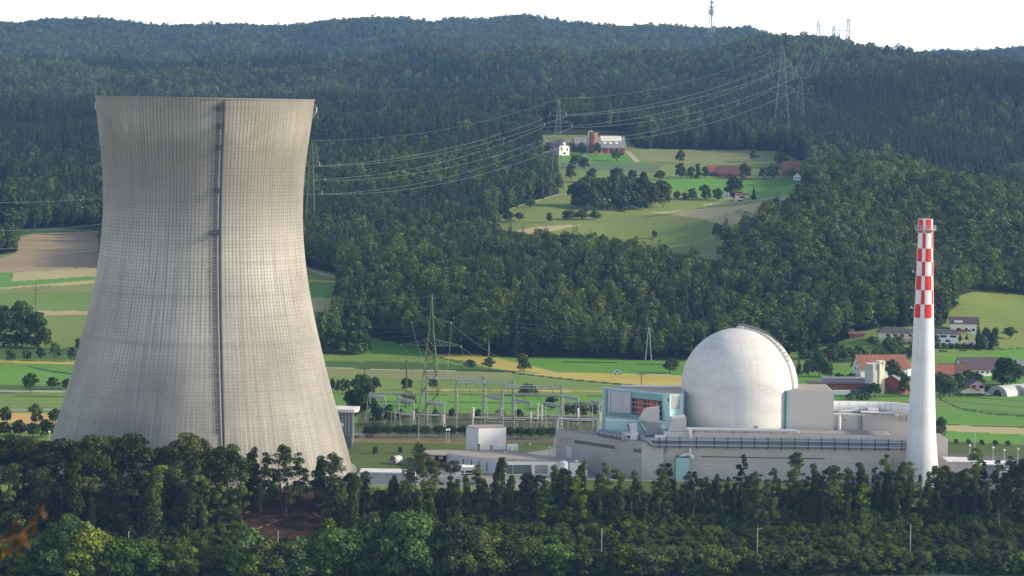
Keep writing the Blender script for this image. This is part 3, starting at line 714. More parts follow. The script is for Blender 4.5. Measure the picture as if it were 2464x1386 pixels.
    lm = mth(nt, 'MULTIPLY', mth(nt, 'MULTIPLY', la, mth(nt, 'GREATER_THAN', jr.outputs[0], .55)), mth(nt, 'SUBTRACT', 1.0, mth(nt, 'DIVIDE', z, 48.0), clamp=True))
    c = mixc(nt, mth(nt, 'MULTIPLY', lm, .6), c, (.62, .6, .52))
    bs = principled(nt, out, c, .9, 0, .12)
    bn = N(nt, 'ShaderNodeBump', inp={'Strength': .5, 'Distance': .15}); L(nt, mth(nt, 'ADD', la, mth(nt, 'MULTIPLY', fine, .4)), bn.inputs['Height']); L(nt, bn.outputs[0], bs.inputs['Normal'])
    return m
DARKSTEEL = surf('dark_steel', (.06, .06, .065), .6, .3, .5, .3)
GREYSTEEL = surf('galvanised_steel', (.3, .31, .32), .5, .15, .5, .3)
PALESTEEL = surf('pale_steel', (.5, .5, .48), .5, .12, .4, .1)
def cooling_tower():
    t = thing('cooling_tower', 'huge waisted concrete cooling tower with a ladder line down its front', 'cooling tower', (TWX, TWY, 0))
    c = (TWX, TWY, 0)
    zs = list(np.linspace(.5, 144.3, 64))
    prof = [(tr(z), z) for z in zs] + [(tr(144.3)+.25, 144.3), (tr(144.3)+.25, 144.9), (tr(144.3)-1.0, 144.9)] + [(tr(z)-1.0, z) for z in zs[::-1]]
    b = MB(); b.lathe(c, prof, 172, 0, 0, False); n = 172
    ln = len(prof)-1
    b.add([], [])
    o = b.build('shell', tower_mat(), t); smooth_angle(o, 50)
    b = MB(); b.lathe(c, [(61.6, -1), (61.6, .6), (58, .6), (58, -1)], 96, 0, 0, False); b.build('foundation_ring', surf('foundation_concrete', (.3, .28, .25)), t)
    ph = rad(9.3+6.6)
    def tp(z, lat, off):
        r = tr(z)+off; p = ph+lat/r
        return (TWX+r*math.sin(p), TWY-r*math.cos(p), z)
    Z = np.linspace(1.0, 144.0, 60)
    b = MB(); b.tube([tp(z, .2, .45) for z in Z], .42, 6); b.build('cable_duct', DARKSTEEL, t)
    b = MB(); b.tube([tp(z, -.75, .3) for z in np.linspace(1, 136, 50)], .3, 6); b.build('riser_pipe', surf('riser_grey', (.36, .35, .33), .6), t)
    b = MB()
    zt = np.linspace(20.0, 143.5, 60)
    for lat in (-2.5, -1.6): b.tube([tp(z, lat, .45) for z in zt], .09, 4)
    for z in np.arange(21, 143, 1.1): b.bar(tp(z, -2.6, .45), tp(z, -1.5, .45), .16)
    for z in np.arange(22, 143, 3.3):
        b.bar(tp(z, -2.7, 0), tp(z, -2.5, .95), .1); b.bar(tp(z, -1.4, 0), tp(z, -1.6, .95), .1); b.bar(tp(z, -2.6, .95), tp(z, -1.5, .95), .12)
    b.build('ladder', DARKSTEEL, t)
    for z, w, l0 in ((140.3, 2.8, -3.2), (133.2, 2.2, -2.7), (125.2, 2.2, -2.7), (109.0, 2.0, -2.6), (93.2, 4.0, -4.4)):
        b = MB(); o0 = Vector(tp(z, l0, 0)); a = Vector(tp(z, l0+w, 0))-o0; outw = Vector((math.sin(ph), -math.cos(ph), 0))*1.5
        b.obox(o0, a, outw, (0, 0, .25)); pf = b.build('ladder_platform', DARKSTEEL, t); b = MB()
        for f in (0, .5, 1):
            q = o0+a*f+outw; b.bar(q, q+Vector((0, 0, 1.4)), .14)
        for h in (.75, 1.4): b.bar(o0+outw+Vector((0, 0, h)), o0+a+outw+Vector((0, 0, h)), .14); b.bar(o0+outw+Vector((0, 0, h)), o0+Vector((0, 0, h)), .14)
        b.build('railing', DARKSTEEL, pf)
        b = MB(); b.obox(o0+a*.45+outw*.1, a*.5, outw*.55, (0, 0, 2.1)); b.build('cabin', DARKSTEEL, pf)
    for az in (88, 265):
        b = MB(); p = rad(az); q = Vector((TWX+(tr(140)+.1)*math.sin(p), TWY-(tr(140)+.1)*math.cos(p), 140))
        d = Vector((math.sin(p), -math.cos(p), 0)); b.bar(q, q+d*1.6, .2); b.bar(q-Vector((0, 0, 2)), q+d*1.6, .15); b.bar(q+d*1.5, q+d*1.5+Vector((0, 0, 2)), .3)
        b.build('warning_light_bracket', PALESTEEL, t)
    b = MB(); q = Vector(tp(14.2, -.4, .6)); b.box(q, .9, .9, 1.9); b.build('junction_box', surf('white_box', (.75, .75, .73)), t)
cooling_tower()

# ---------------------------------------------------------------- the reactor dome
WHITECON = None
def dome_mat():
    m, nt, out = new_mat('dome_concrete')
    ob = N(nt, 'ShaderNodeTexCoord').outputs['Object']
    sp = N(nt, 'ShaderNodeSeparateXYZ'); L(nt, ob, sp.inputs[0])
    n1 = noise(nt, mapping(nt, ob, (.12, .12, .3)), 1.0, 5, .62); n2 = noise(nt, ob, 1.3, 3, .6)
    f = mth(nt, 'ADD', mth(nt, 'MULTIPLY', n1, .7), mth(nt, 'MULTIPLY', n2, .3))
    c = ramp(nt, f, [(.32, (.53, .51, .465)), (.5, (.62, .605, .57)), (.7, (.67, .66, .63))])
    # weathered crown: grey streaks running down from the apex
    ang = mth(nt, 'MULTIPLY', mth(nt, 'ARCTAN2', sp.outputs[1], sp.outputs[0]), 9.0)
    cb = N(nt, 'ShaderNodeCombineXYZ'); L(nt, ang, cb.inputs[0]); L(nt, mth(nt, 'MULTIPLY', sp.outputs[2], .05), cb.inputs[1])
    st = noise(nt, cb.outputs[0], 1.4, 4, .65)
    hi = mth(nt, 'MULTIPLY', mth(nt, 'SUBTRACT', sp.outputs[2], 30.0, clamp=False), .05, clamp=True)
    c = mixc(nt, mth(nt, 'MULTIPLY', mth(nt, 'MULTIPLY', mth(nt, 'SUBTRACT', st, .45, clamp=True), 2.4, clamp=True), mth(nt, 'MULTIPLY_ADD', hi, .4, .04)), c, (.34, .33, .29))
    pa = mth(nt, 'GREATER_THAN', mth(nt, 'FRACT', mth(nt, 'MULTIPLY', ang, .85)), .93); pz = mth(nt, 'GREATER_THAN', mth(nt, 'FRACT', mth(nt, 'DIVIDE', sp.outputs[2], 3.1)), .93)
    c = mixc(nt, mth(nt, 'MULTIPLY', mth(nt, 'MAXIMUM', pa, pz), .16), c, (.3, .29, .27))
    bd = noise(nt, mapping(nt, ob, (.02, .02, .45)), 1.0, 3, .6)
    c = mixc(nt, mth(nt, 'MULTIPLY', mth(nt, 'SUBTRACT', bd, .55, clamp=True), .9, clamp=True), c, (.45, .43, .37))
    principled(nt, out, c, .85, 0, .15)
    return m
DY = 1080.0; DX = P(1778, 1000, DY)[0]; DR = px2m(140, DY); DZ = P(1778, 789, DY)[2]-DR
def dome():
    t = thing('reactor_dome', 'big white concrete reactor building with a half-sphere dome', 'reactor dome', (DX, DY, 0))
    prof = [(DR, 0), (DR, 10), (DR, 20), (DR, DZ)] + [(DR*math.cos(a), DZ+DR*math.sin(a)) for a in np.linspace(.06, math.pi/2-.02, 26)]
    b = MB(); b.lathe((DX, DY, 0), prof, 96); smooth_angle(b.build('shell', dome_mat(), t), 40)
    ph = rad(60)
    def dp(a, lat, off):
        r = (DR+off)*math.cos(a); 
        rr = max(r, .5); p = ph
        x = r*math.sin(p)+lat*math.cos(p); y = -r*math.cos(p)+lat*math.sin(p)
        return (DX+x, DY+y, DZ+(DR+off)*math.sin(a))
    A = np.linspace(math.pi/2-.01, .02, 34)
    b = MB()
    for lat in (-.6, .6): b.tube([dp(a, lat, .2) for a in A]+[(dp(0, lat, .2)[0], dp(0, lat, .2)[1], z) for z in (28, 22)], .18, 5)
    for a in np.linspace(.05, 1.5, 46): b.bar(dp(a, -.6, .2), dp(a, .6, .2), .2)
    b.build('stair_strip', surf('stair_concrete', (.55, .53, .5), .8), t)
    b = MB()
    AA = np.linspace(math.pi/2+.02, .5, 16)
    for off in (.9, 1.5):
        b.tube([dp(a, -.9, off) for a in AA], .09, 4); b.tube([dp(a, .9, off) for a in AA], .09, 4)
    for a in AA:
        for lat in (-.9, .9): b.bar(dp(a, lat, .2), dp(a, lat, 1.5), .12)
    b.build('railing', GREYSTEEL, t)
    b = MB(); b.lathe((DX, DY, 0), [(1.6, DZ+DR-.1), (1.6, DZ+DR+.5), (1.2, DZ+DR+.6)], 20); b.build('cap', surf('cap_grey', (.45, .45, .44)), t)
dome()

# ---------------------------------------------------------------- the chimney
CHY = 1040.0; CHX = P(2216.5, 1120, CHY)[0]
def chz(v): return P(2220, v, CHY)[2]
def chimney():
    t = thing('striped_chimney', 'tall white chimney with red and white checks round its top', 'chimney', (CHX, CHY, 0))
    white = surf('chimney_white', (.65, .655, .65), .75, .06, .25, streak=.3, stain=(.54, .54, .52)); red = surf('chimney_red', (.6, .028, .014), .7, .16, .5, spec=.2, streak=.2)
    pr = [(1180, 47), (1160, 44.8), (1140, 42.3), (1120, 40.3), (1100, 38.4), (1060, 35), (1030, 33.2), (1000, 32), (960, 30.4), (920, 29), (850, 26.6), (764, 24)]
    prof = [(px2m(r, CHY), chz(v)) for v, r in pr]
    b = MB(); b.lathe((CHX, CHY, 0), prof, 72); smooth_angle(b.build('shaft', white, t), 40)
    rows = [764, 731, 697, 663, 629, 597, 560, 527]
    rr = np.interp(rows[::-1], [527, 597, 663, 764], [17.6, 19.2, 21, 24])[::-1]
    n = 60; b = MB(); vs = []; fs = []; ms = []
    a0 = rad(-98.6+3)
    vv = []
    for i in range(len(rows)):
        for k in range(n):
            a = a0+2*math.pi*k/n
            vs.append((CHX+px2m(rr[i], CHY)*math.cos(a), CHY+px2m(rr[i], CHY)*math.sin(a), chz(rows[i])))
    for i in range(len(rows)-1):
        for k in range(n):
            k2 = (k+1) % n
            wide = (k % 12) < 8
            isred = wide if i % 2 == 0 else not wide
            b.v = vs; b.f.append([i*n+k, i*n+k2, (i+1)*n+k2, (i+1)*n+k]); b.m.append(1 if isred else 0)
    b.add([], [])
    top = (len(rows)-1)*n
    b.f.append([top+k for k in range(n)]); b.m.append(0)
    smooth_angle(b.build('checkered_top', [white, red], t), 40)
    zg = chz(560); R = px2m(18.3, CHY)
    b = MB(); b.lathe((CHX, CHY, zg), [(R, .9), (R+1.2, 1.2), (R+1.2, 1.45), (R, 1.45)], 40, 0, 0, False)
    for k in range(20):
        a = 2*math.pi*k/20; q = (CHX+(R+1.1)*math.cos(a), CHY+(R+1.1)*math.sin(a), zg+1.4)
        b.bar(q, (q[0], q[1], q[2]+1.5), .09); b.bar((CHX+R*math.cos(a), CHY+R*math.sin(a), zg), q, .16)
    for h in (2.1, 2.9): b.lathe((CHX, CHY, zg), [(R+1.15, h-.05), (R+1.15, h+.05), (R+1.05, h+.05), (R+1.05, h-.05)], 40, 0, 0, False)
    b.build('gallery', surf('gallery_steel', (.42, .41, .4), .6), t)
    for v in (655, 742):
        b = MB(); z = chz(v); r = px2m(np.interp(v, [527, 597, 663, 764], [17.6, 19.2, 21, 24]), CHY)
        b.bar((CHX-r+.1, CHY, z), (CHX-r-1.3, CHY, z), .25); b.box((CHX-r-1.2, CHY, z), .5, .5, .8); b.build('warning_light', PALESTEEL, t)
chimney()

# ---------------------------------------------------------------- plant buildings
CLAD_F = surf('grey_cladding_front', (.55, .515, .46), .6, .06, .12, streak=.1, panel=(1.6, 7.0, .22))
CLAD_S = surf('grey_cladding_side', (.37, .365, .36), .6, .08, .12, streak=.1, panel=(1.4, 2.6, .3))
CLAD_A = surf('grey_cladding_annex', (.5, .475, .43), .6, .05, .1, streak=.08, panel=(2.2, 40.0, .15))
TEAL = surf('teal_cladding', (.36, .57, .57), .6, .08, .15, streak=.1, panel=(2.4, 60, .12))
TEALD = surf('teal_cladding_dark', (.16, .29, .3), .6, .1, .15, panel=(1.0, 60, .2))
ROOFG = surf('gravel_roof', (.3, .27, .235), .95, .18, .5, stain=(.2, .185, .16))
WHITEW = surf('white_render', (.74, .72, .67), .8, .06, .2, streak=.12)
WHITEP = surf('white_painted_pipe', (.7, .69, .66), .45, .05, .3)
BLUESHADEW = surf('pale_blue_and_shade_render', (.5, .55, .6), .8, .06, .2, streak=.1)  # plain blue on the canopy wall; painted shade on white left-facing walls
GLASSG = surf('green_window_band', (.07, .1, .07), .25, .35, .5, 0, .6)
GLASSD = surf('dark_window_glass', (.03, .035, .04), .15, .3, .5, 0, .7)
PIPEG = surf('insulated_grey_pipe', (.27, .3, .33), .38, .1, .4, .45)
SHUT = surf('grey_shutter', (.3, .3, .29), .6, .1, .4)
def onp(u, v, p0, p1, off=0.0):
    """sight line of a picture point on the vertical plane through p0,p1 (moved out by off)"""
    d = ray(u, v); e = np.array([p1[0]-p0[0], p1[1]-p0[1]]); n = np.array([e[1], -e[0]])/np.hypot(*e)
    if n @ (CAM[:2]-np.array(p0[:2])) < 0: n = -n
    q = np.array(p0[:2])+n*off
    t = (n @ (q-CAM[:2]))/(n @ d[:2]); return CAM+d*t
def panel(b, uvs, p0, p1, off=.15, thick=.3, m=0):
    """slab on a wall whose outline is given by picture points"""
    f = [V3(onp(u, v, p0, p1, off)) for u, v in uvs]
    e = np.array([p1[0]-p0[0], p1[1]-p0[1]]); n = np.array([e[1], -e[0]])/np.hypot(*e)
    if n @ (CAM[:2]-np.array(p0[:2])) < 0: n = -n
    bk = Vector((-n[0]*thick, -n[1]*thick, 0)); k = len(f)
    vs = f+[q+bk for q in f]
    fs = [list(range(k)), list(range(k, 2*k))[::-1]]+[[(i+1) % k, i, k+i, k+(i+1) % k] for i in range(k)]
    nn = (f[1]-f[0]).cross(f[2]-f[0])
    if nn.dot(Vector((n[0], n[1], 0))) < 0: fs = [q[::-1] for q in fs]
    b.add(vs, fs, m)
def rect(u0, v0, u1, v1): return [(u0, v0), (u1, v0), (u1, v1), (u0, v1)]
def X(u, Y, v=1060): return P(u, v, Y)[0]

def plant_buildings():
    # long front hall and the skewed side hall
    yf = 1045.0; zf = P(1700, 1040.5, yf)[2]; xl, xr = X(1598, yf), X(2144, yf)
    t = thing('auxiliary_hall', 'long grey metal-clad hall with blank front wall before the dome', 'industrial hall', ((xl+xr)/2, yf+20, 0))
    b = MB(); b.prism([(xl, yf), (xr, yf), (xr, 1059.0), (xl, 1059.0)], 0, zf); b.build('wall', CLAD_F, t)
    b = MB(); b.box(((xl+xr)/2, 1052.2, zf), xr-xl-1.2, 12.6, .12); b.build('roof', ROOFG, t)
    b = MB(); z = P(1859, 1102, yf)[2]
    b.obox((X(1688, yf), yf-.5, z), (X(1985, yf)-X(1688, yf), 0, 0), (0, .6, 0), (0, 0, .22)); b.build('gutter', DARKSTEEL, t)
    for u0, v0, u1, v1 in ((1693, 1116.5, 1710, 1118), (1693, 1127, 1710, 1128.5)): b = MB(); panel(b, rect(u0, v0, u1, v1), (xl, yf), (xr, yf), .06, .1); b.build('vent_trim', WHITEP, t)
    b = MB(); panel(b, [(1606.3, 1041), (1618, 1008.5), (1651.6, 1005.6), (1651.6, 1041)], (xl, yf), (xr, yf), -1.5, 12)
    b.build('penthouse', surf('penthouse_grey', (.5, .48, .44), .6, .06, .15, panel=(1.4, 30, .15)), t)
    ZS = P(1543, 1063, 1043)[2]; A = RP(1338, 1036, ZS); B = RP(1543, 1063, ZS)
    t = thing('side_hall', 'grey hall with two green window bands in its slanting side wall', 'industrial hall', (A[0]+10, B[1]+15, 0))
    ft = [(A[0], A[1]), (B[0], B[1]), (xl-.05, B[1]), (xl-.05, 1072), (A[0]+3, A[1]+2)]
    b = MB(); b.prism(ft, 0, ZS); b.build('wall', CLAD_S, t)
    b = MB(); b.prism([(A[0]+1.2, A[1]), (B[0]+.1, B[1]+1.2), (xl-.6, B[1]+.6), (xl-.6, 1071), (A[0]+3, A[1]+1.2)], ZS, ZS+.15); b.build('roof', ROOFG, t)
    p0, p1 = A[:2], B[:2]
    for q in ([(1382, 1058), (1480, 1072.5), (1480, 1081), (1382, 1066)], [(1524.5, 1078.5), (1542, 1081), (1542, 1090), (1524.5, 1087.5)]):
        b = MB(); panel(b, q, p0, p1, .06, .12); b.build('window_band', GLASSG, t)
    b = MB(); panel(b, [(1363, 1074), (1375, 1076), (1375, 1103), (1363, 1101)], p0, p1, .08, .12); b.build('door', surf('door_pale', (.5, .5, .5)), t)
    for q in ([(1425, 1092), (1447, 1095), (1447, 1112), (1425, 1108)], [(1524, 1105), (1541, 1107), (1541, 1113), (1524, 1111)]):
        b = MB(); panel(b, q, p0, p1, .05, .1); b.build('louvre', SHUT, t)
    b = MB(); panel(b, [(1350, 1053), (1378, 1057), (1378, 1058), (1350, 1054)], p0, p1, .3, .3); panel(b, [(1350, 1053), (1351, 1053), (1351, 1062), (1350, 1062)], p0, p1, .3, .3); b.build('handrail', GREYSTEEL, t)
    b = MB(); c = RP(1556, 1068, ZS)
    b.obox((B[0]+.3, B[1]-.35, 0), (xl-B[0]-.6, 0, 0), (0, .34, 0), (0, 0, ZS-.05)); b.build('front_wall_cladding', surf('front_cladding_pale', (.5, .48, .42), .6, .06, .12, panel=(1.2, 60, .2)), t)
    # roof plant on the side hall
    def rooftop(nm, lab, cat, u, v, w, d, h, rz, mat, z=ZS+.15, extra=None):
        z = ZS+.15 if z is None else z; c = RP(u, v, z); q = thing(nm, lab, cat, c); b = MB(); b.box(c, w, d, h, rz); b.build('casing', mat, q)
        if extra: extra(q, c)
        return q
    def hatch(q, c):
        b = MB(); b.box((c[0]-.4, c[1]-1.6, c[2]+.5), 1.2, .12, 1.0); b.build('grille', DARKSTEEL, q)
        b = MB(); b.box((c[0], c[1], c[2]+2.42), 2.4, 2.4, .2); b.build('lid', GREYSTEEL, q)
    rooftop('roof_unit', 'white box-shaped roof unit at the front corner of the side hall', 'roof unit', 1515, 1056, 6.5, 3.0, 2.4, rad(-12), WHITEW, extra=hatch)
    rooftop('roof_unit', 'small pale roof unit under the pipe elbow beside the penthouse', 'roof unit', 1588, 1062, 4.0, 2.8, 2.4, 0, WHITEW, extra=hatch)
    c = RP(1470, 1046, ZS+1.5); t = thing('ventilation_duct', 'thick grey ribbed duct lying along the side hall roof', 'duct', c)
    a, e = RP(1444, 1041, ZS+1.5), RP(1500, 1051, ZS+1.5)
    b = MB(); b.tube([a, e], 1.3, 14); b.build('duct', PIPEG, t)
    for f in np.linspace(.05, .95, 8):
        p = a+(e-a)*f; q = a+(e-a)*(f+.02); b = MB(); b.tube([p, q], 1.42, 14); b.build('band', DARKSTEEL, t)
    b = MB(); b.box((a[0]+5.0, a[1]-1, ZS+.15), 9, 2.0, .5, rad(-35)); b.build('cradle', DARKSTEEL, t)
    # teal machine house
    PL = np.array([X(1446, 1080), 1080.0]); PR = np.array([X(1612, 1057), 1057.0]); zt = P(1450, 932, 1080)[2]
    t = thing('machine_house', 'turquoise machine house with an orange-red grated opening left of the dome', 'industrial hall', (PL[0]+12, 1072, 0))
    b = MB(); b.prism([tuple(PL), tuple(PR), (DX-DR-.6, 1061), (DX-DR+2.5, 1082), (PL[0]+2, 1083)], 0, zt); b.build('wall', TEAL, t)
    b = MB(); b.prism([(PL[0]+1.5, 1080), (PR[0], PR[1]+1.2), (DX-DR-1.0, 1062), (DX-DR+1.5, 1081), (PL[0]+3, 1082)], zt, zt+.15); b.build('roof', surf('tan_roof', (.4, .34, .27), .9, .15, .4), t)
    b = MB(); b.tube([(PL[0]+8, 1081.5, zt+.6), (DX-DR+1, 1081.5, zt+.6)], .45, 8); b.build('roof_pipe', WHITEP, t)
    def pn(nm, uvs, mat, off=.2, th=.4):
        b = MB()
        for q in uvs: panel(b, q, PL, PR, off, th)
        return b.build(nm, mat, t)
    pn('recess', [[(1459, 937), (1594, 950), (1594, 1018), (1459, 1010)]], surf('recess_teal', (.2, .36, .37), .7, .1, .3), .04, .1)
    pn('louvre_screen', [[(1470, 940.5), (1516.4, 945), (1516.4, 994.5), (1470, 991)]], surf('louvre_grey', (.42, .44, .46), .5, .06, .3, panel=(9, 1.0, .3)), 1.0, .8)
    pn('screen_post', [[(1464, 939), (1468.5, 939.5), (1468.5, 993), (1464, 992)]], PALESTEEL, .9, .6)
    pn('opening', [[(1517, 957), (1592, 965), (1592, 1010), (1517, 995)]], surf('opening_dark', (.05, .04, .045), .8), .1, .12)
    rr = random.Random(4)
    b1 = MB()
    for i in range(13):
        u0 = 1518+i*5.5; w = rr.uniform(2.0, 4.6)
        if rr.random() < .18: continue
        va = np.interp(u0, [1517, 1592], [959, 967]); vb = np.interp(u0, [1517, 1592], [994, 1007])
        panel(b1, [(u0, va), (u0+w, va+.4), (u0+w, vb+.6), (u0, vb)], PL, PR, .24, .1)
    b1.build('red_shutter', surf('rust_red_shutter', (.46, .09, .035), .7, .45, .9), t)
    pn('grating_rail', [[(1517, v), (1592, v+8+k), (1592, v+9+k), (1517, v+1)] for v, k in ((966, 1), (977, 3), (990, 5))], PALESTEEL, .4, .1)
    pn('grating_bar', [[(u, np.interp(u, [1517, 1592], [958, 966])), (u+.7, np.interp(u, [1517, 1592], [958, 966])), (u+.7, np.interp(u, [1517, 1592], [994, 1008])), (u, np.interp(u, [1517, 1592], [994, 1008]))] for u in range(1520, 1592, 9)], surf('grating_rust', (.3, .2, .17)), .4, .1)
    pn('ledge', [[(1458, 1000), (1546, 1008), (1546, 1011), (1458, 1003)]], GREYSTEEL, .5, .5)
    pn('pier', [[(1594, 948.5), (1611.6, 950.5), (1611.6, 1016), (1598, 1014)]], TEAL, .9, .9)
    pn('small_window', [[(1606.5, 958.5), (1609.5, 959), (1609.5, 967), (1606.5, 966.5)]], GLASSD, 1.0, .15)
    pn('parapet', [[(1445.5, 930.5), (1612, 948), (1612, 950.5), (1445.5, 933)]], surf('teal_trim', (.36, .6, .6), .6), .3, .3)
    b = MB()
    for u in (1452.5, 1457): b.tube([onp(u, 934, PL, PR, .6), onp(u, 1040, PL, PR, .6)], .22, 6)
    for v in range(936, 1036, 3): b.bar(onp(1453, v, PL, PR, .9), onp(1456.6, v, PL, PR, .9), .12)
    b.build('wall_ladder', PALESTEEL, t)
    gp0, gp1 = PR, np.array([DX-DR-.6, 1061])
    b = MB(); panel(b, [(1613.5, 951), (1636, 953.5), (1636, 985), (1613.5, 984)], gp0, gp1, .2, .4); b.build('grey_wall_panel', surf('wall_panel_grey', (.3, .3, .3)), t)
    # low turquoise link block with the slanting intake hood
    z1 = P(1532, 1012, 1056)[2]
    l0, l1 = (X(1455, 1062), 1062.0), (X(1612, 1053), 1053.0)
    t = thing('link_block', 'low turquoise block at the foot of the machine house', 'industrial block', (l0[0]+12, 1058, 0))
    b = MB(); b.prism([l0, l1, (l1[0]+.4, 1056.2), (l0[0]+1, 1070)], 0, z1); b.build('wall', TEAL, t)
    b = MB(); b.prism([(l0[0]+1, 1062.2), (l1[0]-.6, 1053.6), (l1[0]-.3, 1055.8), (l0[0]+2, 1069)], z1, z1+.12); b.build('roof', surf('link_roof', (.42, .42, .41), .9), t)
    b = MB(); panel(b, [(1456, 1009), (1530, 1012), (1530, 1014), (1456, 1011)], l0, l1, .2, .3); b.build('trim', WHITEP, t); b = MB(); panel(b, [(1575, 1021), (1603, 1023), (1603, 1032), (1575, 1030)], l0, l1, .15, .2); b.build('trim', WHITEP, t)
    hq = (X(1560, 1052), 1052.0), (X(1590, 1052), 1052.0)
    t = thing('intake_hood', 'grey slanting intake hood standing before the grated opening', 'intake hood', (hq[0][0], 1052, ZS+.15))
    b = MB(); panel(b, [(1538.3, 1009.6), (1549.3, 986.6), (1555.9, 983.3), (1586.6, 979.3), (1586.6, 1018.3), (1551.5, 1015)], hq[0], hq[1], 0, 4); b.build('hood', surf('hood_grey', (.42, .41, .39), .6, .06, .2), t)
    b = MB(); panel(b, [(1552, 1015), (1586, 1018), (1586, 1046), (1552, 1046)], hq[0], hq[1], -1.0, 2); b.build('stem', surf('hood_stem', (.3, .32, .33)), t)
    for uvs, lab in (([(1514, 1022), (1532, 1019), (1534, 1046), (1516, 1046)], 'pale tapering vent cowl on the side hall roof'),):
        t = thing('vent_cowl', lab, 'vent cowl', V3(onp(1524, 1046, (0, 1050), (10, 1050))))
        b = MB(); panel(b, uvs, (0, 1050), (10, 1050), 0, 3); b.build('cowl', surf('cowl_pale', (.5, .52, .52)), t)
        b = MB(); panel(b, [(1509, 1022), (1512, 1021), (1517, 1036), (1514, 1037)], (0, 1050), (10, 1050), .3, 2); b.build('flap', DARKSTEEL, t)
    t = thing('steel_strut', 'blue-grey slanting steel strut between cowl and intake hood', 'strut', V3(onp(1548, 1040, (0, 1049), (10, 1049))))
    b = MB(); b.bar(onp(1538, 1014, (0, 1049), (10, 1049)), onp(1553, 1040, (0, 1049), (10, 1049)), .9); b.bar(onp(1536, 1013, (0, 1049), (10, 1049)), onp(1553, 1014, (0, 1049), (10, 1049)), .5); b.build('beam', surf('strut_blue_grey', (.16, .22, .26), .8, .1, .4, 0, .1), t)
    # grey annexes between dome and chimney
    za = P(1914, 941, 1062)[2]
    xa, xb = X(1899, 1062, 990), X(2006, 1062, 990)
    t = thing('annex_tower', 'plain grey square annex with a turquoise corner beside the dome', 'industrial block', ((xa+xb)/2, 1072, 0))
    b = MB(); b.prism([(xa, 1062), (xb, 1062), (xb, 1090), (xa, 1090)], 0, za); b.build('wall', CLAD_A, t)
    b = MB(); b.box(((xa+xb)/2, 1076, za), xb-xa-1, 27, .12); b.build('roof', ROOFG, t)
    xt = X(1882, 1063, 990)
    b = MB(); b.prism([(xt, 1064.2), (xa-.02, 1062.3), (xa-.02, 1084), (xt, 1084)], 0, za-.1, 0); b.build('corner_strip', TEALD, t)
    b = MB(); b.obox((xa-1.0, 1062.1, 0), (.98, 0, 0), (0, .4, 0), (0, 0, za-.05)); b.build('corner_trim', TEAL, t)
    zb = P(2078, 999, 1064)[2]; xc, xd = xb+.03, X(2215, 1064)
    t = thing('filter_building', 'lower grey annex under the fat white duct', 'industrial block', ((xc+xd)/2, 1075, 0))
    b = MB(); b.prism([(xc, 1064), (xd, 1064), (xd, 1090), (xc, 1090)], 0, zb); b.build('wall', surf('filter_cladding', (.46, .43, .395), .6, .05, .1, streak=.08, panel=(3.0, 40, .12)), t)
    b = MB(); b.box(((xc+xd)/2, 1077, zb), xd-xc-.4, 25, .3); b.build('roof', surf('roof_edge_pale', (.55, .54, .52)), t)
    b = MB(); b.obox((X(2065, 1064), 1063.4, zf), (X(2071, 1064)-X(2065, 1064), 0, 0), (0, .6, 0), (0, 0, zb-zf)); b.build('pilaster', surf('pilaster_grey', (.3, .3, .3)), t)
    b = MB(); b.tube([(X(2071.6, 1064), 1063.4, zf), (X(2071.6, 1064), 1063.4, zb)], .16, 6); b.build('downpipe', DARKSTEEL, t)
    b = MB(); panel(b, rect(2031, 1008.5, 2035, 1011.5), (xc, 1064), (xd, 1064), .1, .2); b.build('vent', DARKSTEEL, t)
    b = MB(); o = V3(P(2166, 1008, 1061)); b.obox(o, (2.9, 0, 0), (0, 2, 0), (0, 0, .25)); b.obox(o+Vector((0, 0, -1.2)), (.2, 0, 0), (0, 2, 0), (0, 0, 3)); b.obox(o+Vector((2.6, 0, -1.2)), (.2, 0, 0), (0, 2, 0), (0, 0, 3)); b.obox(o+Vector((0, 0, 1.2)), (2.9, 0, 0), (0, .15, 0), (0, 0, .2)); b.build('platform', GREYSTEEL, t)
    zc = P(2187, 1056, 1078)[2]; xe, xg = X(2140, 1078), X(2281, 1078)
    t = thing('rear_block', 'small grey block showing behind the foot of the chimney', 'industrial block', (xg-5, 1085, 0))
    b = MB(); b.prism([(X(2236, 1078), 1078), (xg, 1078), (xg, 1098), (X(2236, 1078), 1098)], 0, zc); b.build('wall', CLAD_A, t)
    b = MB(); b.box(((X(2236, 1078)+xg)/2, 1088, zc), 7, 19, .12); b.build('roof', ROOFG, t)
    b = MB(); b.prism([(xr+.03, 1046.5), (X(2200, 1050), 1046.5), (X(2200, 1050), 1058), (xr+.03, 1058)], 0, P(2187, 1080, 1048)[2])
    t = thing('end_block', 'low grey block joining the long hall to the chimney', 'industrial block', (xr+4, 1052, 0)); b.build('wall', CLAD_A, t)
    # the turquoise box at the front wall
    tz = P(1641, 1101, 1042)[2]; a, e = X(1628, 1041.5), X(1660, 1041.5)
    t = thing('turquoise_kiosk', 'turquoise box set against the front of the long hall', 'kiosk', ((a+e)/2, 1043, 0))
    b = MB(); b.prism([(a, 1041.2), (e, 1041.2), (e, 1044.95), (a, 1044.95)], 0, tz); b.build('wall', surf('kiosk_teal', (.3, .54, .5), .5, .06, .3), t)
    b = MB(); b.box(((a+e)/2, 1043.1, tz), e-a-.3, 3.4, .4); b.build('roof', DARKSTEEL, t)
    # pipes
    yp = 1041.2
    def run(nm, lab, path, r, mat, brackets=None, n=12, bm=None, cat='pipe'):
        t = thing(nm, lab, cat, V3(path[0])); b = MB(); b.tube(path, r, n); smooth_angle(b.build('pipe', mat, t), 50)
        if brackets:
            for p, q in brackets: b = MB(); b.bar(p, q, .22); b.build('bracket', bm or DARKSTEEL, t)
        return t
    def pt(u, v, y=yp): return V3(P(u, v, y))
    br = []
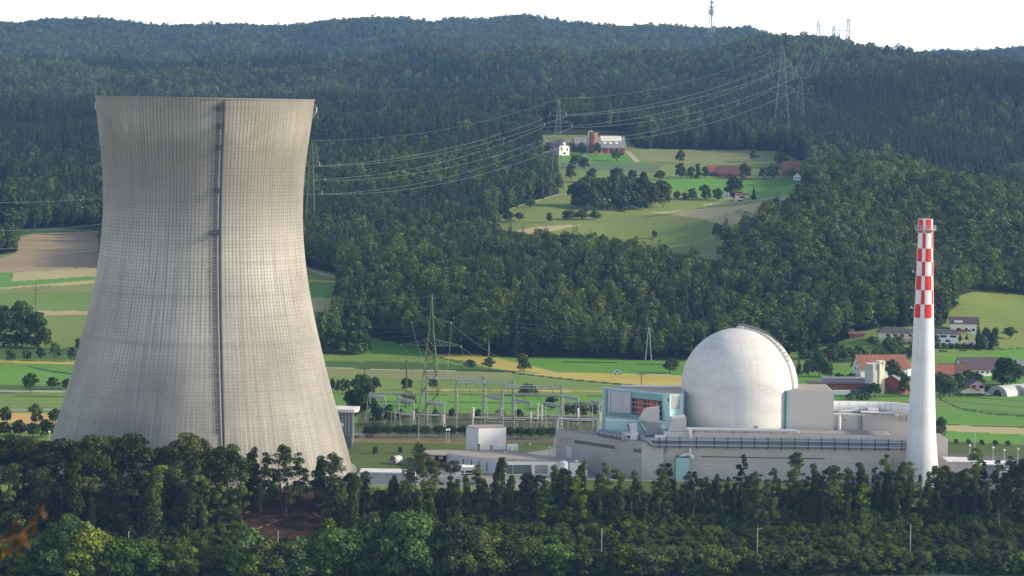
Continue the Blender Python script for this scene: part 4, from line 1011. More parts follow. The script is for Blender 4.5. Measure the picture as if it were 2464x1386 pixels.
    us = [1587, 1604, 1636, 1676]+list(np.arange(1719, 2186, 32.2))
    up = [pt(1552, 1047, 1050), pt(1545, 1050, 1046), pt(1545, 1054, 1043), pt(1552, 1057), pt(1575, 1058.5), pt(1960, 1062), pt(2191, 1065.5)]
    lo = [pt(1547, 1056, 1042.5), pt(1556, 1058), pt(1561, 1061), pt(1566, 1068), pt(1574, 1071), pt(1960, 1074.5), pt(2191, 1077.5)]
    vm = lambda u: np.interp(u, [1575, 1960, 2191], [1058.5, 1062, 1065.5])
    def rings(t, us, r, dv):
        for u in us:
            c = pt(u, vm(u)+dv); b = MB(); b.tube([c-Vector((.16, 0, 0)), c+Vector((.16, 0, 0))], r, 12); b.build('flange', DARKSTEEL, t)
    t = run('steam_pipe', 'upper of the two grey pipes running along the long front wall', up, .84, PIPEG, None); rings(t, us, 1.0, 0)
    for u in us:
        b = MB(); b.bar(pt(u, vm(u)+3), pt(u, vm(u)-8), .2); b.bar(pt(u, vm(u)-2, yp), pt(u, vm(u)-2, yf+.2), .25); b.build('bracket', DARKSTEEL, t)
    t = run('steam_pipe', 'lower of the two grey pipes running along the long front wall', lo, .84, PIPEG, None); rings(t, us, 1.0, 12.3)
    for u in us:
        b = MB(); b.bar(pt(u, vm(u)+12), pt(u, vm(u)+21), .26); b.bar(pt(u, vm(u)+18), pt(u, vm(u)+18, yf+.2), .25); b.build('bracket', DARKSTEEL, t)
    b = MB()
    for u in (1592, 1605): b.bar(pt(u, 1066), pt(u-4, 1089, yf), .2); b.bar(pt(u, 1076), pt(u, 1066), .2)
    b.bar(pt(1588, 1076), pt(1606, 1076), .25); b.bar(pt(1588, 1072), pt(1606, 1072), .2); b.build('support_frame', surf('support_teal', (.2, .33, .34), .5), t)
    b = MB()
    for dv in (0, 12.2): c = pt(2190, 1065.5+dv); b.tube([c-Vector((.5, 0, 0)), c+Vector((.4, 0, 0))], 1.25, 12)
    b.build('end_flange', DARKSTEEL, t)
    y2 = 1043.4
    run('water_pipe', 'thin white pipe along the roof edge before the dome with a drop pipe', [pt(1661, 1098, y2), pt(1661, 1040, y2), pt(1660, 1034, y2), pt(1656, 1031.5, y2), pt(1655, 1031.5, y2)], .62, WHITEP, None)
    run('water_pipe', 'long horizontal white pipe on the roof edge below the dome', [pt(1652, 1031.5, y2), pt(1912, 1036, y2), pt(1919, 1038, y2), pt(1921, 1043, y2)], .6, WHITEP, [(pt(u, 1033, y2+.3), pt(u, 1042, y2+.3)) for u in range(1670, 1915, 31)])
    run('water_pipe', 'white elbow pipe lying on top of the turquoise box', [pt(1634, 1100, 1043), pt(1650, 1094, 1043), pt(1660, 1094, 1043), pt(1666, 1099, 1042), pt(1668, 1103, 1042)], .7, WHITEP, None)
    t = thing('valve_stand', 'small steel valve stand on the white pipe in front of the dome', 'valve', pt(1818, 1036, y2))
    b = MB()
    for u in (1814, 1822): b.bar(pt(u, 1039, y2), pt(u, 1022, y2), .2)
    b.bar(pt(1813, 1026, y2), pt(1823, 1026, y2), .25); b.bar(pt(1814, 1031, y2), pt(1822, 1028, y2), .3); b.build('frame', GREYSTEEL, t)
    yd = 1070.0
    pa = [V3(P(2003, 978, yd)), V3(P(2060, 979, yd)), V3(P(2120, 980, yd)), V3(P(2150, 981.5, 1067)), V3(P(2172, 984, 1060)), V3(P(2195, 986.5, 1050)), V3(P(2212, 988, 1043))]
    t = run('exhaust_duct', 'fat white ringed exhaust duct leading into the chimney', pa, 2.25, WHITEP, None, 20, cat='duct')
    ppath = [Vector(p) for p in pa]; seg = [(ppath[i+1]-ppath[i]).length for i in range(len(pa)-1)]; tot = sum(seg)
    for k in range(10):
        s = tot*(.06+.92*k/10)*.86; i = 0
        while s > seg[i]: s -= seg[i]; i += 1
        d = (ppath[i+1]-ppath[i]).normalized(); c = ppath[i]+d*s; b = MB(); b.tube([c-d*.12, c+d*.12], 2.32, 20); b.build('band', surf('duct_band', (.55, .54, .52)) if k == 0 else bpy.data.materials['duct_band'], t)
    for u in (2030, 2085, 2140): b = MB(); b.bar(P(u, 990, yd), P(u, 1003, yd), .5); b.build('saddle', GREYSTEEL, t)
    y3 = 1062.6
    run('water_pipe', 'white pipe rising beside the annex then running under the fat duct', [pt(2020, 1043, y3), pt(2020, 998, y3), pt(2021, 993, y3), pt(2026, 990, y3), pt(2045, 989.5, y3), pt(2052, 987.5, y3), pt(2060, 985, y3), pt(2066, 984, y3)], .62, WHITEP, None)
    run('water_pipe', 'thin white pipe on the filter building roof edge under the duct', [pt(2072, 991.5, y3), pt(2172, 994, y3)], .5, WHITEP, [(pt(u, 992, y3), pt(u, 999, y3)) for u in (2085, 2105, 2125, 2150)])
    t = thing('roof_unit', 'pale hump-shaped vent housing beneath the fat white duct', 'roof unit', pt(2100, 995, 1066)); b = MB(); q = pt(2100, 997, 1066)
    b.tube([q+Vector((-2.2, 0, 1.2)), q+Vector((2.2, 0, 1.2))], 1.5, 12); b.build('housing', surf('vent_lilac', (.5, .48, .5)), t)
    b = MB(); b.tube([q+Vector((-2.4, 0, 1.2)), q+Vector((-2.21, 0, 1.2))], 1.2, 12); b.build('grille', DARKSTEEL, t)
plant_buildings()

def warehouse():
    zr = 5.5
    R = lambda u, v, z=zr: RP(u, v, z)
    a, b_, c_, d_ = R(1210, 1111), R(1413, 1112), R(1368, 1107), R(1218, 1083)
    e_, f_, g_ = R(1120, 1082), R(1012, 1082), R(1075, 1091)
    t = thing('white_warehouse', 'low white warehouse with a flat gravel roof and green glazed front', 'warehouse', (a[0]+8, a[1]+8, 0))
    ft = [tuple(p[:2]) for p in (g_, a, b_, R(1413, 1107), R(1370, 1107), d_, e_)]
    b = MB(); b.prism(ft, 0, zr, 0); ob = b.build('wall', [WHITEW, BLUESHADEW], t)
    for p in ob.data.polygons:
        if p.normal.x < -.3 and p.normal.y < .2: p.material_index = 1  # left-facing white walls: shade painted in as a darker, bluer tone
    cx = np.mean([p[0] for p in ft]); cyy = np.mean([p[1] for p in ft])
    b = MB(); b.prism([(cx+(x-cx)*.985, cyy+(y-cyy)*.985) for x, y in ft], zr, zr+.12); b.build('roof', ROOFG, t)
    p0, p1 = a[:2], b_[:2]
    def pn(nm, q, mat, off=.08, th=.2):
        b = MB(); panel(b, q, p0, p1, off, th); return b.build(nm, mat, t)
    pn('window', rect(1219, 1118.5, 1279, 1142), surf('green_glazing', (.09, .13, .11), .3, .2, .3, 0, .5), .05)
    pn('window_mullion', rect(1233.6, 1118.5, 1234.8, 1142), PALESTEEL, .15)
    pn('roller_shutter', rect(1287, 1118.5, 1318, 1140), surf('roller_shutter_grey', (.3, .29, .28), .5, .06, .3, panel=(30, .35, .4)), .05)
    pn('window', rect(1331, 1119, 1336.5, 1127), GLASSD, .05)
    pn('sill', rect(1215, 1141.5, 1325, 1143.5), WHITEP, .25)
    q0, q1 = g_[:2], a[:2]
    for u, v0 in ((1115, 1104), (1134, 1107.5), (1152, 1110), (1171, 1113)):
        b = MB(); panel(b, [(u-.8, v0), (u+.8, v0), (u+.8, v0+21), (u-.8, v0+21)], q0, q1, .15, .2); b.build('wall_slot', DARKSTEEL, t)
    # dark wing with two white windows
    t = thing('brown_wing', 'dark brown wing with two white windows at the warehouse end', 'annex', (f_[0]+5, f_[1], 0))
    w1 = R(1035, 1092, 4.6); w2 = R(1074, 1094, 4.6)
    b = MB(); b.prism([tuple(w1[:2]), tuple(w2[:2]), (g_[0]-.1, g_[1]-.1), (e_[0], e_[1]), (f_[0], f_[1])], 0, 5.0); b.build('wall', surf('brown_boards', (.05, .03, .025), .8), t)
    b = MB(); b.prism([tuple(R(1010, 1082)[:2]), tuple(R(1034, 1093)[:2]), tuple(R(1075, 1093.5)[:2]), tuple((g_+np.array([-.1, .2, 0]))[:2]), tuple(e_[:2]-np.array([.1, 0]))], 5.0, 5.4); b.build('roof', ROOFG, t)
    for u in (1036, 1056):
        b = MB(); panel(b, rect(u, 1097.5, u+10, 1105), w1[:2], w2[:2], .1, .15); b.build('window', WHITEP, t)
    # tall white cube on the roof
    l, m_, r_ = R(1121, 1081), R(1151, 1083.5), R(1217, 1082)
    zt = 14.3
    t = thing('stair_tower', 'tall white windowless cube rising from the warehouse roof', 'tower block', (m_[0], m_[1], zr+.12))
    b = MB(); ft = [tuple(l[:2]), tuple(m_[:2]), tuple(r_[:2]), (r_[0]-2, r_[1]+9), (l[0]+1.5, l[1]+7)]
    b.prism(ft, zr+.12, zt); ob = b.build('wall', [WHITEW, BLUESHADEW], t)
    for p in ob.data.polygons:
        if p.normal.x < -.3 and p.normal.y < .2: p.material_index = 1  # shaded left face of the white cube, painted bluer
    cx = np.mean([p[0] for p in ft]); cyy = np.mean([p[1] for p in ft])
    b = MB(); b.prism([(cx+(x-cx)*1.012, cyy+(y-cyy)*1.012) for x, y in ft], zt, zt+.28); b.build('roof_trim', surf('brown_trim', (.3, .25, .22)), t)
    b = MB(); panel(b, rect(1179, 1071, 1186, 1083), m_[:2], r_[:2], .08, .2); b.build('door', SHUT, t)
    b = MB(); q = onp(1199.5, 1074, m_[:2], r_[:2], .5); b.tube([q+np.array([0, .5, 0]), q+np.array([0, -.4, 0])], .5, 10); b.build('lamp', WHITEP, t)
    q = R(1152, 1085); t = thing('flue', 'short dark flue pipe in front of the white cube', 'flue', q)
    b = MB(); b.tube([q, q+np.array([0, 0, 2.1])], .32, 10); b.build('pipe', DARKSTEEL, t); b = MB(); b.tube([q+np.array([0, 0, 2.1]), q+np.array([0, 0, 2.7])], .5, 10); b.build('cowl', DARKSTEEL, t)
    q = R(1233, 1084); t = thing('roof_unit', 'rounded white air handling unit beside the white cube', 'roof unit', q)
    b = MB(); b.tube([q+np.array([-2.2, .3, 1.5]), q+np.array([2.2, .3, 1.5])], [1.05, 1.2], 10); b.box((q[0], q[1], q[2]+.1), 4.2, 1.8, 1.0); b.build('casing', WHITEP, t)
    for dx in (-1.2, 1.2): b = MB(); b.box((q[0]+dx, q[1]-.9, q[2]+.2), .5, .1, .8); b.build('grille', SHUT, t)
    # silo and end block right of the front
    q = np.array([X(1357, 1045), 1045.2, 0]); t = thing('white_silo', 'squat white silo with domed top at the warehouse front', 'silo', q)
    b = MB(); b.lathe(q, [(1.9, 0), (1.9, 5.3), (1.5, 5.9), (.7, 6.3), (.1, 6.4)], 24); smooth_angle(b.build('tank', surf('silo_white', (.62, .63, .63), .6, .05, .3), t), 40)
    b = MB(); b.lathe(q, [(2.0, 5.2), (2.0, 5.4)], 24, 0, 0, False); b.build('rim', PALESTEEL, t)
    q = np.array([X(1393, 1046.5), 1046.5, 0]); zt2 = 5.8
    t = thing('white_cubicle', 'plain white block between the silo and the grey side hall', 'cubicle', q)
    b = MB(); b.box(q, X(1414, 1046)-X(1371, 1046), 3.2, 5.6); b.build('wall', WHITEW, t); b = MB(); b.box((q[0], q[1], 5.6), 7.2, 3.3, .15); b.build('roof', ROOFG, t)
    b = MB(); b.tube([(q[0]-.8, q[1], 5.75), (q[0]-.8, q[1], 6.4)], .7, 12); b.build('vent', WHITEP, t)
    # the small white building with a dark window band and the low blue-grey one
    z2 = P(1205, 1127, 1018)[2]; a = X(1098, 1018); e = X(1143, 1018)
    t = thing('gate_house', 'small white flat-roofed gate house with dark window band', 'gate house', ((a+e)/2, 1020, 0))
    b = MB(); b.prism([(a, 1018), (e, 1018), (e, 1024), (a, 1024)], 0, z2); b.build('wall', WHITEW, t)
    b = MB(); b.box(((a+e)/2, 1021, z2), e-a+.3, 6.3, .25); b.build('roof', WHITEP, t)
    for u0, v0, u1, v1 in ((1110, 1132.5, 1116, 1138), (1120, 1132.5, 1142, 1138), (1110, 1140, 1116, 1143.5), (1120, 1140, 1142, 1143.5)):
        b = MB(); panel(b, rect(u0, v0, u1, v1), (a, 1018), (e, 1018), .06, .1); b.build('window', GLASSD, t)
    b = MB(); q = ((a+e)/2-1, 1021, z2+.25); b.lathe(q, [(.8, 0), (.8, .2), (.4, .5), (.05, .6)], 12); b.build('roof_dome', WHITEP, t)
    z3 = P(1205, 1146, 1014)[2]; a = X(1050, 1014); e = X(1160, 1014)
    t = thing('boundary_wall', 'pale concrete panel wall in front of the gate house', 'wall', ((a+e)/2, 1014, 0))
    b = MB(); b.prism([(a, 1014), (e, 1014), (e, 1014.4), (a, 1014.4)], 0, z3); b.build('wall', surf('panel_wall', (.55, .54, .52), .8, .06, .3, streak=.2, panel=(2.2, 50, .3)), t)
    z4 = P(986, 1140, 1016)[2]; a = X(868, 1016); e = X(1000, 1016)
    t = thing('pump_house', 'long low blue-grey pump house with white roof edge right of the tower', 'pump house', ((a+e)/2, 1020, 0))
    b = MB(); b.prism([(a, 1016), (e, 1016), (e, 1026), (a, 1026)], 0, z4); b.build('wall', surf('pump_wall', (.36, .4, .45), .8, .06, .2, streak=.15), t)
    b = MB(); b.box(((a+e)/2, 1021, z4), e-a+.4, 10.4, .4); b.build('roof', surf('pump_roof', (.56, .55, .53)), t)
    b = MB(); panel(b, rect(872, 1164, 893, 1171), (a, 1016), (e, 1016), .06, .1); b.build('grille', SHUT, t)
    # white vans by the warehouse
    # glass-fronted office right of the tower
    yo = 1120.0; zo = P(877, 985, yo)[2]; a, e = X(790, yo), X(846, yo)
    t = thing('office_block', 'small dark glazed office with overhanging white roof right of the tower', 'office', ((a+e)/2, yo+5, 0))
    b = MB(); b.prism([(a, yo), (e, yo), (e, yo+10), (a, yo+10)], 0, zo-1.2); b.build('wall', surf('office_blue', (.09, .12, .17), .3, .2, .3, 0, .6), t)
    b = MB(); c = ((a+e)/2, yo+5); b.prism([(a-1, yo-2), (e+1, yo-2), (e+2.6, yo+1), (e+2.6, yo+11), (a-1, yo+12)], zo-1.2, zo); b.build('roof', surf('office_roof', (.6, .57, .53), .7), t)
    for u in (815, 823, 831, 839):
        b = MB(); panel(b, rect(u, 992, u+1.2, 1048), (a, yo), (e, yo), .2, .2); b.build('mullion', PALESTEEL, t)
    b = MB(); panel(b, rect(817, 1018, 827, 1026), (a, yo), (e, yo), .3, .2); b.build('sign_panel', WHITEP, t)
    q = RP(880, 1052, 0); t = thing('dark_tank', 'dark rounded tank beside the trimmed trees', 'tank', q)
    b = MB(); b.tube([q+np.array([0, 0, 1.9]), q+np.array([2.5, 4, 1.9])], 1.9, 16); b.build('tank', DARKSTEEL, t); b = MB(); b.box((q[0]-1.5, q[1], 0), 2.4, 1.5, 1.5); b.build('plinth', PALESTEEL, t)
    q = RP(953, 1117, 0); t = thing('culvert_pipe', 'short concrete culvert pipe lying in the grass slope', 'culvert', q)
    b = MB(); b.tube([q+np.array([-1.2, -1, 1.6]), q+np.array([1.2, 3, 1.6])], 1.65, 20, 0, False); b.tube([q+np.array([1.2, 3, 1.6]), q+np.array([-1.2, -1, 1.6])], 1.3, 20, 0, False); b.build('ring', surf('culvert_concrete', (.42, .42, .4)), t)
    # right edge yard
    yk = 1060.0; zk = P(2296, 1112, yk)[2]; a, e = X(2283, yk), X(2345, yk)
    t = thing('storage_shed', 'low pale shed with turquoise plinth right of the chimney', 'shed', ((a+e)/2, yk, 0))
    b = MB(); b.prism([(a, yk), (e, yk), (e, yk+14), (a, yk+14)], 1.6, zk); b.build('wall', surf('shed_pinkish', (.5, .46, .44), .8, .05, .3), t)
    b = MB(); b.prism([(a-.05, yk-.1), (e+.05, yk-.1), (e+.05, yk+14), (a-.05, yk+14)], 0, 1.6); b.build('plinth', TEAL, t)
    b = MB(); b.box(((a+e)/2, yk+7, zk), e-a+.4, 14.6, .25); b.build('roof', surf('shed_roof', (.6, .58, .56)), t)
    a, e = X(2405, 1052), X(2450, 1052); zk = P(2405, 1118, 1052)[2]
    t = thing('cooling_unit', 'white louvred cooling unit near the right edge of the yard', 'cooling unit', ((a+e)/2, 1052, 0))
    b = MB(); b.prism([(a, 1052), (e, 1052), (e, 1058), (a, 1058)], 0, zk); b.build('casing', SHUT, t)
    for i in range(6): b = MB(); b.obox((a+.2, 1051.7, .6+i*1.1), (e-a-.4, 0, 0), (0, .3, 0), (0, 0, .6)); b.build('louvre', WHITEP, t)
    a, e = X(2345, 1062), X(2460, 1062)
    t = thing('parking_roof', 'long low pale canopy roof at the right edge', 'canopy', ((a+e)/2, 1062, 0))
    b = MB(); b.prism([(a+.6, 1063), (e, 1063), (e, 1075), (a+.6, 1075)], 5.2, 5.6); b.build('roof', WHITEP, t); b = MB(); b.prism([(a+1, 1068), (e, 1068), (e, 1074), (a+1, 1074)], 0, 5.2); b.build('wall', BLUESHADEW, t)
warehouse()
# ---------------------------------------------------------------- pylons, wires, switchyard
LAT_G = surf('green_lattice_steel', (.1, .135, .06), .6, .2, .5, .2)
LAT_W = surf('grey_lattice_steel', (.24, .26, .25), .55, .12, .5, .3)
LAT_D = surf('weathered_lattice_steel', (.17, .19, .16), .6, .12, .5, .2)
LAT_P = surf('pale_lattice_steel', (.3, .31, .31), .55, .1, .5, .2)
WIRE = surf('aluminium_wire', (.27, .285, .27), .5, .1, .5, .3)
INSUL = surf('insulator', (.55, .53, .48), .3, .1, .5)
WOODP = surf('wooden_pole', (.11, .085, .065), .9, .25, .8)
def pylon(label, base, H, w0, w1, arms, r, mat, name='pylon', peak=.12, group='power pylons', waist=None, cat='pylon'):
    """lattice tower; arms = (height fraction, half length, drop)"""
    base = V3(base); t = thing(name, label, cat, base, group)
    def W(f):
        if waist and f < waist[0]: return w0+(waist[1]-w0)*f/waist[0]
        f0, wa = waist if waist else (0, w0)
        return wa+(w1-wa)*(f-f0)/(1-peak-f0) if f < 1-peak else w1*max(0, (1-f)/peak)+.15
    fs = [0]; 
    while fs[-1] < 1-peak-.001: fs.append(min(1-peak, fs[-1]+max(.035, W(fs[-1])*1.05/H)))
    fs.append(1.0)
    def cor(f): w = W(f)/2; return [base+Vector((sx*w, sy*w, f*H)) for sx, sy in ((-1, -1), (1, -1), (1, 1), (-1, 1))]
    b = MB()
    for i in range(len(fs)-1):
        A, B = cor(fs[i]), cor(fs[i+1])
        for k in range(4):
            b.bar(A[k], B[k], r*1.5); k2 = (k+1) % 4
            b.bar(A[k], B[k2], r); b.bar(A[k2], B[k], r)
            if i: b.bar(A[k], A[k2], r*.8)
    b.build('lattice_body', mat, t)
    ends = []
    for f, hl, dp in arms:
        b = MB(); z = f*H; w = W(f)/2; up = hl*.16+.6
        for s in (-1, 1):
            e = base+Vector((s*hl, 0, z))
            for sy in (-1, 1):
                a0 = base+Vector((s*w, sy*w, z)); a1 = base+Vector((s*w*.9, sy*w, z+up))
                b.bar(a0, e, r*1.1); b.bar(a1, e, r)
                n = max(2, int(hl/3)); 
                for k in range(1, n):
                    q = a0.lerp(e, k/n); q2 = a1.lerp(e, (k-.5)/n); b.bar(q, q2, r*.7); b.bar(a0.lerp(e, (k-1)/n), q2, r*.7)
        b.bar(base+Vector((-hl, 0, z)), base+Vector((hl, 0, z)), r)
        b.build('crossarm', mat, t)
        for s in (-1, 1):
            e = base+Vector((s*hl, 0, z)); 
            if dp > 0: b = MB(); b.tube([e, e-Vector((0, 0, dp))], r*1.3, 6); b.build('insulator', INSUL, t)
            ends.append(e-Vector((0, 0, dp)))
    return t, ends, base+Vector((0, 0, H))
def sag(p, q, s, n=22):
    p, q = Vector(p), Vector(q)
    return [p.lerp(q, i/n)-Vector((0, 0, 4*s*(i/n)*(1-i/n))) for i in range(n+1)]
def wire(label, p, q, s, r=.13, group='power lines', mat=None):
    r *= .6
    b = MB(); b.tube(sag(p, q, s), r, 4); o = b.build('power_line', mat or WIRE, None, True, V3(p)); tag(o, label, 'power line', group); return o
def power():
    gB = G(1340, 470); gA = G(745, 604); 
    def hh(g, vtop, u): return P(u, vtop, g[1])[2]-g[2]
    HB = hh(gB, 237, 1340); HA = hh(gA, 338, 745)
    k = lambda px, g: px*g[1]/FPX
    fr = lambda g, H, v, u: (P(u, v, g[1])[2]-g[2])/H
    pA, eA, tA = pylon('grey lattice pylon at the right edge of the cooling tower', gA, HA, k(28, gA), k(7, gA), [(fr(gA, HA, 390, 745), k(20, gA), 3), (fr(gA, HA, 425, 745), k(34, gA), 3), (fr(gA, HA, 458, 745), k(27, gA), 3)], .13, LAT_G)
    pB, eB, tB = pylon('grey lattice pylon standing left of the hilltop farm', gB, HB, k(34, gB), k(7, gB), [(fr(gB, HB, 270, 1340), k(19, gB), 3), (fr(gB, HB, 295, 1340), k(33, gB), 4), (fr(gB, HB, 335, 1340), k(26, gB), 3)], .13, LAT_D)
    gC = PY(1880, 2790); HC = hh(gC, 110, 1868)
    pC, eC, tC = pylon('tall pale pylon rising from the dark forest below the hilltop pylons', gC, HC, k(40, gC), k(8, gC), [(fr(gC, HC, 150, 1875), k(21, gC), 3), (fr(gC, HC, 178, 1875), k(36, gC), 3), (fr(gC, HC, 212, 1875), k(29, gC), 3)], .1, LAT_D)
    gD = [PY(u, 4230) for u in (1968, 2005, 2040)]
    D = []
    for g, u, vt, arms, lab in ((gD[0], 1968, 42, ((63, 20),), 'left of the three pylons on the skyline'), (gD[1], 2005, 54, ((73, 19),), 'smallest middle one of the three skyline pylons'), (gD[2], 2040, 33, ((51, 17), (75, 26)), 'tallest right-hand pylon on the skyline')):
        H = hh(g, vt, u); D.append(pylon(lab, g, H, k(13, g), k(4, g), [(fr(g, H, v, u), k(w, g), 5) for v, w in arms], .25, LAT_W))
    nm = ('top left', 'top right', 'middle left', 'middle right', 'bottom left', 'bottom right')
    wire('thin earth wire from the tower-edge pylon to the farm pylon', tA, tB, 9, .1)
    wire('thin earth wire from the farm pylon up to the forest pylon', tB, tC, 13, .1)
    for i in range(6):
        wire('%s wire between the tower-edge pylon and the farm pylon' % nm[i], eA[i], eB[i], 9.5+.8*(i//2), .14)
        wire('%s wire between the farm pylon and the forest pylon' % nm[i], eB[i], eC[i], 11+.8*(i//2), .15)
        tgt = [D[0][1][0], D[0][1][1], D[1][1][0], D[1][1][1], D[2][1][0], D[2][1][1]][i]
        wire('%s wire climbing from the forest pylon to the skyline' % nm[i], eC[i], tgt, 38, .15)
    gE = PY(1924, 2840)
    HE = P(1924, 186, 2840)[2]-gE[2]
    pE, eE, tE = pylon('pale pylon half hidden in the forest right of the tall one', gE, HE, k(30, gE), k(7, gE), [(fr(gE, HE, 212, 1924), k(20, gE), 3), (fr(gE, HE, 238, 1924), k(28, gE), 3)], .06, LAT_D)
    for i, tg in enumerate((D[1][1][0], D[1][1][1], D[2][1][2], D[2][1][3])): wire('%s wire climbing from the half hidden pylon to the skyline' % nm[i], eE[i], tg, 42, .15)
    # lines leaving the tower-edge pylon to the left, behind the tower
    for i, (v0, v1) in enumerate(((461, 465), (508, 516), (546, 555))):
        wire(['upper', 'middle', 'lower'][i]+' wire crossing the dark forest left of the tower', eA[2*i], V3(P(-420, v1+[2, 6, 14][i], 1750)), [14, 20, 26][i], .13)
    wire('lowest wire at the left edge above the brown field', V3(P(-300, 588, 1500)), V3(P(60, 596, 1800)), 2, .12)
    # telecom tower on the skyline
    g = PY(1711, 6560); zz = lambda v: P(1711, v, 6560)[2]-g[2]
    t = thing('telecom_tower', 'slim lattice telecom tower with round platforms on the skyline', 'telecom tower', g)
    b = MB(); H = zz(-45); w = lambda z: max(2.2, 17*(1-z/zz(-5)))
    zs = [0, 14, 28, 42, 56, 70, 84, 100, H]
    for i in range(len(zs)-1):
        for kx in range(4):
            s = ((-1, -1), (1, -1), (1, 1), (-1, 1)); a = V3(g)+Vector((s[kx][0]*w(zs[i])/2, s[kx][1]*w(zs[i])/2, zs[i])); e = V3(g)+Vector((s[kx][0]*w(zs[i+1])/2, s[kx][1]*w(zs[i+1])/2, zs[i+1])); s2 = s[(kx+1) % 4]
            e2 = V3(g)+Vector((s2[0]*w(zs[i+1])/2, s2[1]*w(zs[i+1])/2, zs[i+1])); b.bar(a, e, .8); b.bar(a, e2, .45)
    b.tube([V3(g), V3(g)+Vector((0, 0, zz(0)))], 1.5, 8); b.build('lattice_body', LAT_P, t)
    for v, r in ((35, 8.5), (31, 6.5), (25, 8.5), (18, 7.5), (8, 5.0)):
        b = MB(); z = zz(v); b.lathe(g, [(1.4, z), (r, z), (r, z+1.8), (1.4, z+1.8)], 24, 0, 0, False); b.build('platform', LAT_P, t)
        for kx in range(5): a = kx*1.256+v; b = MB(); q = (g[0]+(r-.5)*math.cos(a), g[1]+(r-.5)*math.sin(a), g[2]+z+1.8); b.box(q, 2.4, 1.2, 3.4, a); b.build('antenna', LAT_P, t)
    # the green pylon at the switchyard
    g = RP(1034, 1003, 0); H = P(1034, 712, g[1])[2]
    kk = lambda px: px*g[1]/FPX
    pF, eF, tF = pylon('green lattice pylon towering over the switchyard', g, H, kk(56), kk(9), [(P(1034, 775, g[1])[2]/H, kk(48), .5), (P(1034, 831, g[1])[2]/H, kk(72), .5)], .21, LAT_G, waist=(.42, kk(30)), peak=.26)
    g_ = [P(u, 909, 1189) for u in (1040, 1075, 1115, 1150)]
    for i in range(4): wire('slack %s down-lead from the green pylon to the tall gantry' % ('first', 'second', 'third', 'fourth')[i], eF[i], V3(g_[i]), 3, .09)
    wire('thin wire running left from the peak of the green pylon', tF, V3(P(650, 735, 1600)), 2, .08)
    for i, (u1, v1) in enumerate(((1250, 858), (1255, 868))): wire(['upper', 'lower'][i]+' wire leaving the green pylon to the right', eF[1+2*i], V3(P(u1+60, v1+40, 1330)), 4, .08)
    # medium-voltage line along the wood
    pl = []
    for u, vt, lab in ((1176, 764, 'slim grey pole standing before the dark wood'),):
        q = G(u, 858); zt = P(u, vt, q[1])[2]; t = thing('power_pole', lab, 'power pole', q, 'power poles'); b = MB(); b.tube([q, (q[0], q[1], zt)], [.42, .3], 8); b.build('pole', LAT_W, t)
        b = MB(); b.bar((q[0]-1.6, q[1], zt-2), (q[0]+1.6, q[1], zt-2), .2); b.build('crossarm', LAT_W, t); pl.append((q, zt))
    q = G(1560, 868); zt = P(1560, 788, q[1])[2]; t = thing('power_pole', 'pale A-shaped power pole at the wood edge left of the dome', 'power pole', q, 'power poles')
    for s in (-1, 1): b = MB(); b.tube([q+np.array([s*1.7, 0, 0]), (q[0]+s*.25, q[1], zt)], .24, 6); b.build('leg', LAT_P, t)
    b = MB(); b.bar((q[0]-.8, q[1], q[2]+(zt-q[2])*.5), (q[0]+.8, q[1], q[2]+(zt-q[2])*.5), .2); b.bar((q[0]-1.8, q[1], zt-1), (q[0]+1.8, q[1], zt-1), .2); b.build('crossarm', LAT_P, t); pl.append((q, zt))
    for j, dz in enumerate((0.5, 3.2, 5.8)):
        nmj = ('upper', 'middle', 'lower')[j]
        a = V3((pl[0][0][0], pl[0][0][1], pl[0][1]-dz)); e = V3((pl[1][0][0], pl[1][0][1], pl[1][1]-dz*.9))
        wire(nmj+' thin wire strung before the dark wood between grey and A-shaped poles', a, e, 2.5, .07)
        wire(nmj+' thin wire strung from the grey pole leftwards behind the green pylon', a, V3(P(640, 788+dz*5, 1560)), 2.5, .07)
    def cross(u, v0, v1, lab, arm=2.0, mat=WOODP, r=.28):
        q = G(u, v1); zt = P(u, v0, q[1])[2]; t = thing('power_pole', lab, 'power pole', q, 'power poles'); b = MB(); b.tube([q, (q[0], q[1], zt)], [r, r*.8], 8); b.build('pole', mat, t)
        f = zt-(zt-q[2])*.2; b = MB(); b.bar((q[0]-arm, q[1], f), (q[0]+arm, q[1], f), .2); b.build('crossarm', mat, t)
        for s in (-1, 0, 1): b = MB(); b.tube([(q[0]+s*arm*.9, q[1], f+.1), (q[0]+s*arm*.9, q[1], f+.55)], .12, 6); b.build('insulator', DARKSTEEL, t)
    cross(877, 875, 936, 'dark wooden pole with crossarm above the bushy tree right of the tower', 2.6)
    cross(977, 866, 981, 'tall brown wooden pole left of the green pylon', 3.4, WOODP, .42)
    cross(1543, 893, 934, 'small dark cross-shaped pole in the yellow field', 2.2)
    cross(85, 683, 752, 'thin wooden power pole in the fields left of the tower', 1.6)
    # switchyard gantries
    def beam(b, p, q, d, r):
        p, q = Vector(p), Vector(q); up = Vector((0, 0, d)); side = Vector((0, d*.8, 0)); n = max(4, int((q-p).length/(d*1.3)))
        for o in (Vector((0, 0, 0)), up, side, side+up): b.bar(p+o, q+o, r*1.4)
        for i in range(n):
            a, e = p.lerp(q, i/n), p.lerp(q, (i+1)/n); m = a.lerp(e, .5); b.bar(a, m+up, r); b.bar(m+up, e, r); b.bar(a+side, m+up+side, r); b.bar(m+up+side, e+side, r)
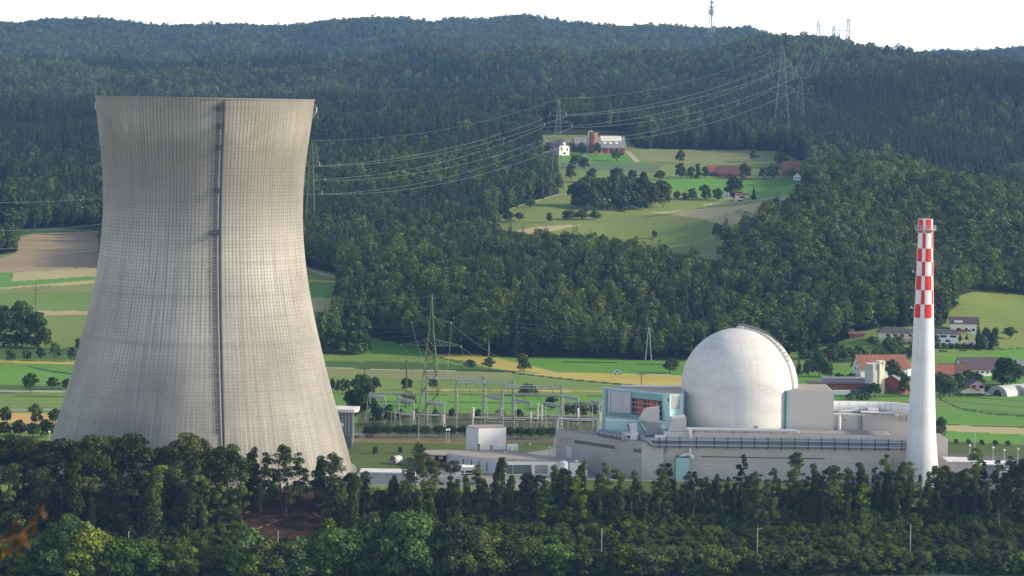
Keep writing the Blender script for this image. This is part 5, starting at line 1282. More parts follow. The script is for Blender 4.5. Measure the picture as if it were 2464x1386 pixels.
    def portal(lab, u0, u1, v, Y, posts=(1, 1), d=1.3, bays=1):
        z = P(u0, v, Y)[2]; x0, x1 = X(u0, Y, v), X(u1, Y, v); z1 = z; t = thing('gantry', lab, 'gantry', ((x0+x1)/2, Y, 0), 'switchyard gantries')
        b = MB(); beam(b, (x0, Y, z-d), (x1, Y, z1-d), d, .1); b.build('beam', LAT_P, t)
        for ok, x in zip(posts, (x0, x1)):
            if ok:
                b = MB(); w = .55
                for sx, sy in ((-1, -1), (1, -1), (1, 1), (-1, 1)): b.bar((x+sx*w, Y+.5+sy*w, 0), (x+sx*w*.7, Y+.5+sy*w*.7, z+.6), .28)
                for i in range(int(z/1.3)):
                    for sy in (-1, 1): s = 1 if i % 2 else -1; b.bar((x-s*w, Y+.5+sy*w, i*1.3), (x+s*w, Y+.5+sy*w, i*1.3+1.3), .17)
                b.build('post', LAT_W, t)
        for i in range(3):
            f = (i+.5)/3; xx = x0+(x1-x0)*f; b = MB(); b.tube([(xx, Y, z-d), (xx+.4, Y, z-d-1.8)], .14, 6); b.tube([(xx+.4, Y, z-d-1.8), (xx+1.6, Y, z-d-2.3), (xx+2.6, Y+1, z-d-5.5)], .06, 4); b.build('insulator_drop', DARKSTEEL, t)
    portal('tallest lattice gantry below the green pylon', 1027, 1165, 905, 1189)
    portal('tall lattice gantry behind the white cube', 1098, 1236, 915, 1176)
    portal('tall lattice gantry right of the white cube', 1209, 1352, 927, 1160)
    portal('low lattice gantry joining the first low frame to the tallest gantry', 888, 1022, 944, 1222, (0, 0), .9)
    portal('low lattice gantry between the right-hand frames', 1240, 1352, 946, 1185, (0, 0), .9)
    portal('low lattice gantry beside the turquoise machine house', 1355, 1440, 967, 1170, (0, 1), 1.0)
    lows = [(888, 947, 925, 953), (957, 956, 994, 962), (1027, 964, 1067, 970), (1167, 948, 1204, 955), (1238, 958, 1276, 965), (1310, 966, 1349, 973), (1353, 949, 1390, 956), (1422, 961, 1444, 966)]
    lm = ['first low gantry frame near the big dark tree', 'second low gantry frame left of the tall gantries', 'low gantry frame under the tallest gantry', 'low gantry frame behind the right side of the white cube', 'low gantry frame right of the white cube', 'nearest low gantry frame right of the clipped trees', 'low gantry frame behind the nearest one', 'low gantry frame against the turquoise machine house']
    for (u0, v0, u1, v1), lab in zip(lows, lm):
        p, q = RP(u0, v0, 12.4), RP(u1, v1, 12.4); t = thing('gantry', lab, 'gantry', ((p[0]+q[0])/2, (p[1]+q[1])/2, 0), 'switchyard gantries')
        b = MB(); d = Vector(q-p); b.obox(p-np.array([0, .6, 1.5]), d, (0, 1.2, 0), (0, 0, 1.4)); b.build('beam', surf('beam_grey', (.34, .35, .36), .6) if lab == lm[0] else bpy.data.materials['beam_grey'], t)
        for c in (p, q):
            b = MB()
            for s in (-1, 1): b.bar((c[0]+s*1.35, c[1], 0), (c[0]+s*.3, c[1], 12.2), .22)
            for f in (.3, .55, .78): b.bar((c[0]-1.35*(1-f)-.3*f, c[1], 12*f), (c[0]+1.35*(1-f)+.3*f, c[1], 12*f), .18)
            b.build('a_frame', LAT_P, t)
        b = MB(); c = q; b.tube([(c[0]+.2, c[1]-1.2, 3.5), (c[0]+.2, c[1]-1.2, 7.6)], .55, 10); b.tube([(c[0]+.2, c[1]-1.2, 0), (c[0]+.2, c[1]-1.2, 3.5)], .2, 6); b.build('voltage_transformer', INSUL, t)
    def busbar(lab, u0, v0, u1, v1, z, n):
        p, q = RP(u0, v0, z), RP(u1, v1, z); t = thing('busbar', lab, 'busbar', p, 'switchyard busbars'); b = MB(); b.tube([p, q], .16, 6); b.build('pipe', INSUL, t)
        for i in range(n): c = p+(q-p)*((i+.5)/n); b = MB(); b.tube([(c[0], c[1], 0), (c[0], c[1], z)], .16, 6); b.build('support', LAT_W, t)
    busbar('long pale horizontal busbar pipe right of the white insulator column', 1142, 1003, 1440, 1008, 7.0, 10)
    busbar('pale busbar pipe sloping through the left gantries', 930, 990, 1100, 1005, 7.4, 7)
    busbar('pale upper busbar pipe beside the machine house', 1268, 996, 1440, 1003, 8.0, 6)
    busbar('low pale busbar pipe behind the clipped trees', 1170, 1013, 1330, 1018, 5.0, 7)
    ds = [(976, 998), (1012, 998), (1046, 999), (1186, 1008), (1221, 1009), (1251, 1010), (1302, 1001), (1336, 1002), (1370, 1002), (1376, 1011), (1411, 1012), (1280, 1008), (1150, 1006)]
    for i, (u, v) in enumerate(ds):
        p = RP(u, v, 5.6); t = thing('disconnector', '', 'disconnector', (p[0], p[1], 0)); b = MB(); b.obox(p-np.array([2.7, .5, .7]), (5.4, 0, 0), (0, 1, 0), (0, 0, .4)); b.build('base_beam', DARKSTEEL, t)
        b = MB(); b.obox(p-np.array([2.3, .35, .0]), (4.6, 0, 0), (0, .7, 0), (0, 0, .3)); b.build('contact_arm', INSUL, t)
        for s in (-1, 1): b = MB(); b.tube([(p[0]+s*1.9, p[1], 0), (p[0]+s*1.9, p[1], 4.9)], .13, 6); b.build('leg', LAT_W, t)
        for s in (-1, 0, 1): b = MB(); b.tube([(p[0]+s*1.9, p[1], 5.3), (p[0]+s*1.9, p[1], 5.6)], .16, 6); b.build('insulator', INSUL, t)
        pend(t, 'white-topped switch', 'white-topped switches', 'left of the white insulator column' if u < 1137 else 'right of the white insulator column', u, 'disconnector', 'disconnector switches')
    p = RP(1137, 1046, 0); t = thing('insulator_column', 'tall white insulator column behind the white cube', 'insulator', p); b = MB(); b.tube([p, p+np.array([0, 0, 7.5])], .3, 8); b.build('stem', INSUL, t); b = MB(); b.tube([p+np.array([0, 0, 7.5]), p+np.array([0, 0, 12])], .7, 10); b.build('head', INSUL, t)
    for u, v0, v1, lab in ((1293, 972, 1045, 'slim white surge arrester left of the nearest gantry frames'), (1303, 976, 1045, 'slim white surge arrester right behind the nearest gantry frame')):
        p = RP(u, v1, 0); zt = P(u, v0, p[1])[2]; t = thing('surge_arrester', lab, 'surge arrester', p, 'surge arresters'); b = MB(); b.tube([p, (p[0], p[1], zt*.5)], .18, 6); b.build('stand', LAT_W, t); b = MB(); b.tube([(p[0], p[1], zt*.5), (p[0], p[1], zt)], .34, 8); b.tube([(p[0], p[1], zt), (p[0], p[1], zt+.3)], .6, 8); b.build('column', INSUL, t)
    Y = 1100.0; a, e = X(1343, Y), X(1438, Y); z = P(1343, 1007, Y)[2]
    t = thing('portal_gate', 'white portal frame with a slanting brace behind the side hall', 'portal frame', (a, Y, 0)); b = MB(); b.bar((a, Y, z), (e, Y, z), .5); b.build('beam', WHITEP, t)
    for x in (a, e): b = MB(); b.bar((x, Y, 0), (x, Y, z), .42); b.build('post', WHITEP, t)
    b = MB(); b.bar((X(1330, Y), Y-2, 0), (a, Y, z), .4); b.build('brace', WHITEP, t)
    # fence, lamp posts
    p, q = RP(872, 1057, 0), RP(1345, 1068, 0); t = thing('wire_fence', 'grey wire fence along the clipped trees before the switchyard', 'fence', p); n = 70
    b = MB()
    for h in (.5, 1.2, 1.9, 2.4): b.bar(p+np.array([0, 0, h]), q+np.array([0, 0, h]), .07)
    for i in range(n*4): c = p+(q-p)*i/(n*4); b.bar((c[0], c[1], .1), (c[0], c[1], 2.4), .035)
    b.build('mesh', GREYSTEEL, t)
    for i in range(0, n+1): c = p+(q-p)*i/n; b = MB(); b.bar((c[0], c[1], 0), (c[0], c[1], 2.7), .1); b.build('post', GREYSTEEL, t)
    def lamp(u, v0, v1, lab, globe=False):
        p = RP(u, v1, 0); zt = P(u, v0, p[1])[2]; t = thing('street_lamp', lab, 'street lamp', p, 'lamp posts'); b = MB(); b.tube([p, (p[0], p[1], zt)], [.16, .1], 6); b.build('pole', PALESTEEL, t); b = MB()
        if globe: b.lathe((p[0], p[1], zt), [(.05, 0), (.4, .2), (.5, .5), (.4, .8), (.05, 1.0)], 12); b.build('globe', surf('lamp_globe', (.8, .8, .78), .3) if 'lamp_globe' not in bpy.data.materials else bpy.data.materials['lamp_globe'], t)
        else: b.box((p[0]-.5, p[1], zt), 1.5, .5, .2); b.build('lamp_head', PALESTEEL, t)
    lamp(850, 992, 1066, 'tall pale lamp post beside the dark office'); lamp(1007, 1002, 1072, 'tall thin lamp post before the clipped trees'); lamp(2345, 1030, 1092, 'tall grey lamp post on the right-hand field edge')
    for u, v, lab in ((1074, 1037, 'white globe lamp by the clipped trees, left one of two'), (1080, 1036.5, 'white globe lamp by the clipped trees, right one of two'), (10, 1018, 'white globe lamp at the far left among trees'), (80, 1021, 'white globe lamp between the left trees'), (118, 1042, 'white globe lamp at the tower foot'),
                      (1275, 1072, 'white globe lamp on the grass behind the warehouse'), (1322, 1080, 'white globe lamp beside the white brace'), (1214, 1094, 'white lamp before the warehouse roof'), (2333, 1075, 'first white lamp on the rough grass right of the chimney'), (2389, 1080, 'second white lamp on the rough grass right of the chimney'), (2416, 1086, 'third white lamp on the rough grass right of the chimney'), (2449, 1083, 'last white lamp on the rough grass near the right edge')):
        lamp(u, v, v+30, lab, True)
pass
# ---------------------------------------------------------------- houses, farm, vehicles
ROOFM = {'red': surf('red_tiles', (.24, .1, .07), .85, .2, .5, stain=(.22, .09, .06)), 'orange': surf('orange_tiles', (.32, .13, .075), .85, .15, .5), 'brown': surf('brown_tiles', (.16, .085, .065), .85, .2, .5), 'slate': surf('slate_roof', (.075, .07, .075), .8, .2, .5), 'grey': surf('grey_fibre_roof', (.2, .2, .205), .8, .15, .4), 'purple': surf('dark_purple_roof', (.085, .06, .07), .8, .2, .5), 'plum': surf('plum_tiles', (.2, .09, .08), .85, .2, .5)}
WALLM = {'white': surf('house_white', (.75, .73, .69), .85, .06, .4), 'cream': surf('house_cream', (.7, .62, .46), .85, .06, .4), 'pink': surf('house_pink', (.6, .48, .42), .85, .06, .4), 'yellow': surf('house_yellow', (.5, .4, .24), .85, .08, .4), 'redwood': surf('red_boards', (.28, .07, .045), .85, .2, .6), 'brick': surf('red_brick', (.26, .11, .08), .85, .2, .6), 'wood': surf('brown_boards_barn', (.13, .07, .045), .9, .25, .6), 'grey': surf('house_grey', (.4, .4, .4), .85, .08, .4)}
SHUTR = surf('red_shutters', (.25, .03, .03), .7)
def house(label, u, v, w, d, hw, hr, rz, wall, roof, ridge='x', wins=(), chim=(), cat='house', name='house', group=None, hip=0.0, over=.5, gable=None, doors=(), wmat=None, Y=None):
    """w along local x, d along local y (front faces local -y); u,v = picture point of the front foot"""
    p = G(u, v) if Y is None else PY(u, Y)
    ca, sa = math.cos(rz), math.sin(rz)
    T = lambda x, y, z: (p[0]+x*ca-y*sa, p[1]+x*sa+y*ca, p[2]+z)
    o = thing(name, label, cat, p, group); y0, y1 = 0.0, d
    b = MB(); vs = [T(*q) for q in ((-w/2, y0, -1.5), (w/2, y0, -1.5), (w/2, y1, -1.5), (-w/2, y1, -1.5), (-w/2, y0, hw), (w/2, y0, hw), (w/2, y1, hw), (-w/2, y1, hw))]
    fs = [[0, 1, 5, 4], [1, 2, 6, 5], [2, 3, 7, 6], [3, 0, 4, 7], [0, 3, 2, 1], [4, 5, 6, 7]]
    if hr > 0 and hip == 0:
        if ridge == 'x':
            vs += [T(-w/2, d/2, hw+hr), T(w/2, d/2, hw+hr)]; fs += [[4, 8, 7], [5, 6, 9]]
        else:
            vs += [T(0, y0, hw+hr), T(0, y1, hw+hr)]; fs += [[4, 5, 8], [6, 7, 9]]
    b.add(vs, fs); b.build('wall', WALLM[wall], o)
    b = MB(); th = .22
    if hr <= 0: b.add([T(*q) for q in ((-w/2-over, y0-over, hw+.01), (w/2+over, y0-over, hw+.01), (w/2+over, y1+over, hw+.01), (-w/2-over, y1+over, hw+.01), (-w/2-over, y0-over, hw+.35), (w/2+over, y0-over, hw+.35), (w/2+over, y1+over, hw+.35), (-w/2-over, y1+over, hw+.35))], [[0, 3, 2, 1], [4, 5, 6, 7], [0, 1, 5, 4], [1, 2, 6, 5], [2, 3, 7, 6], [3, 0, 4, 7]])
    else:
        def slab(q):
            a, bb, c, dd = (Vector(T(*x)) for x in q); n = (bb-a).cross(dd-a).normalized()*th
            if n.z < 0: n = -n
            lift = n*.15
            vs = [x+lift for x in (a, bb, c, dd)]+[x+n+lift for x in (a, bb, c, dd)]
            b.add(vs, [[0, 3, 2, 1], [4, 5, 6, 7], [0, 1, 5, 4], [1, 2, 6, 5], [2, 3, 7, 6], [3, 0, 4, 7]])
        if ridge == 'x':
            k = hr/(d/2); e = over; zz = hw-k*e
            slab([(-w/2-e, y0-e, zz), (w/2+e, y0-e, zz), (w/2+e-hip, d/2, hw+hr), (-w/2-e+hip, d/2, hw+hr)]); slab([(w/2+e, y1+e, zz), (-w/2-e, y1+e, zz), (-w/2-e+hip, d/2, hw+hr), (w/2+e-hip, d/2, hw+hr)])
            if hip: 
                slab([(-w/2-e, y1+e, zz), (-w/2-e, y0-e, zz), (-w/2-e+hip, d/2, hw+hr), (-w/2-e+hip, d/2+.01, hw+hr)]); slab([(w/2+e, y0-e, zz), (w/2+e, y1+e, zz), (w/2+e-hip, d/2+.01, hw+hr), (w/2+e-hip, d/2, hw+hr)])
        else:
            k = hr/(w/2); e = over; zz = hw-k*e
            slab([(-w/2-e, y1+e, zz), (-w/2-e, y0-e, zz), (0, y0-e, hw+hr), (0, y1+e, hw+hr)]); slab([(w/2+e, y0-e, zz), (w/2+e, y1+e, zz), (0, y1+e, hw+hr), (0, y0-e, hw+hr)])
    ro = b.build('roof', ROOFM[roof], o)
    def onwall(face, x, z, ww, hh, mat, nm, dp=.12):
        b = MB()
        if face == 'f': b.add([T(x-ww/2, y0-dp, z), T(x+ww/2, y0-dp, z), T(x+ww/2, y0-dp, z+hh), T(x-ww/2, y0-dp, z+hh), T(x-ww/2, y0+.05, z), T(x+ww/2, y0+.05, z), T(x+ww/2, y0+.05, z+hh), T(x-ww/2, y0+.05, z+hh)], [[0, 1, 2, 3], [1, 5, 6, 2], [4, 0, 3, 7], [3, 2, 6, 7], [0, 4, 5, 1]])
        else:
            s = -1 if face == 'l' else 1; xx = s*w/2; y = x; q = [T(xx+s*dp, y-ww/2, z), T(xx+s*dp, y+ww/2, z), T(xx+s*dp, y+ww/2, z+hh), T(xx+s*dp, y-ww/2, z+hh), T(xx-s*.05, y-ww/2, z), T(xx-s*.05, y+ww/2, z), T(xx-s*.05, y+ww/2, z+hh), T(xx-s*.05, y-ww/2, z+hh)]
            b.add(q, [[0, 1, 2, 3], [1, 5, 6, 2], [4, 0, 3, 7], [3, 2, 6, 7], [0, 4, 5, 1]])
        return b.build(nm, mat, o)
    for q in wins: onwall(*q[:5], wmat or GLASSD, 'window')
    for q in doors: onwall(*q[:5], q[5], q[6])
    for x, y, h in chim:
        b = MB(); c = T(x, y, hw+hr*.5); b.box(c, .9, .9, hr*.5+h, rz); b.build('chimney', WALLM['brick'], ro)
    return o, T
def vehicle(label, u, v, ln, h, mat, van=False, rz=0, group='parked cars'):
    p = G(u, v); t = thing('van' if van else 'car', label, 'van' if van else 'car', p, group); ca, sa = math.cos(rz), math.sin(rz)
    T = lambda x, y, z: (p[0]+x*ca-y*sa, p[1]+x*sa+y*ca, p[2]+z)
    pr = [(-.5, .18), (.5, .18), (.5, .5), (.34, .56), (.18, .97), (-.1, 1.0), (-.47, .98 if van else .6), (-.5, .5)]
    if not van: pr = [(-.5, .22), (.5, .22), (.5, .5), (.3, .58), (.12, .95), (-.22, 1.0), (-.42, .64), (-.5, .6)]
    n = len(pr); vs = [T(x*ln, -.85, z*h) for x, z in pr]+[T(x*ln, .85, z*h) for x, z in pr]
    b = MB(); b.add(vs, [list(range(n)), list(range(n, 2*n))[::-1]]+[[(i+1) % n, i, n+i, n+(i+1) % n] for i in range(n)]); b.build('body', mat, t)
    b = MB(); b.add([T(x*ln, -.87, z*h) for x, z in ((-.3, .64), (.22, .62), (.13, .9), (-.2, .93))], [[0, 1, 2, 3]]); b.add([T(x*ln, .87, z*h) for x, z in ((-.3, .64), (.22, .62), (.13, .9), (-.2, .93))], [[3, 2, 1, 0]]); b.build('window', GLASSD, t)
    for x in (-.3, .3):
        for y in (-.8, .8): b = MB(); b.tube([T(x*ln, y-.1, h*.2), T(x*ln, y+.1, h*.2)], h*.2, 10); b.build('wheel', DARKSTEEL, t)
def houses():
    # bungalows on the slope
    house('cream bungalow with dark hipped roof left of the chimney', 2150, 823, 17, 9, 5.6, 2.6, rad(-4), 'cream', 'slate', wins=[('f', x, 3.3, 2.3, 1.3) for x in (-3.2, 1.0, 4.8)]+[('f', -4.5, .6, 1.2, 1.6), ('f', 1.5, .6, 2.6, 1.6)], chim=[(1, 4.5, 1.0)], hip=4.5, over=.8, group='hillside houses')
    house('low cream extension with slate roof directly left of the chimney', 2186, 822, 7, 8, 5.2, 1.6, rad(-4), 'cream', 'slate', wins=[('f', 0, 3.0, 3.6, 1.3)], over=.6, group='hillside houses')
    house('white bungalow with long window bands directly right of the chimney', 2272, 826, 16, 9, 5.6, 2.0, rad(-6), 'white', 'slate', wins=[('f', -4.5, 3.4, 2.2, 1.2), ('f', -.5, 3.4, 3.6, 1.3), ('f', 5.0, 3.4, 3.6, 1.3), ('f', -3.5, .8, 2.6, 1.3), ('f', 2.0, .8, 2.6, 1.3)], hip=3.5, over=.7, group='hillside houses')
    o, T = house('white two-storey house with brown roof highest on the right slope', 2320, 801, 16, 9, 5.8, 3.2, rad(-8), 'white', 'purple', wins=[('f', -3.2, 1.2, 2.2, 1.7), ('f', 1.2, 1.2, 1.6, 1.7), ('f', 5.4, 1.2, 1.6, 1.5), ('f', -3.6, 5.0, 1.4, 1.4)], over=.8, group='hillside houses')
    b = MB(); b.obox(T(-6, -.3, 4.5), Vector(T(5, 0, 0))-Vector(T(0, 0, 0)), Vector(T(0, 3, 0))-Vector(T(0, 0, 0)), (0, 0, 2.6)); b.build('dormer', WALLM['white'], o)
    b = MB(); b.obox(T(-5, -1.4, 1.0), Vector(T(9, 0, 0))-Vector(T(0, 0, 0)), Vector(T(0, 1.3, 0))-Vector(T(0, 0, 0)), (0, 0, .9)); b.build('balcony', SHUTR, o)
    p = G(2330, 828); t = thing('retaining_wall', 'pale retaining wall below the white hillside house', 'wall', p); b = MB(); b.box((p[0], p[1], p[2]-1), 8.5, .6, 3.2, rad(6)); b.build('wall', WALLM['grey'], t)
    house('small brick shed at the wood edge behind the dome', 2062, 812, 9, 4, 2.0, 1.0, 0, 'brick', 'brown', cat='shed', name='shed', group='sheds'); house('dark little hut left of the brick shed', 2044, 806, 5, 4, 2.0, 1.2, 0, 'wood', 'purple', cat='hut', name='hut', group='sheds')
    # village
    house('large white farmhouse with long red tiled roof behind the feed tower', 2128, 912, 27, 13, 6.2, 6.2, rad(14), 'white', 'red', wins=[('l', y, z, 1.1, 1.5) for y in (4.2, 8.4) for z in (1.2, 4.2)]+[('l', 6.4, 7.4, 1.0, 1.3)], chim=[(-6, 6.5, 1.2)], over=.9, cat='farmhouse', name='farmhouse', group='village houses')
    house('white gable end with red roof touching the left side of the chimney', 2182, 905, 10, 9, 5.0, 4.0, rad(50), 'white', 'red', over=.8, group='village houses')
    house('barn with bright orange tiled roof right of the chimney', 2263, 916, 13, 10, 4.0, 4.2, rad(-6), 'white', 'orange', wins=[('f', 1, 1.0, 1.4, 1.3)], over=.8, cat='barn', name='barn', group='village houses')
    house('brown roofed house beside the orange roofed barn', 2296, 914, 15, 9.5, 4.2, 4.0, rad(-6), 'yellow', 'brown', wins=[('f', 2, 1.2, 1.4, 1.4)], chim=[(4, 5, 1.4)], over=.8, group='village houses')
    house('small yellow gabled house behind the round trees', 2312, 912, 7, 7, 4.6, 2.0, rad(20), 'yellow', 'purple', 'y', hip=0, over=.6, group='village houses')
    house('long farmhouse with dark roof and white gable at the right', 2368, 905, 25, 12, 4.0, 5.6, rad(12), 'white', 'purple', wins=[('f', x, 1.6, 1.2, 1.1) for x in (-7, -4, -1, 2, 5)], over=.7, cat='farmhouse', name='farmhouse', group='village houses')
    house('grey roofed barn with red wall at the right edge', 2456, 905, 12, 10, 4.5, 3.6, 0, 'redwood', 'grey', over=.7, cat='barn', name='barn', group='village houses')
    o, T = house('pink house with dark roof and red shutters before the white tunnels', 2352, 946, 8.6, 9, 4.2, 2.5, rad(8), 'pink', 'purple', 'y', wins=[('f', -2.0, 2.6, 1.0, 1.4), ('f', 2.0, 2.6, 1.0, 1.4)], doors=[('f', -2.9, 2.6, .6, 1.5, SHUTR, 'shutter'), ('f', -1.1, 2.6, .6, 1.5, SHUTR, 'shutter'), ('f', 1.1, 2.6, .6, 1.5, SHUTR, 'shutter'), ('f', 2.9, 2.6, .6, 1.5, SHUTR, 'shutter')], over=1.0, group='village houses')
    house('low pale garage with dark roof before the pink house', 2334, 949, 9, 6, 2.0, 1.8, rad(8), 'cream', 'purple', 'y', over=.9, cat='garage', name='garage', group='village houses')
    p = G(2335, 955); t = thing('hedge', 'low clipped dark hedge before the pink house', 'hedge', p); 
    r = np.random.RandomState(5); V, T2 = lobe_crown(r, [(x, 0, .9, 1.1, .9, .9) for x in np.arange(-7, 7.1, 1.0)], 900, .3)
    ob = bpy.data.objects.new('foliage', mesh_quads('foliage', V, T2, LM['field'])); COL.objects.link(ob); ob.parent = t
    cars = {k: surf('car_'+k, c, .3, .03, .5, .1, .5) for k, c in (('silver', (.45, .47, .5)), ('dark', (.05, .055, .07)), ('white', (.7, .7, .7)), ('red', (.3, .05, .04)), ('blue', (.4, .52, .62)))}
    vehicle('silver car parked left of the pink house', 2299, 951, 4.4, 1.5, cars['silver']); vehicle('pale small car parked right of the clipped hedge', 2372, 951, 4.2, 1.5, cars['white'])
    vehicle('light blue van driving past the yellow field', 1487, 901, 4.8, 2.2, cars['blue'], True)
    # white plastic tunnels
    film = surf('tunnel_film', (.45, .45, .43), .5, .05, .3); film2 = surf('tunnel_end_film', (.38, .37, .35), .6, .08, .3)
    for u, v, w, ln, lab in ((2400, 952, 13, 24, 'nearer white plastic tunnel greenhouse beside the pink house'), (2450, 951, 12, 22, 'second white plastic tunnel greenhouse at the right edge')):
        p = G(u, v); t = thing('tunnel_greenhouse', lab, 'greenhouse', p, 'plastic tunnels'); rz = rad(-50); ca, sa = math.cos(rz), math.sin(rz); n = 14
        T = lambda x, y, z: (p[0]+x*ca-y*sa, p[1]+x*sa+y*ca, p[2]+z)
        arc = [(math.cos(math.pi*i/n)*w/2, math.sin(math.pi*i/n)*5.0) for i in range(n+1)]
        b = MB(); vs = [T(x, 0, z) for x, z in arc]+[T(x, ln, z) for x, z in arc]; b.add(vs, [[i, i+1, n+2+i, n+1+i] for i in range(n)]); smooth_angle(b.build('cover', film, t), 60)
        b = MB(); b.add([T(x, .05, z) for x, z in arc], [list(range(n+1))]); b.add([T(x, ln-.05, z) for x, z in arc], [list(range(n+1))[::-1]]); b.build('end_wall', film2, t)
        b = MB(); b.add([T(x*.42, -.05, z*.62) for x, z in arc], [list(range(n+1))]); b.build('door', GLASSD, t)
    # feed tower
    p = G(2107, 948); Yt = p[1]; z1 = P(2107, 880, Yt)[2]-p[2]; rz = rad(28)
    t = thing('feed_tower', 'tall pale concrete feed tower with a green leaf emblem', 'feed tower', p); b = MB(); b.box((p[0], p[1]+4, p[2]-1), 7.4, 7.4, z1-2.4+1, rz); b.build('shaft', surf('feed_tower_concrete', (.5, .49, .46), .85, .08, .2, streak=.15, panel=(2.4, 2.0, .15)), t)
    b = MB(); b.box((p[0]-.2, p[1]+4, p[2]+z1-2.4), 7.0, 6.8, 3.0, rz); b.build('head_house', WALLM['grey'], t); b = MB(); b.box((p[0]-.2, p[1]+4, p[2]+z1+.6), 7.3, 7.1, .2, rz); b.build('roof', WALLM['white'], t)
    b = MB(); b.box((p[0]+2.4, p[1]+2.4, p[2]-1), 3.2, 3.6, z1+3.4, rz); b.build('stair_shaft', WALLM['cream'], t)
    n = Vector((math.sin(rz), -math.cos(rz), 0)); e = Vector((math.cos(rz), math.sin(rz), 0)); c = Vector((p[0]+2.4, p[1]+2.4, p[2]+z1+.3))+n*1.83
    b = MB()
    for x0, z0, x1, z1_, wd in ((-.9, 1.1, .6, 1.6, .45), (.1, 1.3, .9, .6, .4), (-.3, 1.2, .5, .2, .35), (.5, .6, .2, -1.2, .3)):
        a = c+e*x0+Vector((0, 0, z0)); q = c+e*x1+Vector((0, 0, z1_)); b.tube([a, q], [wd*.5, wd*.3], 6)
    b.build('leaf_emblem', surf('emblem_green', (.03, .2, .07), .6), t)
    b = MB()
    for dx in (-1.2, .8): b.bar((p[0]+dx, p[1]+4, p[2]+z1+.6), (p[0]+dx, p[1]+4, p[2]+z1+6), .1)
    b.build('antenna', GREYSTEEL, t)
    house('long low red-brown farm shed between the dome and the feed tower', 2035, 946, 36, 10, 4.6, 0, rad(4), 'redwood', 'purple', doors=[('f', -12, 0, 4, 3, DARKSTEEL, 'gate'), ('f', -4, 1, 6, 2.4, WALLM['brick'], 'door'), ('f', 9, 0, 6, 3.4, DARKSTEEL, 'gate')], cat='shed', name='shed', group='sheds', over=1.2)
    house('pale flat-roofed rear shed behind the red-brown shed', 2042, 938, 26, 8, 5.6, 0, rad(4), 'grey', 'grey', cat='shed', name='shed', group='sheds')
    house('red barn with curved grey roof right behind the feed tower', 2145, 948, 11, 14, 6.0, 3.4, rad(-25), 'redwood', 'grey', 'y', doors=[('f', 0, 0, 3.4, 3.2, WALLM['wood'], 'gate'), ('f', -3, 3.6, 1.4, 1.6, GLASSD, 'window')], cat='barn', name='barn', group='village houses', over=.6)
    for u, w, lab, mt in ((2016, 4.4, 'left white trailer before the red-brown shed', 'white'), (2035, 4.4, 'right white trailer before the red-brown shed', 'white'), (2059, 6.2, 'dark green container before the red-brown shed', 'dark')):
        p = G(u, 953); t = thing('trailer' if mt == 'white' else 'container', lab, 'trailer' if mt == 'white' else 'container', p); b = MB(); b.box((p[0], p[1], p[2]+.6), w, 2.2, 2.3); b.build('body', cars['white'] if mt == 'white' else surf('container_green', (.03, .06, .055)), t)
        for s in (-1, 1): b = MB(); b.tube([(p[0]+s*w*.3, p[1]-1.15, p[2]+.4), (p[0]+s*w*.3, p[1]+1.15, p[2]+.4)], .4, 10); b.build('wheel', DARKSTEEL, t)
    # hilltop farm (about 2.7 km off)
    o, T = house('white gabled farmhouse with grey roof on the hilltop', 1358, 374, 13, 16, 9.0, 5.5, rad(38), 'white', 'grey', 'y', wins=[('f', -2.4, 9.6, 2.2, 2.0), ('f', 2.4, 9.6, 2.2, 2.0), ('f', -3.5, 5, 2, 1.8), ('f', 3.5, 5, 2, 1.8), ('f', 0, 1, 2.4, 2.2)], over=1.0, chim=[(2, 9, 2.0)], cat='farmhouse', name='farmhouse', group='hilltop farm')
    o, T = house('big barn with grey roof and red wooden doors on the hilltop', 1467, 369, 30, 22, 6.5, 10, rad(8), 'redwood', 'grey', doors=[('f', x, 0, .8, 6.0, WALLM['cream'], 'door_post') for x in (-8, -1.5, 5, 10)], over=1.6, cat='barn', name='barn', group='hilltop farm')
    b = MB(); k = 10/11.0
    q = lambda x, y: Vector(T(x, y, 6.5+k*y+.5)); b.obox(q(-8, 5.5), q(13, 5.5)-q(-8, 5.5), q(-8, 10.8)-q(-8, 5.5), (0, 0, .3)); b.build('skylight_band', surf('cream_sheeting', (.66, .62, .5), .6), o)
    for x in (-6, 0, 6): b = MB(); b.obox(q(x, 2.5), q(x+3, 2.5)-q(x, 2.5), q(x, 4.2)-q(x, 2.5), (0, 0, .35)); b.build('skylight', WHITEP, o)
    house('older grey roofed barn behind the hilltop silo', 1412, 366, 22, 16, 6.0, 8.5, rad(10), 'wood', 'grey', over=1.2, cat='barn', name='barn', group='hilltop farm')
    p = PY(1427, G(1445, 368)[1]-4); hs = P(1427, 320, p[1])[2]-p[2]; t = thing('farm_silo', 'red-brown farm silo with a grey filling pipe on the hilltop', 'silo', p, 'hilltop farm')
    b = MB(); b.lathe(p, [(3.6, -1), (3.6, hs-2), (3.0, hs-.6), (.3, hs)], 20); b.build('tank', surf('silo_rust', (.3, .1, .06), .6, .15, .4), t)
    b = MB(); a = p+np.array([-5.0, -1, 0]); b.tube([a, a+np.array([0, 0, hs]), a+np.array([.8, 0, hs+1.5]), a+np.array([2.4, .3, hs+2]), a+np.array([4.4, .6, hs+1])], .55, 8); b.build('filling_pipe', PALESTEEL, t)
    b = MB(); b.box((p[0]+3.2, p[1]+3, p[2]-1), 3.0, 3.0, hs+1.5); b.build('lift_shaft', WALLM['yellow'], t)
    house('small red shed left of the white hilltop farmhouse', 1318, 364, 8, 8, 5.0, 4.0, rad(-30), 'redwood', 'plum', 'x', cat='shed', name='shed', group='hilltop farm')
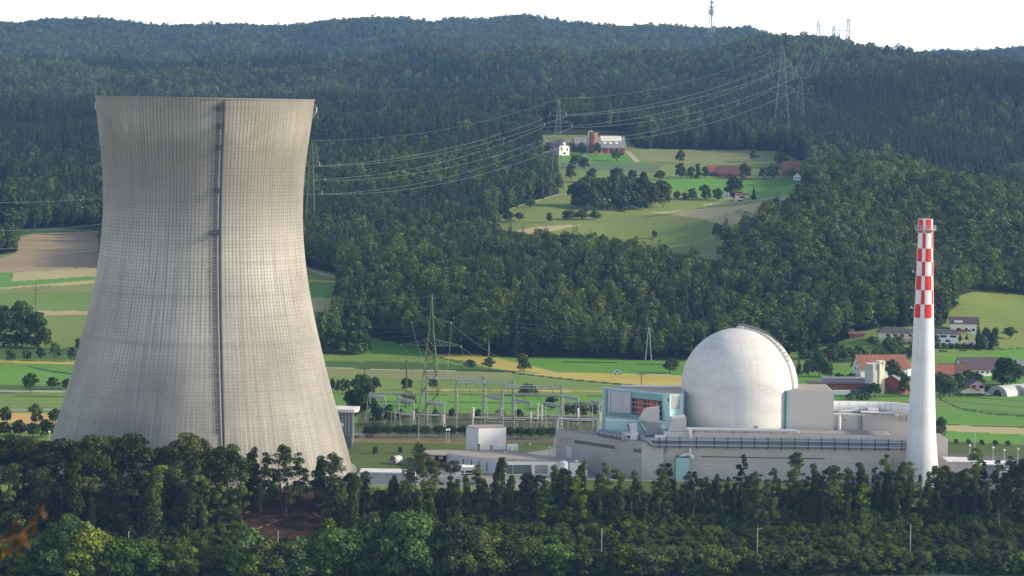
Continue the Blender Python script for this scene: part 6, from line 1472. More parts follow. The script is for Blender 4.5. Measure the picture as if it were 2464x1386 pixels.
    vehicle('white car parked below the white hilltop farmhouse', 1350, 378, 5.0, 1.8, cars['white']); vehicle('second white car parked by the hilltop orchard', 1408, 377, 5, 1.8, cars['white'])
    house('red roofed farmhouse with open timber barn on the meadow', 1757, 428, 24, 15, 4.5, 6.5, rad(-22), 'brick', 'plum', wins=[('f', -3, 1, 2, 1.8)], doors=[('f', 4, 0, 6, 4.0, DARKSTEEL, 'gate')], over=1.2, cat='farmhouse', name='farmhouse', group='meadow farms')
    house('orange roofed barn left of the red roofed farmhouse', 1718, 424, 16, 13, 4.5, 5.5, rad(-22), 'wood', 'orange', over=1.2, cat='barn', name='barn', group='meadow farms', doors=[('f', 0, 0, 5, 3.6, DARKSTEEL, 'gate')])
    house('small cream annex before the red roofed farmhouse', 1774, 431, 8, 4, 3.2, 1.2, 0, 'cream', 'brown', cat='annex', name='annex', group='meadow farms')
    house('steep red roofed barn at the wood edge right of the meadow', 1902, 424, 16, 15, 5.0, 8.5, rad(-18), 'brick', 'red', over=.9, cat='barn', name='barn', group='meadow farms')
    house('small white gabled house below the steep red roof', 1918, 434, 7, 8, 3.8, 3.2, rad(-15), 'white', 'grey', 'y', wins=[('f', -1.4, 1.4, 1.2, 1.4), ('f', 1.4, 1.4, 1.2, 1.4)], group='meadow farms')
    house('white cottage with arched windows left of the bright round tree', 1757, 478, 10, 6, 4.0, 1.4, 0, 'white', 'grey', wins=[('f', x, 1.2, 1.2, 1.6) for x in (-3, 0, 3)], cat='cottage', name='cottage', group='cottages')
    house('low cream cottage right behind the bright round tree', 1786, 480, 10, 6, 3.4, 1.2, 0, 'cream', 'brown', wins=[('f', 0, 1, 4, 1.4)], cat='cottage', name='cottage', group='cottages')
    vehicle('dark car parked before the low cream cottage', 1780, 486, 4.6, 1.7, cars['dark']); vehicle('pale car parked right of the small dark spruce', 1828, 477, 4.6, 1.7, cars['silver'])
pass
# ---------------------------------------------------------------- single trees, bushes and the river bank
PENDING = []        # (object, plural phrase, singular phrase, place, picture column)
ORD = ['leftmost', 'second from left', 'third from left', 'fourth from left', 'fifth from left', 'sixth from left', 'seventh from left', 'eighth from left', 'ninth from left', 'tenth from left', 'eleventh from left', 'twelfth from left', 'thirteenth from left', 'fourteenth from left', 'fifteenth from left', 'sixteenth from left']
def pend(o, one, many, place, u, cat, group):
    o['category'] = cat; o['group'] = group; PENDING.append((o, one, many, place, u))
def settle_labels():
    d = {}
    for r in PENDING: d.setdefault((r[1], r[3]), []).append(r)
    for (one, place), rs in d.items():
        rs.sort(key=lambda r: r[4])
        for i, r in enumerate(rs):
            if len(rs) == 1: r[0]['label'] = '%s %s' % (one, place)
            elif i == len(rs)-1: r[0]['label'] = 'rightmost of the %s %s' % (r[2], place)
            else: r[0]['label'] = '%s of the %s %s' % (ORD[min(i, len(ORD)-1)], r[2], place)

def tube_mesh(name, paths, mat):
    b = MB()
    for pts, r in paths: b.tube(pts, r, 6)
    me = bpy.data.meshes.new(name); me.from_pydata(b.v, [], b.f); me.materials.append(mat)
    me.polygons.foreach_set('use_smooth', [True]*len(me.polygons)); me.update(); return me
class Kind:
    """a tree kind of height 1 unit = 1 m at H; copied by copy_tree"""
    def __init__(s, name, H, R, lobes, n, leaf, mat, seed, bark=BARK, trunk_r=.25, conif=False, lean=0.0, base=0, extra=None, inner=.25):
        rng = np.random.RandomState(seed); s.name, s.H, s.R = name, H, R; s.proto = None
        if conif: V, T = conifer(rng, H, R, lobes, n, base); lb = []
        else:
            lb = lobes(rng) if callable(lobes) else lobes
            V, T = lobe_crown(rng, lb, n, leaf, inner)
        if extra:
            V2, T2 = extra(rng); V = np.concatenate([V, V2]); T = np.concatenate([T, T2])
        s.crown = mesh_quads('crown', V, T, mat)
        zz = np.linspace(0, H*.93, 7); wob = rng.normal(0, .018*H, (7, 2)).cumsum(0)*.5; wob[0] = 0
        path = [(wob[i, 0], wob[i, 1], zz[i]) for i in range(7)]
        ps = [(path, [trunk_r*(1-.87*i/6) for i in range(7)])]
        for l in lb[1:]:
            z0 = max(.5, min(l[2]-.35*math.hypot(l[0], l[1])-.3, H*.85)); f = z0/(H*.93)*6; i = min(int(f), 5); g = f-i
            a = np.array(path[i])*(1-g)+np.array(path[i+1])*g; e = np.array(l[:3]); m = .5*(a+e)+np.array([0, 0, -.06*H*.5])
            ps.append(([tuple(a), tuple(m), tuple(e)], [trunk_r*.32, trunk_r*.22, trunk_r*.1]))
        s.trunk = tube_mesh('trunk', ps, bark)
    def place(s, p, h, w=None, rz=0.0):
        """h in metres; w = width factor relative to the kind's own shape"""
        k = h/s.H; w = k if w is None else w
        if s.proto is None:
            o = bpy.data.objects.new(s.name, None); COL.objects.link(o)
            for nm, me in (('trunk', s.trunk), ('crown', s.crown)):
                c = bpy.data.objects.new(nm, me); COL.objects.link(c); c.parent = o
            s.proto = o
        else: o = copy_tree(s.proto)
        o.location = V3(p); o.scale = (w, w, k); o.rotation_euler = (RT.normal(0, .035), RT.normal(0, .035), rz)
        return o
def bl(H, R, base, nl, top=1.0): return lambda r: broad_lobes(r, H, R, base, nl, top)
def airy(H, R, base, n):
    def f(r):
        L_ = []
        for i in range(n):
            t = r.uniform(0, 1); a = r.uniform(0, 6.283); rr = R*(1-.75*t)*r.uniform(.3, 1); lr = R*r.uniform(.13, .27)
            L_.append((rr*math.cos(a), rr*math.sin(a), base+(H-base)*(.03+.93*t), lr*1.15, lr*1.15, lr*r.uniform(.75, 1.1)))
        L_.append((0, 0, H*.97, R*.2, R*.2, R*.2)); return L_
    return f
def column(H, R, n, base=0.0):
    def f(r):
        L_ = [(0, 0, H*.45, R*.5, R*.5, H*.42)]
        for i in range(n):
            t = i/(n-1); a = r.uniform(0, 6.283); rr = R*r.uniform(.2, .6)*(1-.4*t); lr = R*r.uniform(.45, .75)*(1-.35*t)
            L_.append((rr*math.cos(a), rr*math.sin(a), base+(H-base)*(.06+.88*t), lr, lr, lr*1.2))
        return L_
    return f
def two_part(H, R, seed=0):
    """leafy lower ivy sleeve under a loose spreading top"""
    def f(r):
        L_ = column(H*.62, R*.55, 6)(r)
        for i in range(9):
            a = r.uniform(0, 6.283); t = r.uniform(.5, 1); rr = R*r.uniform(.25, .85)*(1.15-.6*t); lr = R*r.uniform(.2, .34)
            L_.append((rr*math.cos(a), rr*math.sin(a), H*(.5+.46*t), lr*1.2, lr*1.2, lr*.7))
        return L_
    return f

KB = {
 'slender':  [Kind('slender_bank_tree', 16, 2.6, column(16, 2.6, 9, 1), 4200, .24, LM['bank'], 1), Kind('slender_bank_tree', 16, 2.9, two_part(16, 3.0), 4200, .24, LM['bank'], 2), Kind('slender_bank_tree', 16, 2.4, column(16, 2.4, 11, 2), 4000, .24, LM['bank'], 31)],
 'spread':   [Kind('spreading_bank_tree', 16, 5.2, bl(16, 5.2, 5, 22), 6000, .27, LM['bank'], 3), Kind('spreading_bank_tree', 16, 4.6, two_part(16, 5.2), 5600, .27, LM['bank'], 4), Kind('spreading_bank_tree', 16, 5.0, bl(16, 5.0, 3, 26), 6000, .27, LM['bank'], 32)],
 'pine':     [Kind('bank_pine', 17, 2.6, airy(17, 2.8, 6, 24), 1500, .27, LM['pine'], 5, PALEBARK, .15), Kind('bank_pine', 17, 2.4, airy(17, 2.6, 3.5, 30), 1700, .27, LM['pine'], 6, BARK, .18)],
 'airy':     [Kind('airy_bank_tree', 17, 4.0, airy(17, 4.2, 2.5, 44), 3400, .24, LM['bushy'], 7, BARK, .24), Kind('airy_bank_tree', 17, 3.4, airy(17, 3.6, 3.5, 36), 2900, .24, LM['bushy'], 8, BARK, .22)],
 'bush':     [Kind('bank_bush', 6, 3.2, bl(6, 3.2, .4, 12), 2800, .25, LM['bushy'], 9, BARK, .14), Kind('bank_bush', 6, 2.8, bl(6, 2.8, .2, 9), 2400, .25, LM['bushy'], 10, BARK, .14), Kind('bank_bush', 6, 3.0, airy(6.2, 3.2, .5, 34), 2100, .25, LM['bushy'], 11, BARK, .14)],
 'willow':   [Kind('bank_willow', 8, 4.2, bl(8, 4.2, .3, 20), 4800, .26, LM['bushy'], 12, BARK, .2), Kind('bank_willow', 8, 3.8, bl(8, 3.8, .2, 16, 1.3), 4400, .26, LM['bushy'], 13, BARK, .2)],
}
KF = {
 'round':  [Kind('field_tree', 10, 4.6, bl(10, 4.6, 1.8, 13), 1400, .5, LM['field'], 14), Kind('field_tree', 10, 4.2, bl(10, 4.2, 2.0, 11), 1300, .5, LM['field'], 15), Kind('field_tree', 10, 4.9, bl(10, 4.9, .6, 16), 1500, .5, LM['field'], 16)],
 'big':    [Kind('large_tree', 18, 8, bl(18, 8, 1.0, 24), 3000, .75, LM['field'], 17), Kind('large_tree', 18, 7, bl(18, 7, .8, 20), 2700, .75, LM['field'], 18)],
 'poplar': [Kind('tall_tree', 16, 4, column(16, 4, 9, .5), 1500, .55, LM['field'], 19)],
 'conifer': [Kind('spruce', 14, 2.6, 26, 12, .55, LM['conif'], 20, conif=True, base=.08)],
 'ragged': [Kind('ragged_spruce', 22, 3.2, 17, 8, .6, LM['conif'], 21, conif=True, base=.3)],
 'shrub':  [Kind('shrub', 4, 3, bl(4, 3, .1, 10), 900, .36, LM['field'], 22, BARK, .12), Kind('shrub', 4, 2.6, bl(4, 2.6, .1, 8), 800, .36, LM['field'], 23, BARK, .12)],
 'trim':   [Kind('clipped_tree', 4.6, 2.5, lambda r: [(0, 0, 2.9, 2.45, 2.45, 1.6)]+[(1.5*math.cos(a), 1.5*math.sin(a), 2.9, .95, .95, .95) for a in np.arange(0, 6.2, .9)], 1500, .22, LM['trim'], 24, BARK, .14, inner=.15)],
 'purple': [Kind('copper_beech', 8, 3.4, bl(8, 3.4, .5, 11), 1000, .5, LM['purple'], 25)],
}
RT = np.random.RandomState(77)
ZONES = [(0, 'left of the tower foot'), (130, 'before the left part of the tower'), (340, 'before the middle of the tower'), (570, 'before the right part of the tower'), (860, 'before the pump house'), (1010, 'before the gate house'),
         (1200, 'before the white warehouse'), (1420, 'before the slanting side hall'), (1640, 'below the reactor dome'), (1900, 'before the long hall'), (2150, 'before the chimney foot'), (2275, 'before the right-hand yard')]
def zone(u):
    z = ZONES[0][1]
    for a, n in ZONES:
        if u >= a: z = n
    return z
TXT = {'slender': ('slender tree', 'slender trees'), 'spread': ('broad dark tree', 'broad dark trees'), 'pine': ('thin-crowned pine', 'thin-crowned pines'),
       'airy': ('airy tree', 'airy trees'), 'bush': ('green waterside bush', 'green waterside bushes'), 'willow': ('large round waterside shrub', 'large round waterside shrubs')}
def bank_one(kind, u, vtop, t, wf=1.0, what=''):
    """tree on the bank whose top reaches the picture row vtop; t = metres up from the water line"""
    a = (u-1232)/FPX; Y = shore(a)+t; p = PY(u, Y); zt = P(u, vtop, Y)[2]; h = max(2.5, zt-p[2])
    ks = KB[kind]; k = ks[RT.randint(len(ks))]
    o = k.place(p-np.array([0, 0, .3]), h+.3, h/k.H*wf*RT.uniform(.92, 1.12), RT.uniform(0, 6.28))
    one, many = TXT[kind]
    pend(o, what+one, what+many, zone(u), u, 'bush' if kind in ('bush', 'willow') else 'tree', 'trees on the river bank' if kind not in ('bush', 'willow') else 'bushes along the water')
TOPS = [(20, 1046, 'spread'), (77, 1057, 'spread'), (130, 1060, 'spread'), (175, 1062, 'slender'), (218, 1049, 'spread'), (262, 1052, 'spread'), (309, 1050, 'spread'), (338, 1068, 'slender'), (377, 1081, 'spread'), (412, 1076, 'spread'),
        (454, 1046, 'spread'), (492, 1084, 'slender'), (545, 1074, 'spread'), (608, 1077, 'slender'), (637, 1090, 'airy'), (679, 1073, 'airy'), (720, 1090, 'airy'), (768, 1094, 'slender'), (803, 1092, 'airy'), (842, 1138, 'spread'),
        (877, 1135, 'airy'), (948, 1150, 'spread'), (1000, 1066, 'airy'), (1038, 1108, 'airy'), (1085, 1102, 'slender'), (1151, 1118, 'airy'), (1203, 1100, 'slender'), (1267, 1138, 'spread'), (1300, 1145, 'spread'), (1331, 1121, 'slender'),
        (1360, 1128, 'spread'), (1396, 1109, 'slender'), (1438, 1140, 'pine'), (1454, 1114, 'airy'), (1489, 1124, 'slender'), (1533, 1134, 'slender'), (1586, 1117, 'airy'), (1613, 1116, 'pine'), (1652, 1134, 'airy'), (1684, 1146, 'slender'), (1720, 1141, 'slender'),
        (1783, 1094, 'pine'), (1821, 1136, 'slender'), (1862, 1127, 'airy'), (1912, 1090, 'airy'), (1963, 1117, 'slender'), (2003, 1124, 'spread'), (2038, 1128, 'airy'), (2070, 1114, 'slender'), (2104, 1124, 'pine'), (2131, 1094, 'airy'), (2161, 1111, 'slender'),
        (2195, 1113, 'airy'), (2245, 1121, 'airy'), (2270, 1124, 'spread'), (2309, 1134, 'spread'), (2346, 1080, 'airy'), (2366, 1108, 'pine'), (2398, 1108, 'airy'), (2432, 1098, 'airy'), (2462, 1104, 'spread')]
def river_bank_plants():
    for u, v, k in TOPS:
        scar = 575 < u < 800
        bank_one(k, u, v, RT.uniform(46, 58) if not scar else RT.uniform(50, 60), {'slender': 1.3, 'airy': 1.3, 'pine': 1.15}.get(k, 1.1 if u < 560 else .95), 'top-row ')
    # the darker second rank below the tree tops
    u = -40
    while u < 2510:
        dense = u < 560 or u > 880
        if 585 < u < 790: u += 34; continue
        t = RT.uniform(26, 46) if u < 880 else RT.uniform(37, 54); base = np.interp(u, [0, 300, 560, 860, 1100, 1700, 2464], [1116, 1122, 1132, 1158, 1152, 1148, 1152])
        bank_one((['slender', 'spread', 'slender', 'spread', 'airy', 'slender', 'pine'] if u < 560 else ['slender', 'slender', 'slender', 'slender', 'airy', 'airy', 'pine'])[RT.randint(7)], u+RT.uniform(-8, 8), base+RT.uniform(-14, 34), t, 1.3 if u < 560 else 1.15, 'second-rank ')
        u += RT.uniform(19, 30)
    for u, v, k in ((795, 1156, 'slender'), (2186, 1138, 'slender'), (2212, 1143, 'slender'), (2236, 1136, 'slender'), (2258, 1140, 'slender'), (625, 1150, 'pine'), (690, 1150, 'pine')): bank_one(k, u, v, 44, .8, 'second-rank ')
    # shoreline shrubs
    for u, v, k in ((25, 1312, 'willow'), (95, 1290, 'willow'), (170, 1247, 'willow'), (205, 1275, 'willow'), (268, 1298, 'willow'), (345, 1296, 'willow'), (440, 1312, 'willow'), (505, 1318, 'willow'), (410, 1340, 'bush'), (600, 1282, 'bush'), (792, 1262, 'bush'), (650, 1300, 'bush'), (575, 1338, 'bush'), (610, 1326, 'willow'),
                    (715, 1298, 'willow'), (765, 1300, 'willow'), (835, 1276, 'willow'), (885, 1240, 'willow'), (985, 1236, 'willow'), (935, 1290, 'willow'), (1092, 1254, 'willow'), (1045, 1298, 'willow'), (1160, 1286, 'willow'), (1215, 1300, 'willow'), (1270, 1296, 'willow'), (1340, 1312, 'willow'),
                    (1400, 1318, 'willow'), (1330, 1335, 'bush')):
        bank_one(k, u, v, RT.uniform(.5, 5), np.interp(v, [1240, 1320], [1.0, 1.45]), '')
    u = 1440
    while u < 2500:
        bank_one(['bush', 'willow', 'bush'][RT.randint(3)], u, RT.uniform(1312, 1342), RT.uniform(2.5, 5.5), 1.6, 'lowest '); u += RT.uniform(20, 32)
    u = 1240
    while u < 2500:
        bank_one('bush', u, RT.uniform(1290, 1318), RT.uniform(13, 26), 1.35, 'upper '); u += RT.uniform(60, 90)
    # low scrub: nobody could count it
    col = bpy.data.collections.new('scrub_kinds')
    for i in range(4):
        r = np.random.RandomState(60+i); V, T = lobe_crown(r, broad_lobes(r, 1.0, .75, .0, 9), 420, .075, .2)
        col.objects.link(forest_kind('a_scrub_%d' % i, V, T, LM['bushy'] if i < 3 else LM['bank']))
    ng = scatter_tree(col); rng = np.random.RandomState(8)
    n = 6500; a = rng.uniform(-.225, .225, n); t = rng.uniform(.2, 64, n); Y = shore(a)+t; x = a*Y
    p = np.stack([x, Y, hgt(x, Y)-.2], 1); uu, vv = proj(p)
    sc_ = inpoly(uu, vv, [(575, 1178), (800, 1172), (805, 1240), (785, 1294), (690, 1302), (600, 1292), (570, 1250)])
    k = ~sc_; p = p[k]; t = t[k]; n = len(p)
    h = np.where(t > 30, rng.uniform(1.2, 3.0, n), rng.uniform(.9, 2.3, n)); w = h*rng.uniform(.8, 1.4, n)
    forest('undergrowth', 'low green scrub covering the river bank', p, rng.randint(0, 4, n), np.stack([w, w, h], 1), rng, ng, 'scrub')
river_bank_plants()

def tree(kind, u, v, vtop, wpx=None, one='', place='', many=None, cat='tree', group='trees standing in the fields', Y=None):
    """tree rooted at picture point (u,v), top at row vtop, crown wpx picture units wide"""
    p = G(u, v) if Y is None else PY(u, Y); zt = P(u, vtop, p[1])[2]; h = max(1.5, zt-p[2])
    ks = KF[kind]; k = ks[RT.randint(len(ks))]
    w = (wpx*p[1]/FPX)/(2*k.R*1.12) if wpx else h/k.H
    o = k.place(p-np.array([0, 0, .2]), h+.2, w, RT.uniform(0, 6.28))
    pend(o, one, many or one+'s', place, u, cat, group); return o
def field_trees():
    FT = 'dark round field tree'; FTS = 'dark round field trees'
    tree('big', 12, 600, 452, 118, 'very large green tree', 'at the left edge above the brown field')
    for u, v, vt in ((8, 606, 545), (30, 604, 560)): tree('conifer', u, v, vt, 34, 'dark spruce', 'under the large tree at the left edge', 'dark spruces')
    for u, v, vt, w in ((10, 836, 738, 80), (52, 836, 726, 62), (88, 836, 752, 70), (112, 838, 790, 34)): tree('big', u, v, vt, w, 'dense dark tree', 'in the grove below the left power pole', 'dense dark trees', group='grove left of the tower')
    for u, v, vt, w in ((28, 867, 842, 34), (66, 867, 842, 28), (98, 868, 836, 26), (132, 869, 826, 36), (172, 870, 836, 34), (188, 845, 815, 20)): tree('round', u, v, vt, w, FT, 'in the row left of the tower', FTS, group='tree row left of the tower')
    for u, v, vt, w in ((72, 946, 899, 48), (127, 938, 908, 40), (162, 936, 912, 30)): tree('round', u, v, vt, w, FT, 'by the pale track left of tower', FTS)
    for u, v, vt, w in ((15, 1020, 980, 44), (84, 1022, 974, 44), (132, 1024, 984, 46)): tree('round', u, v, vt, w, 'dark tree', 'before the orange field left of the tower', 'dark trees')
    for u, v, vt, w in ((10, 1050, 1016, 50), (48, 1050, 1012, 52), (80, 1056, 1018, 44), (110, 1052, 1010, 46)): tree('round', u, v, vt, w, 'bushy tree', 'beside the tower foot', 'bushy trees')
    for u, v, vt, w in ((785, 848, 752, 70), (818, 850, 778, 74), (856, 851, 762, 84), (795, 850, 800, 60), (878, 850, 806, 48)): tree('big', u, v, vt, w, 'large dark tree', 'in the grove right of the tower', 'large dark trees', group='grove right of the tower')
    for u, v, vt, w in ((765, 643, 612, 30), (785, 645, 608, 30), (826, 662, 640, 26)): tree('round', u, v, vt, w, FT, 'by the footpath behind the tower edge', FTS)
    for u, v, vt, w in ((800, 946, 912, 18), (812, 946, 914, 18), (824, 946, 912, 20), (836, 946, 914, 18)): tree('round', u, v, vt, w, 'small tree', 'in the short row beside the tower', 'small dark trees')
    tree('big', 872, 1002, 902, 76, 'big dark leafy tree', 'behind the first low gantry')
    tree('big', 846, 1000, 938, 50, 'dark bushy tree', 'between the tower and the first gantry')
    for u, v, vt, w in ((905, 936, 908, 30), (978, 938, 910, 34), (1042, 938, 912, 32)): tree('round', u, v, vt, w, FT, 'behind the left gantries', FTS)
    tree('round', 985, 978, 944, 50, 'dark spreading tree', 'at the foot of the brown wooden pole')
    for u, v, vt, w in ((1133, 891, 866, 36), (1175, 891, 860, 36)): tree('round', u, v, vt, w, FT, 'beside the yellow strip', FTS)
    tree('round', 1260, 895, 852, 44, 'lone round tree', 'at the tip of the yellow field')
    tree('round', 1612, 898, 862, 48, 'round dark tree', 'behind the yellow field left of the dome')
    for u, v, vt, w in ((1272, 952, 924, 60), (1325, 985, 955, 44), (1365, 1000, 972, 36), (1395, 1005, 968, 46), (1428, 1005, 968, 40), (1250, 1005, 985, 26), (1205, 1005, 982, 26), (1150, 1010, 985, 24), (1090, 1012, 982, 24), (1045, 1012, 985, 20), (1000, 1015, 984, 24), (965, 1020, 985, 26), (935, 1022, 975, 34), (905, 1024, 970, 40)):
        tree('round', u, v, vt, w, 'dark bushy tree', 'behind the switchyard', 'dark bushy trees', group='bushy trees behind the switchyard')
    for u in (888, 908, 932, 960, 980, 1003, 1022, 1056, 1084, 1118): tree('trim', u, 1053, 1022+RT.uniform(-2, 2), 37, 'clipped round tree', 'in the row left of the white cube', 'clipped round trees', group='clipped trees before the switchyard')
    for u in (1228, 1252, 1277, 1302, 1326): tree('trim', u, 1057, 1028+RT.uniform(-1, 1), 33, 'clipped round tree', 'in the row right of the white cube', 'clipped round trees', group='clipped trees before the switchyard')
    for u, v, vt, w, pl in ((903, 1092, 1074, 20, 'on the grass slope above the culvert'), (962, 1090, 1076, 18, 'on the grass slope beside the culvert'), (2262, 1062, 1004, 40, 'right behind the chimney foot')): tree('shrub', u, v, vt, w, 'leafy shrub', pl, None, 'shrub', 'shrubs on the grass slope')
    # hill meadow and farm
    OT = 'rounded orchard tree'; OTS = 'rounded orchard trees'
    for u, v, vt, w in ((1371, 366, 342, 26), (1401, 373, 343, 30), (1434, 376, 344, 28), (1483, 389, 361, 36), (1385, 404, 374, 46), (1406, 408, 380, 32)): tree('round', u, v, vt, w, OT, 'before the hilltop barn', OTS, group='orchard trees round the farm')
    for u, v, vt, w in ((1374, 434, 395, 32), (1423, 440, 406, 36), (1487, 436, 404, 44), (1520, 434, 410, 34), (1550, 437, 414, 26), (1586, 434, 411, 34)): tree('round', u, v, vt, w, 'dark meadow tree', 'below the blue-green field', 'dark meadow trees', group='orchard trees round the farm')
    for u, v, vt, w in ((1635, 393, 362, 28), (1814, 390, 360, 30)): tree('round', u, v, vt, w, 'single tree', 'at the pale field', 'single trees', group='orchard trees round the farm')
    for u, v, vt, w in ((1639, 432, 394, 38), (1697, 428, 402, 26), (1662, 430, 402, 30)): tree('round', u, v, vt, w, OT, 'left of the red-roofed farm', OTS, group='orchard trees round the farm')
    tree('poplar', 1680, 430, 394, 22, 'narrow dark tree', 'left of the red-roofed farm')
    for u, v, vt, w in ((1793, 432, 394, 36), (1838, 432, 404, 36), (1860, 430, 396, 40), (1876, 402, 364, 46), (1905, 432, 406, 30), (1944, 432, 396, 40)): tree('round', u, v, vt, w, OT, 'between the red-roofed farms', OTS, group='orchard trees round the farm')
    for u, v, vt, w in ((1390, 500, 440, 40), (1412, 504, 424, 46), (1445, 506, 430, 48), (1480, 506, 416, 50), (1510, 505, 424, 46), (1540, 504, 428, 44), (1568, 502, 440, 40), (1595, 500, 434, 40), (1430, 508, 462, 40), (1495, 508, 466, 40)):
        tree('big', u, v, vt, w*1.45, 'big dark tree', 'in the copse on the hill meadow', 'big dark trees', group='copse on the hill meadow')
    tree('big', 1768, 479, 424, 56, 'big bright round tree', 'beside the small white cottages')
    tree('conifer', 1814, 479, 442, 17, 'small dark spruce', 'beside the small white cottages')
    for u, v, vt, w in ((1628, 482, 460, 22), (1648, 482, 464, 20), (1666, 483, 454, 32), (1697, 483, 446, 36), (1727, 483, 454, 30)): tree('round', u, v, vt, w, 'dark hedge tree', 'left of the small white cottages', 'dark hedge trees', group='hedge trees by the cottages')
    tree('ragged', 1746, 600, 510, 46, 'tall ragged spruce', 'on the edge of the hill meadow')
    for u, v, vt, w in ((1724, 578, 538, 34), (1786, 572, 528, 28)): tree('round', u, v, vt, w, 'leafy tree', 'beside the tall ragged spruce', 'leafy trees')
    tree('round', 1575, 573, 555, 16, 'tiny lone tree', 'in the middle of the hill meadow')
    for u, v, vt, w in ((1322, 536, 512, 22), (1220, 535, 508, 36), (1250, 532, 512, 32), (1275, 500, 478, 30), (1140, 540, 488, 50), (1168, 535, 494, 40)): tree('round', u, v, vt, w, 'pale bushy tree', 'on the left tip of the hill meadow', 'pale bushy trees', group='bushes on the hill meadow')
    for u, v, vt, w in ((1370, 528, 506, 44), (1400, 528, 505, 44), (1430, 528, 508, 34)): tree('shrub', u, v, vt, w, 'low dark thicket', 'below the copse on the meadow', 'low dark thickets', 'shrub', group='bushes on the hill meadow')
    for u, v, vt, w in ((1152, 362, 318, 26), (1172, 364, 312, 26), (1198, 364, 316, 28), (1222, 366, 312, 30)): tree('poplar', u, v, vt, w, 'pale tall tree', 'before the small sunlit clearing', 'pale tall trees')
    # village
    VT = 'village tree'
    tree('poplar', 1928, 862, 774, 46, 'tall pale tree', 'right of the dome')
    for u, v, vt, w in ((1945, 906, 868, 36), (1972, 906, 850, 48), (1992, 908, 874, 34), (2020, 914, 898, 28), (2050, 914, 898, 26)): tree('round', u, v, vt, w, 'green village tree', 'between the dome and the red farmhouse', 'green village trees', group='village trees')
    tree('purple', 1989, 878, 838, 24, 'dark purple tree', 'on the slope right of the dome')
    tree('conifer', 1922, 900, 856, 22, 'blue-grey small spruce', 'right of the dome')
    for u, v, vt, w in ((2152, 928, 866, 46), (2174, 955, 902, 40), (2160, 945, 890, 40)): tree('round', u, v, vt, w, 'dense green tree', 'between the feed tower and chimney', 'dense green trees', group='village trees')
    tree('round', 2104, 958, 922, 50, 'round green tree', 'before the feed tower')
    for u, v, vt, w in ((2262, 955, 898, 52), (2285, 955, 904, 58), (2306, 950, 900, 50), (2330, 930, 892, 46), (2352, 926, 898, 44), (2320, 940, 905, 44)): tree('round', u, v, vt, w, 'dense green tree', 'right of the chimney among the houses', 'dense green trees', group='village trees')
    for u, v, vt, w in ((2405, 925, 884, 50), (2424, 928, 861, 66), (2450, 920, 876, 40)): tree('big', u, v, vt, w, 'big green tree', 'above the white tunnels', 'big green trees', group='village trees')
    tree('round', 2380, 948, 928, 26, 'small round tree', 'beside the pink house')
    tree('conifer', 2354, 826, 768, 24, 'tall dark spruce', 'beside the white hillside house')
    for u, v, vt, w in ((2375, 838, 790, 34), (2392, 842, 790, 30), (2366, 842, 806, 30)): tree('round', u, v, vt, w, 'dark tree', 'right of the white hillside house', 'dark trees', group='village trees')
    tree('round', 2428, 816, 787, 42, 'lone dark tree', 'on the right-hand meadow')
    for u, v, vt, w in ((2310, 818, 800, 14), (2326, 816, 802, 12), (2300, 818, 804, 14)): tree('conifer', u, v, vt, w, 'small garden conifer', 'below the white hillside house', 'small garden conifers', group='village trees')
    rr = np.random.RandomState(3)
    for i in range(44):
        u = rr.uniform(1940, 2250); v = np.interp(u, [1940, 2250], [868, 842])+rr.uniform(-30, 14); tree('shrub', u, v, v-rr.uniform(12, 26), rr.uniform(24, 46), 'leafy shrub', 'on the slope below the bungalows', 'leafy shrubs', 'shrub', 'shrubs on the slope below the bungalows')
    for i in range(9):
        u = 2256+i*16; tree('shrub', u, 838+i*.4, 826, 22, 'dark hedge shrub', 'below the white houses', 'dark hedge shrubs', 'shrub', 'hedge below the white houses')
    for u, v, vt, w in ((2045, 790, 772, 40), (2075, 792, 770, 40), (2020, 800, 772, 40), (2100, 792, 766, 34), (1990, 820, 786, 44), (1955, 838, 796, 44)): tree('shrub', u, v, vt, w, 'bright green shrub', 'at the wood edge behind the bungalows', 'bright green shrubs', 'shrub', 'shrubs at the wood edge')
    for i, u in enumerate((2300, 2330, 2362, 2395, 2425)): tree('shrub', u, 1068+i, 1056+i, 16, 'small dark shrub', 'along the rough grass strip', 'small dark shrubs', 'shrub', 'shrubs on the rough grass strip')
    for i, u in enumerate((2045, 2066, 2085)): tree('shrub', u, 962, 946, 26, 'green shrub', 'behind the grey annex', 'green shrubs', 'shrub', 'shrubs behind the annex')
field_trees()

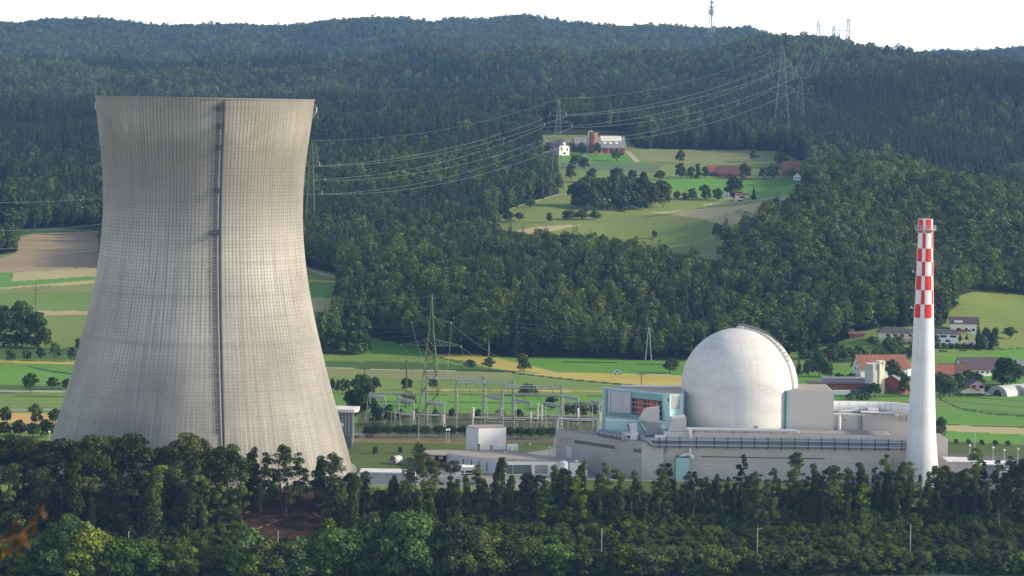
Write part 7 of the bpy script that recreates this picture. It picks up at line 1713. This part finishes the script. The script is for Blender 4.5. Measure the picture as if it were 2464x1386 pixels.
# ---------------------------------------------------------------- brush, logs, posts and the dry twig close by
def bank_things():
    rng = np.random.RandomState(12)
    pale = surf('dead_wood', (.2, .12, .08), .9, .4, 1.0); dead = surf('dead_twigs', (.1, .055, .04), .9, .4, 1.0)
    c = G(690, 1255); t = thing('brush_pile', 'reddish brown heap of cut branches on the bare slope', 'brush pile', c)
    b = MB()
    for i in range(260):
        q = G(rng.uniform(585, 780), rng.uniform(1205, 1288), 925); a = rng.normal(.3, .7)+(3.14 if rng.rand() < .3 else 0); ln = rng.uniform(1.5, 5.5)
        d = np.array([math.cos(a), .35*math.sin(a), -.42*abs(math.cos(a))*rng.uniform(-.3, 1.0)])*ln
        b.tube([q+np.array([0, 0, .3]), q+d*.5+np.array([0, 0, .55]), q+d+np.array([0, 0, .25+rng.rand()*.4])], [.13, .09, .04], 4)
    b.build('branches', dead, t)
    for i, (u0, v0, u1, v1, lab) in enumerate(((752, 1236, 775, 1250, 'pale fallen log at the top of the brush heap'), (606, 1282, 632, 1270, 'pale fallen log at the foot of the brush heap'), (640, 1268, 668, 1256, 'thin pale log in the middle of the brush heap'))):
        p, q = G(u0, v0, 925), G(u1, v1, 925); t = thing('fallen_log', lab, 'log', p); b = MB(); b.tube([p+np.array([0, 0, .5]), q+np.array([0, 0, .5])], [.2, .14], 8); b.build('trunk', pale, t); b = MB(); m = (p+q)/2+np.array([0, 0, .55]); b.tube([m, m+np.array([.6, 0, .7])], .06, 5); b.build('branch_stub', pale, t)
    post = surf('post_grey', (.38, .4, .4), .6, .1, .5)
    for u, v0, v1, arm, pl in ((308, 1280, 1308, 0, 'among shrubs before the left part of the tower'), (668, 1279, 1322, 0, 'below the brush heap'), (1062, 1274, 1316, 0, 'on the bank below the gate house'), (1447, 1272, 1322, 0, 'on the bank below the side hall'), (1822, 1270, 1302, 1, 'with a short arm below the dome'), (2190, 1264, 1312, 0, 'on the bank below the chimney')):
        a = (u-1232)/FPX; Y = shore(a)+14; p = PY(u, Y); zt = P(u, v0, Y)[2]
        t = thing('bank_post', 'thin pale metal post '+pl, 'post', p, 'posts along the river bank'); b = MB(); b.tube([p, (p[0], p[1], zt)], .13, 8); b.build('pole', post, t)
        b = MB()
        if arm: b.bar((p[0], p[1], zt-.2), (p[0]+1.7, p[1], zt-.35), .12); b.build('arm', post, t)
        else: b.tube([(p[0], p[1], zt), (p[0], p[1], zt+.15)], .19, 8); b.build('cap', post, t)
    # the out-of-focus twig hanging into the picture close to the camera
    Y = 15.0; t = thing('dry_twig', 'blurred dry brown twig with withered leaves at the lower left edge', 'twig', P(20, 1300, Y))
    pts = [P(-60, 1318, Y), P(-10, 1306, Y), P(28, 1298, Y+.02), P(52, 1283, Y+.03), P(74, 1262, Y+.02), P(92, 1238, Y), P(107, 1213, Y)]
    b = MB(); b.tube(pts, [.006, .0055, .005, .0045, .004, .003, .002], 8); smooth_angle(b.build('stem', surf('dry_stem', (.22, .1, .035), .8, .3, 40), t), 60)
    V = []; n = 0; org = np.array(ORIG[t.name]); T = []
    for i in range(46):
        f = rng.uniform(0, 5.8); k = int(f); g = f-k; q = pts[k]*(1-g)+pts[k+1]*g
        ln = rng.uniform(.03, .075); dn = np.array([rng.normal(.1, .45), rng.normal(0, .4), -1.0]) if rng.rand() < .8 else np.array([rng.normal(.3, .5), rng.normal(0, .4), .5]); dn /= np.linalg.norm(dn)
        q = q+dn*rng.uniform(0, .06)*(1 if k < 5 else .2)-org; s = np.cross(dn, rng.normal(0, 1, 3)); s /= np.linalg.norm(s); w = ln*rng.uniform(.22, .4)
        V.append([q, q+dn*ln*.5+s*w, q+dn*ln, q+dn*ln*.5-s*w]); T.append(rng.uniform(0, 1))
    o = bpy.data.objects.new('withered_leaves', mesh_quads('withered_leaves', np.array(V), np.array(T), LM['bare'])); COL.objects.link(o); o.parent = t
bank_things()
power()
houses()
settle_labels()
# ---------------------------------------------------------------- air, sky, sun, camera
def build_haze():
    m, nt, out = new_mat('haze_air')
    pv = N(nt, 'ShaderNodeVolumePrincipled', inp={'Density': HAZE_D, 'Anisotropy': .25})
    pv.inputs['Color'].default_value = HAZE_C
    L(nt, pv.outputs[0], out.inputs['Volume'])
    b = MB(); b.box((0, 4050, -40), 6400, 8500, 520)
    o = b.build('haze', m); tag(o, 'pale blue haze hanging over the valley', None, None, 'stuff')
    o.display_type = 'WIRE'
HAZE_D = 3.9e-5; HAZE_C = (.29, .52, 1.0, 1)
build_haze()

SUN_EL, SUN_AZ = rad(25), rad(-3)         # azimuth from +X towards +Y (negative: behind the camera, to the right)
sdir = Vector((math.cos(SUN_EL)*math.cos(SUN_AZ), math.cos(SUN_EL)*math.sin(SUN_AZ), math.sin(SUN_EL)))
sl = bpy.data.lights.new('sun', 'SUN'); sl.energy = 3.7; sl.angle = rad(4); sl.color = (1.0, .86, .66)
so = bpy.data.objects.new('sun', sl); COL.objects.link(so)
so.rotation_euler = (-sdir).to_track_quat('-Z', 'Y').to_euler(); so.location = (600, -200, 500)

wd = bpy.data.worlds.new('World'); sc.world = wd; wd.use_nodes = True
nt = wd.node_tree; nt.nodes.clear()
wo = nt.nodes.new('ShaderNodeOutputWorld')
sky = nt.nodes.new('ShaderNodeTexSky'); sky.sky_type = 'NISHITA'; sky.sun_disc = False
sky.sun_elevation = SUN_EL; sky.sun_rotation = math.pi/2 - SUN_AZ
sky.air_density = 1.0; sky.dust_density = 1.5; sky.ozone_density = 1.0; sky.altitude = 400
bg1 = nt.nodes.new('ShaderNodeBackground'); bg1.inputs[1].default_value = .12; L(nt, sky.outputs[0], bg1.inputs[0])
bg2 = nt.nodes.new('ShaderNodeBackground'); bg2.inputs[0].default_value = (.97, .985, 1.0, 1); bg2.inputs[1].default_value = 1.5
tc = nt.nodes.new('ShaderNodeTexCoord'); sp = nt.nodes.new('ShaderNodeSeparateXYZ'); L(nt, tc.outputs['Generated'], sp.inputs[0])
cl = noise(nt, mapping(nt, tc.outputs['Generated'], (1, 1, 3.0)), 2.2, 6, .6)
veil = mth(nt, 'SUBTRACT', 1.0, mth(nt, 'MULTIPLY', mth(nt, 'ABSOLUTE', sp.outputs[2]), 1.3), clamp=True)
fac = mth(nt, 'ADD', mth(nt, 'POWER', veil, 3.0), mth(nt, 'MULTIPLY', mth(nt, 'SUBTRACT', cl, .5), 1.6), clamp=True)
mx = nt.nodes.new('ShaderNodeMixShader'); L(nt, fac, mx.inputs[0]); L(nt, bg1.outputs[0], mx.inputs[1]); L(nt, bg2.outputs[0], mx.inputs[2])
L(nt, mx.outputs[0], wo.inputs[0])

cd = bpy.data.cameras.new('camera'); co = bpy.data.objects.new('camera', cd); COL.objects.link(co); sc.camera = co
cd.sensor_width = 36.0; cd.lens = FPX/W0*36.0; cd.shift_x = 0.0; cd.shift_y = -(H0/2-VP)/W0; cd.clip_start = .5; cd.clip_end = 30000
Mx = Matrix(((CR[0], CU[0], -_F[0], 0), (CR[1], CU[1], -_F[1], 0), (CR[2], CU[2], -_F[2], 145), (0, 0, 0, 1)))
co.matrix_world = Mx
cd.dof.use_dof = True; cd.dof.focus_distance = 1200; cd.dof.aperture_fstop = 3.6

sc.view_settings.view_transform = 'Standard'; sc.view_settings.look = 'None'
sc.view_settings.exposure = 0.7; sc.view_settings.gamma = 1.0
cy = sc.cycles
cy.max_bounces = 5; cy.diffuse_bounces = 3; cy.glossy_bounces = 2; cy.transmission_bounces = 3; cy.volume_bounces = 1; cy.transparent_max_bounces = 8
cy.caustics_reflective = False; cy.caustics_refractive = False; cy.sample_clamp_indirect = 4.0
cy.use_denoising = True
cy.use_adaptive_sampling = True; cy.adaptive_threshold = .015
sc.render.use_persistent_data = False
print('objects', len(sc.objects))
